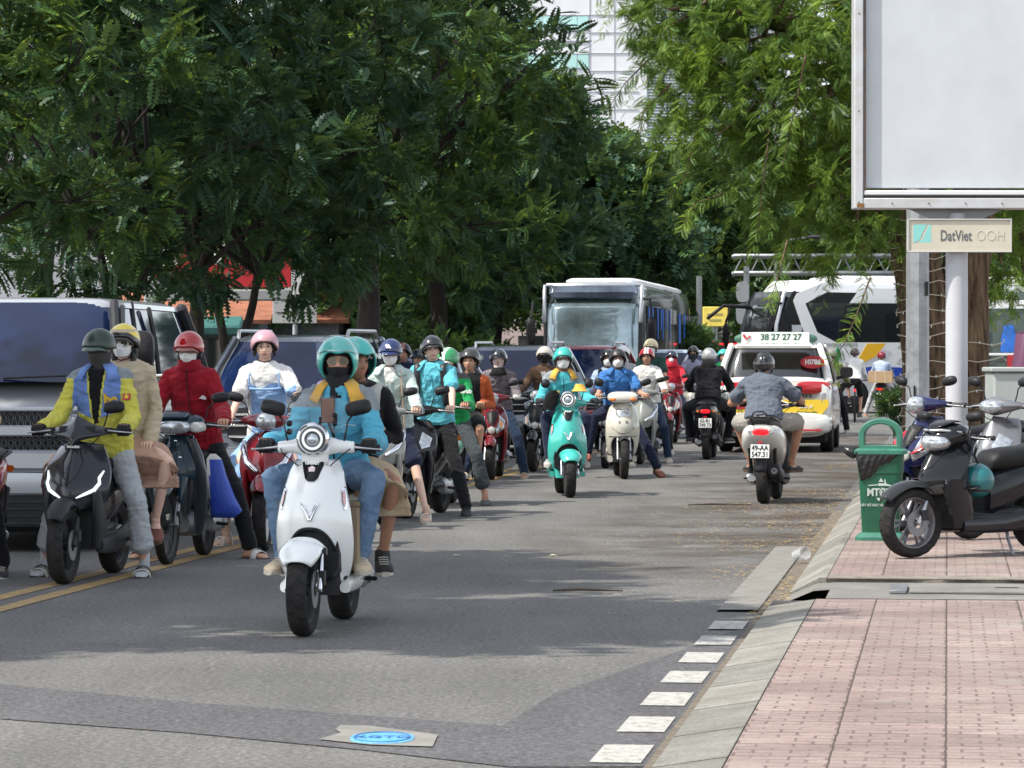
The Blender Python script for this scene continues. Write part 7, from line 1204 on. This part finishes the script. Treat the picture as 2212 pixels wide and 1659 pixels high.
# 3 navy underbone ------------------------------------------------------
L3 = G(360, 1220); r3 = rot(-7.5)
two_wheeler('motorcycle', 'dark navy step through motorbike with wide clear headlight under the red jacket rider', 'motorcycle', L3, r3, 'under', PN_, hw=.35)
def x3(root, j):
    tube_on(root, 'zip', BLK, [chest(j, .0, t, .032) for t in np.linspace(1.0, -.05, 12)], .004); b = MB(); c = chest(j, .10, .66, .036); b.prism([(-.026, 0), (.026, -.012), (.03, .008), (.012, .022), (-.004, .02), (-.008, .01)], c, X_, j['up'], .003); b.build('chest_logo', WHC, root, smooth=False)
    b = MB(); b.loft([ring(j['neck'] + V3(0, .0, z), X_, Y_, a, a, 22) for z, a in ((-.03, .095), (.02, .078), (.055, .076))], caps=False); b.build('collar', RED_J, root, mods=(sol(.008, 1),))
person('rider in dark red zip jacket with shiny red helmet, white mask and glasses', L3, r3, neck=(-.02, .83, 1.42), hip=(.02, 1.0, .86), hyaw=R(-4), hpitch=R(14), grips=[(-.32, .45, 1.0), (.32, .45, 1.0)], ankles=[(-.36, .8, .085), (.43, .88, .085)], feet=[(-.3, -1, 0), (.85, -.6, 0)], kpole=(.45, -1, .5), top=dict(mats=[RED_J], fold=.010), sleeve=1.5, legs=BLK, leg='long', shoe=('slide', (.6, .58, .55), '', 'C'), mask=('surgical', (.8, .8, .79)), glasses=('clear', (.15, .13, .12)), helmet=dict(col=(.34, .01, .012), kind='half', peak=(.22, .09, .07), gloss=.1), hair=('fringe',), extra=x3, vox=.009, long_hem=.02)
o = tag(empty('tote_bag', L3, r3), 'blue and white plastic bag hanging behind the navy motorbike leg shield', 'bag'); b = MB(); b.loft([ring((.235 + dx, .70, z), X_, Y_, a, c, 20, 3) for z, dx, a, c in ((.78, -.05, .02, .02), (.74, -.04, .055, .05), (.62, -.02, .07, .07), (.45, .02, .10, .08), (.36, .05, .12, .08), (.31, .03, .09, .06))]); bo = b.build('bag_body', [mat('bag_blue', (.02, .06, .38), .5, bump=.8, bscale=14), mat('bag_white', (.55, .55, .53), .5, bump=.8, bscale=14)], o, ang=None)
cc_ = centers(bo.data); bo.data.polygons.foreach_set('material_index', ((cc_[:, 2] > .70) | (cc_[:, 0] < .17)).astype(np.int32))
# 4 wine scooter and woman --------------------------------------------------
L4 = G(566, 1192); r4 = rot(-2.5)
two_wheeler('scooter', 'wine red scooter with chrome boomerang trim under the pink helmet woman', 'scooter', L4, r4, 'lux', PR_, badge='HONDA', R=.27, rim=mat('pale_rim', (.5, .5, .5), .4, .6))
SKY_C = cloth('powder_blue', (.26, .42, .68))
def rg4(c, J): n = J['neck']; return ((c[:, 2] < n[2] - .175 + .02 * np.cos(c[:, 0] * 30)) & (np.abs(c[:, 0]) < .185)).astype(int)
def x4(root, j):
    for s in (-1, 1): tube_on(root, 'dress_strap', SKY_C, [j['neck'] + V3(s * .105, .03, -.02), chest(j, s * .115, .88, .036), chest(j, s * .12, .70, .036)], .007)
    tube_on(root, 'frill', SKY_C, [chest(j, x, .685 + .5 * x * x, .04) for x in np.linspace(-.13, .13, 11)], .009)
person('woman in white tee and powder blue dress with pink helmet and bare face', L4, r4, neck=(-.08, .90, 1.445), hip=(-.06, 1.0, .88), hyaw=R(6), grips=[(-.31, .45, 1.0), (.31, .45, 1.0)], ankles=[(-.40, .95, .085), (.30, .8, .085)], feet=[(-.5, -1, 0), (.3, -1, 0)], kpole=(.7, -1, .4), fem=True, build=1.0, skin=M_SKIN2, top=dict(mats=[WHC, SKY_C], region=rg4, fold=.006), arm='short', legs=SKY_C, leg='skirt', shoe=('sandal', (.65, .63, .58)), helmet=dict(col=(.52, .27, .33), kind='half', band=(.45, .25, .28), gloss=.35), hair=('tied',), extra=x4, vox=.009, sleeve=.6)
# 5 purple sleeved rider hidden behind the hero
L5 = G(700, 1152); two_wheeler('scooter', 'dark scooter mostly hidden behind the white scooter and its rider', 'scooter', L5, rot(-6), 'vision', PK_)
person('rider in purple shirt with black backpack straps, face hidden behind the sky blue jacket rider', L5, rot(-6), neck=(.0, .88, 1.31), hip=(0, 1.0, .85), top=dict(mats=[cloth('mauve', (.16, .13, .30))]), legs=BLK, leg='long', helmet=dict(col=HB), ankles=FD, hair=('short',), extra=lambda r_, j: [strapf(r_, j, BLK, s) for s in (-1, 1)])
# 7 mint jacket woman
L7 = G(815, 1132); r7 = rot(-6)
two_wheeler('scooter', 'grey scooter with amber indicators ridden by the mint jacket woman', 'scooter', L7, r7, 'lux', PG_)
def x7(root, j):
    collar(root, j, MINT, .06); tube_on(root, 'bag_strap', mat('strap_tan', (.58, .42, .30), .7), [chest(j, .11, t, .04) for t in np.linspace(1.0, .0, 8)], .014, .4); tube_on(root, 'placket', MINT, [chest(j, .0, t, .034) for t in np.linspace(.85, .05, 8)], .006)
def rg7(c, J): n = J['neck']; return ((c[:, 1] < n[1]) & (np.abs(c[:, 0]) < .055 - .3 * np.clip(n[2] - .05 - c[:, 2], 0, .2)) & (c[:, 2] > n[2] - .14)).astype(int)
def lg7(h_, T): b = MB(); b.T = T; b.add([(-.03, -.128, .088), (.03, -.128, .088), (0, -.107, .128)], [(0, 1, 2)]); b.build('badge', M_WHT, h_, smooth=False, mods=(sol(.004, 0),))
person('woman in mint jacket with navy cap style helmet and white mask', L7, r7, neck=(.0, .87, 1.40), hip=(.02, 1.0, .87), hpitch=R(10), ankles=[(-.34, .8, .085), (.36, .62, .085)], feet=[(-.3, -1, 0), (.1, -1, 0)], fem=True, build=.98, skin=M_SKIN2, top=dict(mats=[MINT, WHC], region=rg7, fold=.01), sleeve=1.8, legs=NAVY, leg='short', shoe=('sandal', (.65, .6, .52)), mask=('surgical', (.8, .8, .79)), helmet=dict(col=(.012, .025, .10), kind='cap', peak=(.012, .025, .10, 1), gloss=.2, logo=lg7), hair=('long',), extra=x7)
# 8 cyan polo man
L8 = G(878, 1120); r8 = rot(-13)
two_wheeler('scooter', 'black scooter with large clear headlight under the cyan polo rider', 'scooter', L8, r8, 'moped', PK_, mk='angular')
def x8(root, j):
    collar(root, j, CYP, .06); [strapf(root, j, mat('strap_black', (.02, .02, .022), .5), s, .03, .3, xs=.125) for s in (-1, 1)]; crest(root, j, .085, .60, 'round_print'); tube_on(root, 'button_placket', CYP, [chest(j, 0, t, .034) for t in (.88, .7)], .01, .5)
    lettering('C', .03, M_TXT, root, chest(j, -.07, .63, .036), up=j['up']); bag_on_back(root, j, BLK)
person('man in cyan polo shirt and black trousers with black helmet and open mouthed bare face', L8, r8, neck=(.02, .90, 1.44), hip=(.03, 1.0, .88), hyaw=R(22), hroll=R(-4), hpitch=R(-2), grips=[(-.31, .45, 1.0), (.31, .45, 1.0)], ankles=[(-.34, .8, .085), (.42, .62, .085)], feet=[(-.3, -1, 0), (.2, -1, 0)], kpole=(.35, -1, .5), build=1.05, skin=M_SKIN2, top=dict(mats=[CYP], fold=.009), arm='short', legs=BLK, leg='long', shoe=('dress', (.014, .014, .015)), helmet=dict(col=HB, kind='half', peak=(.02, .02, .022)), hair=('short',), extra=x8, vox=.009)
# 9 green jacket rider and orange passenger
L9 = G(925, 1098); r9 = rot(-9); GJ = cloth('ride_green', (.02, .30, .09)); two_wheeler('scooter', 'beige gold scooter behind the cyan polo man', 'scooter', L9, r9, 'lux', PB_)
def rg9(c, J): n = J['neck']; return np.where((c[:, 2] > n[2] - .05), 1, np.where((np.abs(c[:, 0]) < .13) & (c[:, 2] > n[2] - .17) & (np.abs(c[:, 0]) > .05), 1, 0))
person('rider in green and grey jacket with green striped white brimmed helmet, looking down', L9, r9, neck=(.06, .80, 1.33), hip=(.08, 1.0, .86), hyaw=R(-24), hpitch=R(20), ankles=[(-.34, .8, .085), (.44, .8, .085)], feet=[(-.3, -1, 0), (.3, -1, 0)], build=1.04, top=dict(mats=[GJ, cloth('charcoal', (.07, .075, .08))], region=rg9, fold=.009), legs=cloth('slate', (.05, .06, .065)), leg='crop', glove=None, shoe=('flat', (.08, .09, .10)), helmet=dict(col=(.02, .24, .08), kind='half', peak=(.60, .57, .48), stripe=(.75, .75, .72), gloss=.25), hair=('short',), extra=lambda r_, j: lettering('Grab', .06, WHC, r_, j['SH'][1] * .6 + j['EL'][1] * .4 + V3(0, -.078, 0), bold=.003))
person('passenger with orange sleeve behind the green jacket rider', L9, r9, hip=(.16, 1.36, .90), neck=(.20, 1.28, 1.33), grips=[(-.0, 1.1, 1.0), (.34, 1.12, 1.0)], ankles=[(-.25, 1.0, .4), (.30, 1.05, .36)], top=dict(mats=[cloth('orange', (.42, .09, .03)), BLK], region=lambda c, J: (np.abs(c[:, 0] - .18) < .14).astype(int)), legs=BLK, leg='short', helmet=dict(col=(.03, .03, .03)), hair=('short',), shoe=('sneaker', (.05, .05, .05)))
# 10 camouflage jacket
L10 = G(1060, 1037); r10 = rot(-4)
CAMO = mat('cloth_camouflage', (.05, .045, .055), .85, bump=.5, bscale=14, vscale=16, vcol=(.24, .20, .22))
two_wheeler('scooter', 'dark red scooter with round headlamp and black V grille under the camouflage jacket rider', 'scooter', L10, r10, 'vision', PR_)
person('rider in purple grey camouflage jacket with black helmet, pale face cloth and white gloves', L10, r10, neck=(.03, .88, 1.345), hip=(.02, 1.0, .86), ankles=[(-.37, .72, .085), (.36, .72, .085)], feet=[(-.1, -1, 0), (.1, -1, 0)], fem=True, top=dict(mats=[CAMO], fold=.011), sleeve=2.0, legs=cloth('dark_denim', (.02, .035, .07)), leg='long', glove=mat('glove_white', (.62, .61, .58), .9), shoe=('sandal', (.5, .44, .36)), mask=('gaiter', (.66, .52, .50), .045), helmet=dict(col=(.02, .025, .035), kind='half', peak=(.02, .022, .03)), eyes=False, hair=('short',), extra=lambda r_, j: (lambda b: (b.loft([ring(j['head'] + V3(0, .01, z), X_, Y_, a, a * 1.15, 20) for z, a in ((-.09, .085), (-.14, .10), (-.18, .13))], caps=False), b.build('scarf', BLK, r_, mods=(sol(.01, 1),))))(MB()))
# 11
L11 = G(1152, 1019); two_wheeler('scooter', 'black and silver sporty scooter between the dark red and turquoise scooters', 'scooter', L11, rot(-9), 'vision', PK_)
def suit(root, j):
    b = MB(); b.prism([(-.035, .02), (.035, .02), (.0, -.16)], chest(j, 0, .88, .035), X_, j['up'], .004); b.build('shirt_front', WHC, root, smooth=False)
person('rider in brown jacket with white rimmed black helmet, sunglasses and black mask', L11, rot(-9), neck=(.02, .88, 1.385), hip=(.02, 1.0, .86), top=dict(mats=[cloth('brown', (.10, .06, .04))]), legs=BLK, leg='long', ankles=FD, mask=('surgical', (.012, .012, .013)), glasses=('dark', (.02, .02, .02)), helmet=dict(col=(.50, .47, .42), kind='half', peak=(.02, .02, .02), gloss=.3), hair=('short',), extra=suit)
# 12 turquoise scooter
L12 = G(1231, 1075); r12 = rot(3.5)
two_wheeler('scooter', 'turquoise retro electric scooter with round headlight and V emblem', 'scooter', L12, r12, 'retro', PT_, badge='VINFAST', mk='round', inner=PT_)
def x12(root, j): collar(root, j, YELC, .075); tube_on(root, 'zip', NAVY, [chest(j, 0, t, .031) for t in np.linspace(.9, .2, 8)], .005); b = MB(); b.box(chest(j, -.09, .62, .035), (.09, .008, .022), ch=.002); b.build('chest_print', YELC, root)
person('rider in aqua jacket, white cone mask and glasses on the turquoise scooter', L12, r12, neck=(-.01, .86, 1.345), hip=(0, 1.0, .86), ankles=FO, kpole=(.4, -1, .6), top=dict(mats=[cloth('aqua', (.07, .38, .42)), GREYY], region=rg_hero, fold=.010), sleeve=1.6, legs=NAVY, leg='long', glove=mat('glove_dark', (.03, .03, .035), .85), shoe=('sneaker', (.35, .33, .32)), mask=('cone', (.8, .8, .79)), glasses=('clear', (.25, .12, .12)), helmet=dict(col=HT, kind='half', peak=(.02, .02, .02), gloss=.2), hair=('short',), extra=x12)
o = tag(empty('hat', L12, r12), 'yellow bucket hat hanging on the turquoise scooter handlebar', 'hat'); b = MB(); b.lathe([(0, .0), (0, .045), (-.05, .062), (-.07, .085), (-.065, .09), (-.04, .066), (.012, .045), (.012, 0)], (.13, .30, 1.20), 'Z', 20, close=False); b.build('hat_crown', YELC, o)
o = tag(empty('pouch', L12, r12), 'black cloth pouch hanging on the turquoise scooter handlebar', 'pouch'); b = MB(); b.loft([ring((-.17 + dx, .30, z), X_, Y_, a, .03, 16, 2.5) for z, dx, a in ((1.14, .02, .03), (1.10, .01, .075), (.99, -.02, .085), (.93, -.03, .05))]); b.build('pouch_body', BLK, o)
# 13 white scooter, blue polo
L13 = G(1348, 1035); r13 = rot(1.5); BP = cloth('royal_blue', (.05, .17, .44))
two_wheeler('scooter', 'cream white scooter with rectangular headlight and amber indicators', 'scooter', L13, r13, 'lead', PC_, tw=.048)
person('man in royal blue polo with matt black helmet, white cone mask and brown clogs', L13, r13, neck=(-.03, .87, 1.345), hip=(-.02, 1.0, .86), ankles=[(-.42, .62, .32), (.45, .56, .13)], feet=[(-.1, -1, -.1), (.35, -1, -.25)], kpole=(.5, -1, .3), build=1.08, top=dict(mats=[BP], fold=.009), arm='short', legs=NAVY, leg='long', shoe=('flat', (.22, .07, .045)), mask=('cone', (.8, .8, .79)), glasses=('clear', (.2, .18, .18)), helmet=dict(col=(.03, .03, .03), kind='half', gloss=.4), hair=('short',), extra=lambda r_, j: collar(r_, j, BP, .05))
# riders behind
def extra_rider(xd, yd, a, style, pnt, blabel, plabel, **k):
    L = G(xd, yd); two_wheeler('scooter', blabel, 'scooter', L, rot(a), style, pnt); person(plabel, L, rot(a), ankles=k.pop('ankles', FD), hair=k.pop('hair', ('short',)), **k)
extra_rider(1308, 1012, -4, 'vision', PK_, 'dark scooter left behind the cream white scooter', 'rider in pale blue shirt with black helmet, white mask and shoulder strap', neck=(0, .88, 1.35), hip=(0, 1., .86), top=dict(mats=[cloth('pale_blue', (.35, .45, .62))]), legs=NAVY, leg='long', mask=('surgical', (.8, .8, .79)), helmet=dict(col=HB), extra=lambda r_, j: strapf(r_, j, BLK, -1))
extra_rider(1382, 1003, -10, 'lux', PG_, 'grey green scooter right behind the cream white scooter', 'rider in white shirt with red helmet bearing white stripes', neck=(-.02, .88, 1.38), hip=(0, 1., .86), build=.97, top=dict(mats=[WHC]), legs=cloth('dark_denim', (.02, .035, .07)), leg='long', helmet=dict(col=(.36, .015, .02), kind='half', stripe=(.75, .75, .75), gloss=.15))
extra_rider(1398, 985, -6, 'moped', PK_, 'scooter hidden behind the white shirt rider', 'tall rider in dark green shirt with cream helmet, glasses and white mask', neck=(.0, .88, 1.53), hip=(0, 1., .9), top=dict(mats=[cloth('bottle_green', (.02, .06, .05))]), arm='short', legs=BLK, leg='long', mask=('surgical', (.7, .72, .76)), glasses=('clear', (.2, .15, .15)), helmet=dict(col=(.62, .55, .36), kind='half', peak=(.62, .55, .36), gloss=.35))
extra_rider(1336, 990, -6, 'vision', PK_, 'scooter hidden behind the cream white scooter rider', 'rider with plain white helmet showing above the blue polo man', neck=(.0, .88, 1.42), hip=(0, 1., .86), top=dict(mats=[LGREY]), legs=BLK, leg='long', helmet=dict(col=(.72, .72, .72), kind='half', gloss=.25))
extra_rider(1447, 960, -6, 'vision', PR_, 'dark red scooter of the red hooded rider, farthest of the red ones', 'rider in red hooded jacket with navy helmet, sunglasses and white mask', neck=(-.02, .88, 1.37), hip=(0, 1., .86), fem=True, top=dict(mats=[cloth('bright_red', (.52, .03, .05))]), sleeve=1.6, legs=NAVY, leg='long', mask=('cone', (.8, .8, .79)), glasses=('dark', (.02, .02, .02)), helmet=dict(col=(.02, .03, .05)), shoe=('sandal', (.5, .44, .36)), extra=lambda r_, j: (lambda b: (b.loft([ring(j['head'] + V3(0, .02, z), X_, Y_, a, a * 1.15, 20) for z, a in ((.03, .09), (-.06, .095), (-.15, .13))], caps=False), b.build('hood', MATS['cloth_bright_red'], r_, mods=(sol(.01, 1),))))(MB()))
extra_rider(1490, 948, -7, 'moped', PC_, 'cream scooter with amber lamp beside the black hooded rider', 'rider in lilac grey hoodie with black helmet and black face mask', neck=(0, .88, 1.46), hip=(0, 1., .88), top=dict(mats=[cloth('lilac_grey', (.27, .27, .36))]), legs=BLK, leg='long', mask=('gaiter', (.03, .03, .035), -.0), helmet=dict(col=HB))
extra_rider(1556, 950, -7, 'vision', PK_, 'dark scooter hidden left of the taxi', 'rider in green jacket with turquoise helmet beside the taxi', neck=(0, .88, 1.40), hip=(0, 1., .86), top=dict(mats=[GJ]), legs=BLK, leg='long', helmet=dict(col=HT))
extra_rider(848, 1022, -7, 'vision', PK_, 'dark scooter hidden behind the mint jacket woman', 'rider with printed black helmet behind the mint jacket woman', neck=(0, .88, 1.43), hip=(0, 1., .86), top=dict(mats=[NAVY]), legs=BLK, leg='long', helmet=dict(col=(.025, .025, .03), kind='half', stripe=(.4, .12, .1), gloss=.3))
extra_rider(884, 1000, -7, 'vision', PK_, 'dark scooter hidden behind the cyan polo man', 'rider with dark blue cap style helmet left of the cyan polo man', neck=(0, .88, 1.36), hip=(0, 1., .86), top=dict(mats=[cloth('slate', (.05, .06, .065))]), legs=BLK, leg='long', helmet=dict(col=(.02, .025, .04), kind='cap', peak=(.02, .025, .04)))
L0 = G(-172, 1262); two_wheeler('scooter', 'black and red scooter cut off by the left photo edge', 'scooter', L0, rot(-10), 'vision', paint('bright_red', (.40, .01, .02)), fendm=M_BLK)
person('rider in tan jacket cut off by the left photo edge', L0, rot(-10), neck=(-.0, .87, 1.36), top=dict(mats=[cloth('tan', (.48, .36, .20))]), sleeve=1.6, legs=BLK, leg='long', shoe=('sneaker', (.03, .03, .035)), ankles=FD, helmet=dict(col=HB), hair=('short',))
# 15 black jacket rider from behind, 16 grey shirt man, seen from behind
def from_rear(xd, yd, a): p = G(xd, yd); f = Vector((math.sin(R(a)), math.cos(R(a)), 0)); return p + f * 1.27, R(180 - a)
L15, r15 = from_rear(1527, 993, 7)
two_wheeler('scooter', 'black scooter with plate 62-B1 749.73 seen from behind', 'scooter', L15, r15, 'sport', PK_, brake=1, plate=('62-B1', '749.73'), bw=1.05, tail=[(.66, .46, .085, .18), (.78, .52, .14, .19), (.95, .6, .165, .165), (1.15, .64, .175, .15), (1.35, .69, .165, .135), (1.52, .71, .13, .11), (1.62, .73, .08, .06)])
def hood_b(root, j, m=BLK): b = MB(); b.loft([ring(j['neck'] + V3(0, .05 + dy, z), X_, Y_, a, c, 20, 2.3) for z, dy, a, c in ((.10, .0, .085, .07), (.05, .02, .10, .085), (-.02, .05, .115, .07), (-.08, .07, .08, .04), (-.11, .07, .03, .02))]); b.build('hood', m, root, ang=None)
person('rider in black hooded jacket with silver helmet seen from behind', L15, r15, neck=(.0, .84, 1.38), hip=(0, 1.04, .87), build=1.12, ankles=[(-.27, .62, .33), (.27, .62, .33)], feet=[(-.4, -1, 0), (.4, -1, 0)], kpole=(.8, -1, .3), top=dict(mats=[BLK], fold=.014), sleeve=2.2, legs=BLK, leg='long', shoe=('sneaker', (.04, .04, .04)), helmet=dict(col=(.42, .43, .42), kind='half', gloss=.35, metal=.6), hair=('short',), extra=hood_b, epole=(.7, .5, -.7), eyes=False)
L16, r16 = from_rear(1650, 1088, 10)
two_wheeler('scooter', 'white scooter with luggage rack and plate 49-AA 547.31 seen from behind', 'scooter', L16, r16, 'sport', mat('paint_cream_white', (.56, .55, .52), .28, 0, coat=.8, var=.04), brake=1, plate=('49-AA', '547.31'), rack=1, clearsig=1, bw=1.2, tl=.74, tail=[(.66, .44, .085, .18), (.78, .5, .135, .2), (.95, .58, .17, .19), (1.15, .62, .185, .18), (1.35, .66, .185, .165), (1.48, .70, .165, .125), (1.56, .735, .125, .075), (1.59, .745, .08, .045)])
TEE = cloth('blue_grey_tee', (.095, .11, .14)); person('man in blue grey tee shirt and pale shorts seen from behind, black helmet', L16, r16, neck=(.05, .78, 1.285), hip=(.02, 1.06, .86), build=1.16, shw=1.0, skin=M_SKIN3, ankles=[(-.22, .62, .40), (.20, .62, .40)], kpole=(.75, -1, .4), feet=[(-.5, -1, 0), (.4, -1, 0)], top=dict(mats=[TEE], fold=.011), sleeve=1.3, arm='short', legs=cloth('stone', (.28, .265, .235)), leg='short', shoe=('flat', (.03, .03, .03)), helmet=dict(col=HB, kind='half', gloss=.12), hair=('short',), epole=(.8, .4, -.6), vox=.009, long_hem=.06)
# people beyond the taxi
L17, r17 = from_rear(1792, 938, 10); two_wheeler('motorcycle', 'dark motorbike beyond the taxi, right side', 'motorcycle', L17, r17, 'moped', PK_); person('man in olive green shirt with grey cap helmet beyond the taxi', L17, r17, hip=(0, 1, .9), neck=(0, .9, 1.42), build=1.1, top=dict(mats=[cloth('olive', (.15, .20, .07))]), legs=BLK, leg='long', ankles=FD, helmet=dict(col=(.2, .2, .18), kind='cap', gloss=.5), hair=('short',))
L18, r18 = from_rear(1903, 900, 8); L18 = L18; two_wheeler('scooter', 'black scooter carrying a cardboard box towards the coach', 'scooter', L18, r18, 'moped', PK_, brake=1, plate=('59-X3', '412.07')); person('rider in pale blue jacket with dark red helmet behind a cardboard box', L18, r18, hip=(0, .95, .9), neck=(0, .85, 1.42), top=dict(mats=[cloth('ice_blue', (.38, .46, .62))]), legs=cloth('pale_trousers', (.45, .45, .48)), leg='long', ankles=[(-.3, .7, .2), (.42, .8, .085)], helmet=dict(col=(.20, .01, .02)), hair=('short',), shoe=('sandal', (.5, .4, .35)))
o = tag(empty('cardboard_box', L18, r18), 'brown cardboard box strapped behind the pale blue jacket rider', 'box'); b = MB(); b.box((0, 1.5, 1.02), (.62, .4, .30), ch=.006); b.build('carton', mat('cardboard', (.42, .28, .16), .8, var=.1), o); b = MB(); [b.box((x, 1.5, 1.02), (.03, .41, .31), ch=.002) for x in (-.12, .12)]; b.build('tape', mat('parcel_tape', (.5, .42, .3), .4), o)
# bicycle
L19, r19 = from_rear(1846, 913, 6); o = tag(empty('bicycle', L19, r19), 'black bicycle ridden away towards the white coach', 'bicycle'); Rb = .34
for y in (0, 1.05):
    b = MB(); b.lathe([(-.018, Rb - .03), (0, Rb - .015), (.018, Rb - .03), (0, Rb - .04)], (0, y, Rb), n=36); [b.tube([(0, y, Rb), (0, y + math.cos(a) * (Rb - .03), Rb + math.sin(a) * (Rb - .03))], .002, 4) for a in np.linspace(0, 2 * math.pi, 19)[:-1]]; w = b.build('wheel', M_STL, o); b = MB(); b.lathe([(-.024, Rb - .03), (-.015, Rb), (.015, Rb), (.024, Rb - .03)], (0, y, Rb), n=36); b.build('tyre', M_RUB, w)
b = MB(); bb_, st_, hd_ = (0, .62, .29), (0, .75, .85), (0, .16, .88); [b.tube(p, .016, 8) for p in ([bb_, st_], [bb_, hd_], [(0, .74, .8), hd_], [bb_, (0, 1.05, .34)], [(0, .75, .78), (0, 1.05, .34)], [hd_, (0, 0, .34)])]; b.build('frame', M_BLKG, o); b = MB(); b.tube([(-.3, .2, .98), (-.05, .14, .97), (.05, .14, .97), (.3, .2, .98)], .012, 8); b.tube([(0, .15, .97), (0, .16, .85)], .014, 8); b.build('handlebar', M_BLK, o)
b = MB(); b.loft([ring((0, y, .93), X_, Z_, a, .03, 14) for y, a in ((.62, .02), (.75, .05), (.88, .08), (.93, .06))]); b.build('saddle', M_SEAT, o); b = MB(); b.tube([(-.12, .62, .12), (-.06, .62, .12), (-.05, .62, .29), (.05, .62, .29), (.06, .62, .46), (.12, .62, .46)], .012, 6); b.build('pedal', M_BLK, o); b = MB(); b.ball((0, 1.0, .75), (.03, .02, .03)); b.build('rear_light', M_REDON, o)
person('cyclist in white top and black shorts with dark helmet on the bicycle', L19, r19, hip=(0, .78, .98), neck=(0, .52, 1.48), grips=[(-.28, .2, .99), (.28, .2, .99)], ankles=[(-.12, .62, .2), (.12, .62, .54)], feet=[(0, -1, 0), (0, -1, 0)], kpole=(.2, -1, .3), fem=True, build=.98, skin=M_SKIN, top=dict(mats=[WHC]), legs=BLK, leg='short', helmet=dict(col=(.06, .03, .03), strap=False), hair=('tied',), shoe=('sneaker', (.04, .04, .05)))
# ---------------------------------------------------------------- parked row on the pavement
rp = R(-52)
PS = 'motor scooters parked on the pavement'
Lp = G(1968, 1206, .12); Lp.z = .124
p1_ = two_wheeler('scooter', 'glossy black parked scooter with silver trim, nearest the litter bin', 'scooter', Lp, rp, 'parked', PK_, PS, stand=1, fendm=paint('dusty_black', (.03, .032, .036)), tw=.058, R=.268, rim=M_STL, seat=[(.70, .70, .09, .05), (.76, .73, .125, .085), (.9, .745, .145, .09), (1.1, .755, .15, .09), (1.22, .79, .145, .09), (1.42, .82, .12, .06), (1.55, .825, .08, .035)], tail=[(.66, .45, .11, .17), (.78, .50, .15, .17), (.95, .56, .165, .16), (1.15, .60, .17, .15), (1.35, .66, .15, .12), (1.52, .71, .105, .085), (1.63, .75, .06, .045)])
p1_.scale = (1, 1, .89)
def hangh(label, col, loc, extra=None):
    o = tag(empty('helmet', loc, rp), label, 'helmet'); b = MB(); b.ball((0, 0, 0), (.125, .125, .12), 28, 18); h_ = b.build('shell', mat('hung_' + cname(col), col, .35, coat=.3, var=.15, vscale=9, bump=.05), o, ang=None); b = MB(); b.lathe([(-.06, .108), (-.075, .108), (-.07, .095)], (0, 0, 0), 'Z', 28); b.build('trim', M_BLK, h_); b = MB(); b.tube([(.02, 0, .11), (.0, -.02, .17), (.0, .0, .22)], .008, 6); b.build('strap', M_BLK, h_)
    b = MB(); P_ = [[V3(.123 * math.sin(a), -.123 * math.cos(a), -.035) * 1., V3(.15 * math.sin(a), -.165 * math.cos(a * .8), -.055)] for a in np.linspace(-1.0, 1.0, 13)]; b.grid(np.array(P_)); b.build('peak', M_BLK, h_, mods=(sol(.006, 0),))
    if extra:
        for q, c in (((-.06, -.10, .055), (.6, .3, .15)), ((-.085, -.09, .0), (.65, .6, .4)), ((-.04, -.118, .03), (.3, .02, .02)), ((-.10, -.07, -.03), (.6, .6, .6))): n_ = V3(*q) / np.linalg.norm(q); b = MB(); b.cyl(n_ * .121, n_ * .127, .013, n=8); b.build('sticker', mat('sticker_' + cname(c), c, .5), h_)
    return o
fw_ = Vector((math.sin(-rp), math.cos(rp), 0))    # rear direction of the parked scooter
sdv = Vector((math.cos(rp), math.sin(rp), 0))
hangh('teal helmet with small stickers hanging below the black parked scooter handlebar', (.01, .12, .13), Lp + fw_ * .50 + sdv * .13 + Vector((0, 0, .52)), 1)
hangh('dark brown glossy helmet hanging behind the teal helmet', (.06, .018, .014), Lp + fw_ * .82 - sdv * .42 + Vector((0, 0, .54)))
L_b = Lp + Vector((.25, 3.4, 0))
pb_ = two_wheeler('scooter', 'blue and red parked scooter just behind the litter bin', 'scooter', L_b, rp + R(4), 'vision', paint('deep_blue', (.01, .015, .07)), PS, stand=1); b = MB(); [b.tube([(s * .08, .12, .62), (s * .17, .25, .70), (s * .19, .36, .78)], [.02, .05, .02], 10, flat=.5) for s in (-1, 1)]; b.build('red_side_panel', MATS['paint_bright_red'], pb_)
L_c = Lp + Vector((.72, 2.5, 0))
two_wheeler('scooter', 'silver grey parked scooter third in the row from the bin', 'scooter', L_c, rp + R(5), 'moped', mat('paint_grey_metal', (.2, .2, .21), .3, .6, coat=.8), PS, stand=1)
L_d = Lp - sdv * .35 + fw_ * 1.35; L_d.z = .124
L_e = G(2185, 985, .12); L_e.z = .124; two_wheeler('motorcycle', 'dark motorbike parked behind the tree trunk', 'motorcycle', L_e, R(-60), 'under', PK_, PS); L_f = G(2235, 960, .12); L_f.z = .124; two_wheeler('motorcycle', 'grey motorbike parked behind the white cabinet', 'motorcycle', L_f, R(-70), 'under', PG_, PS)
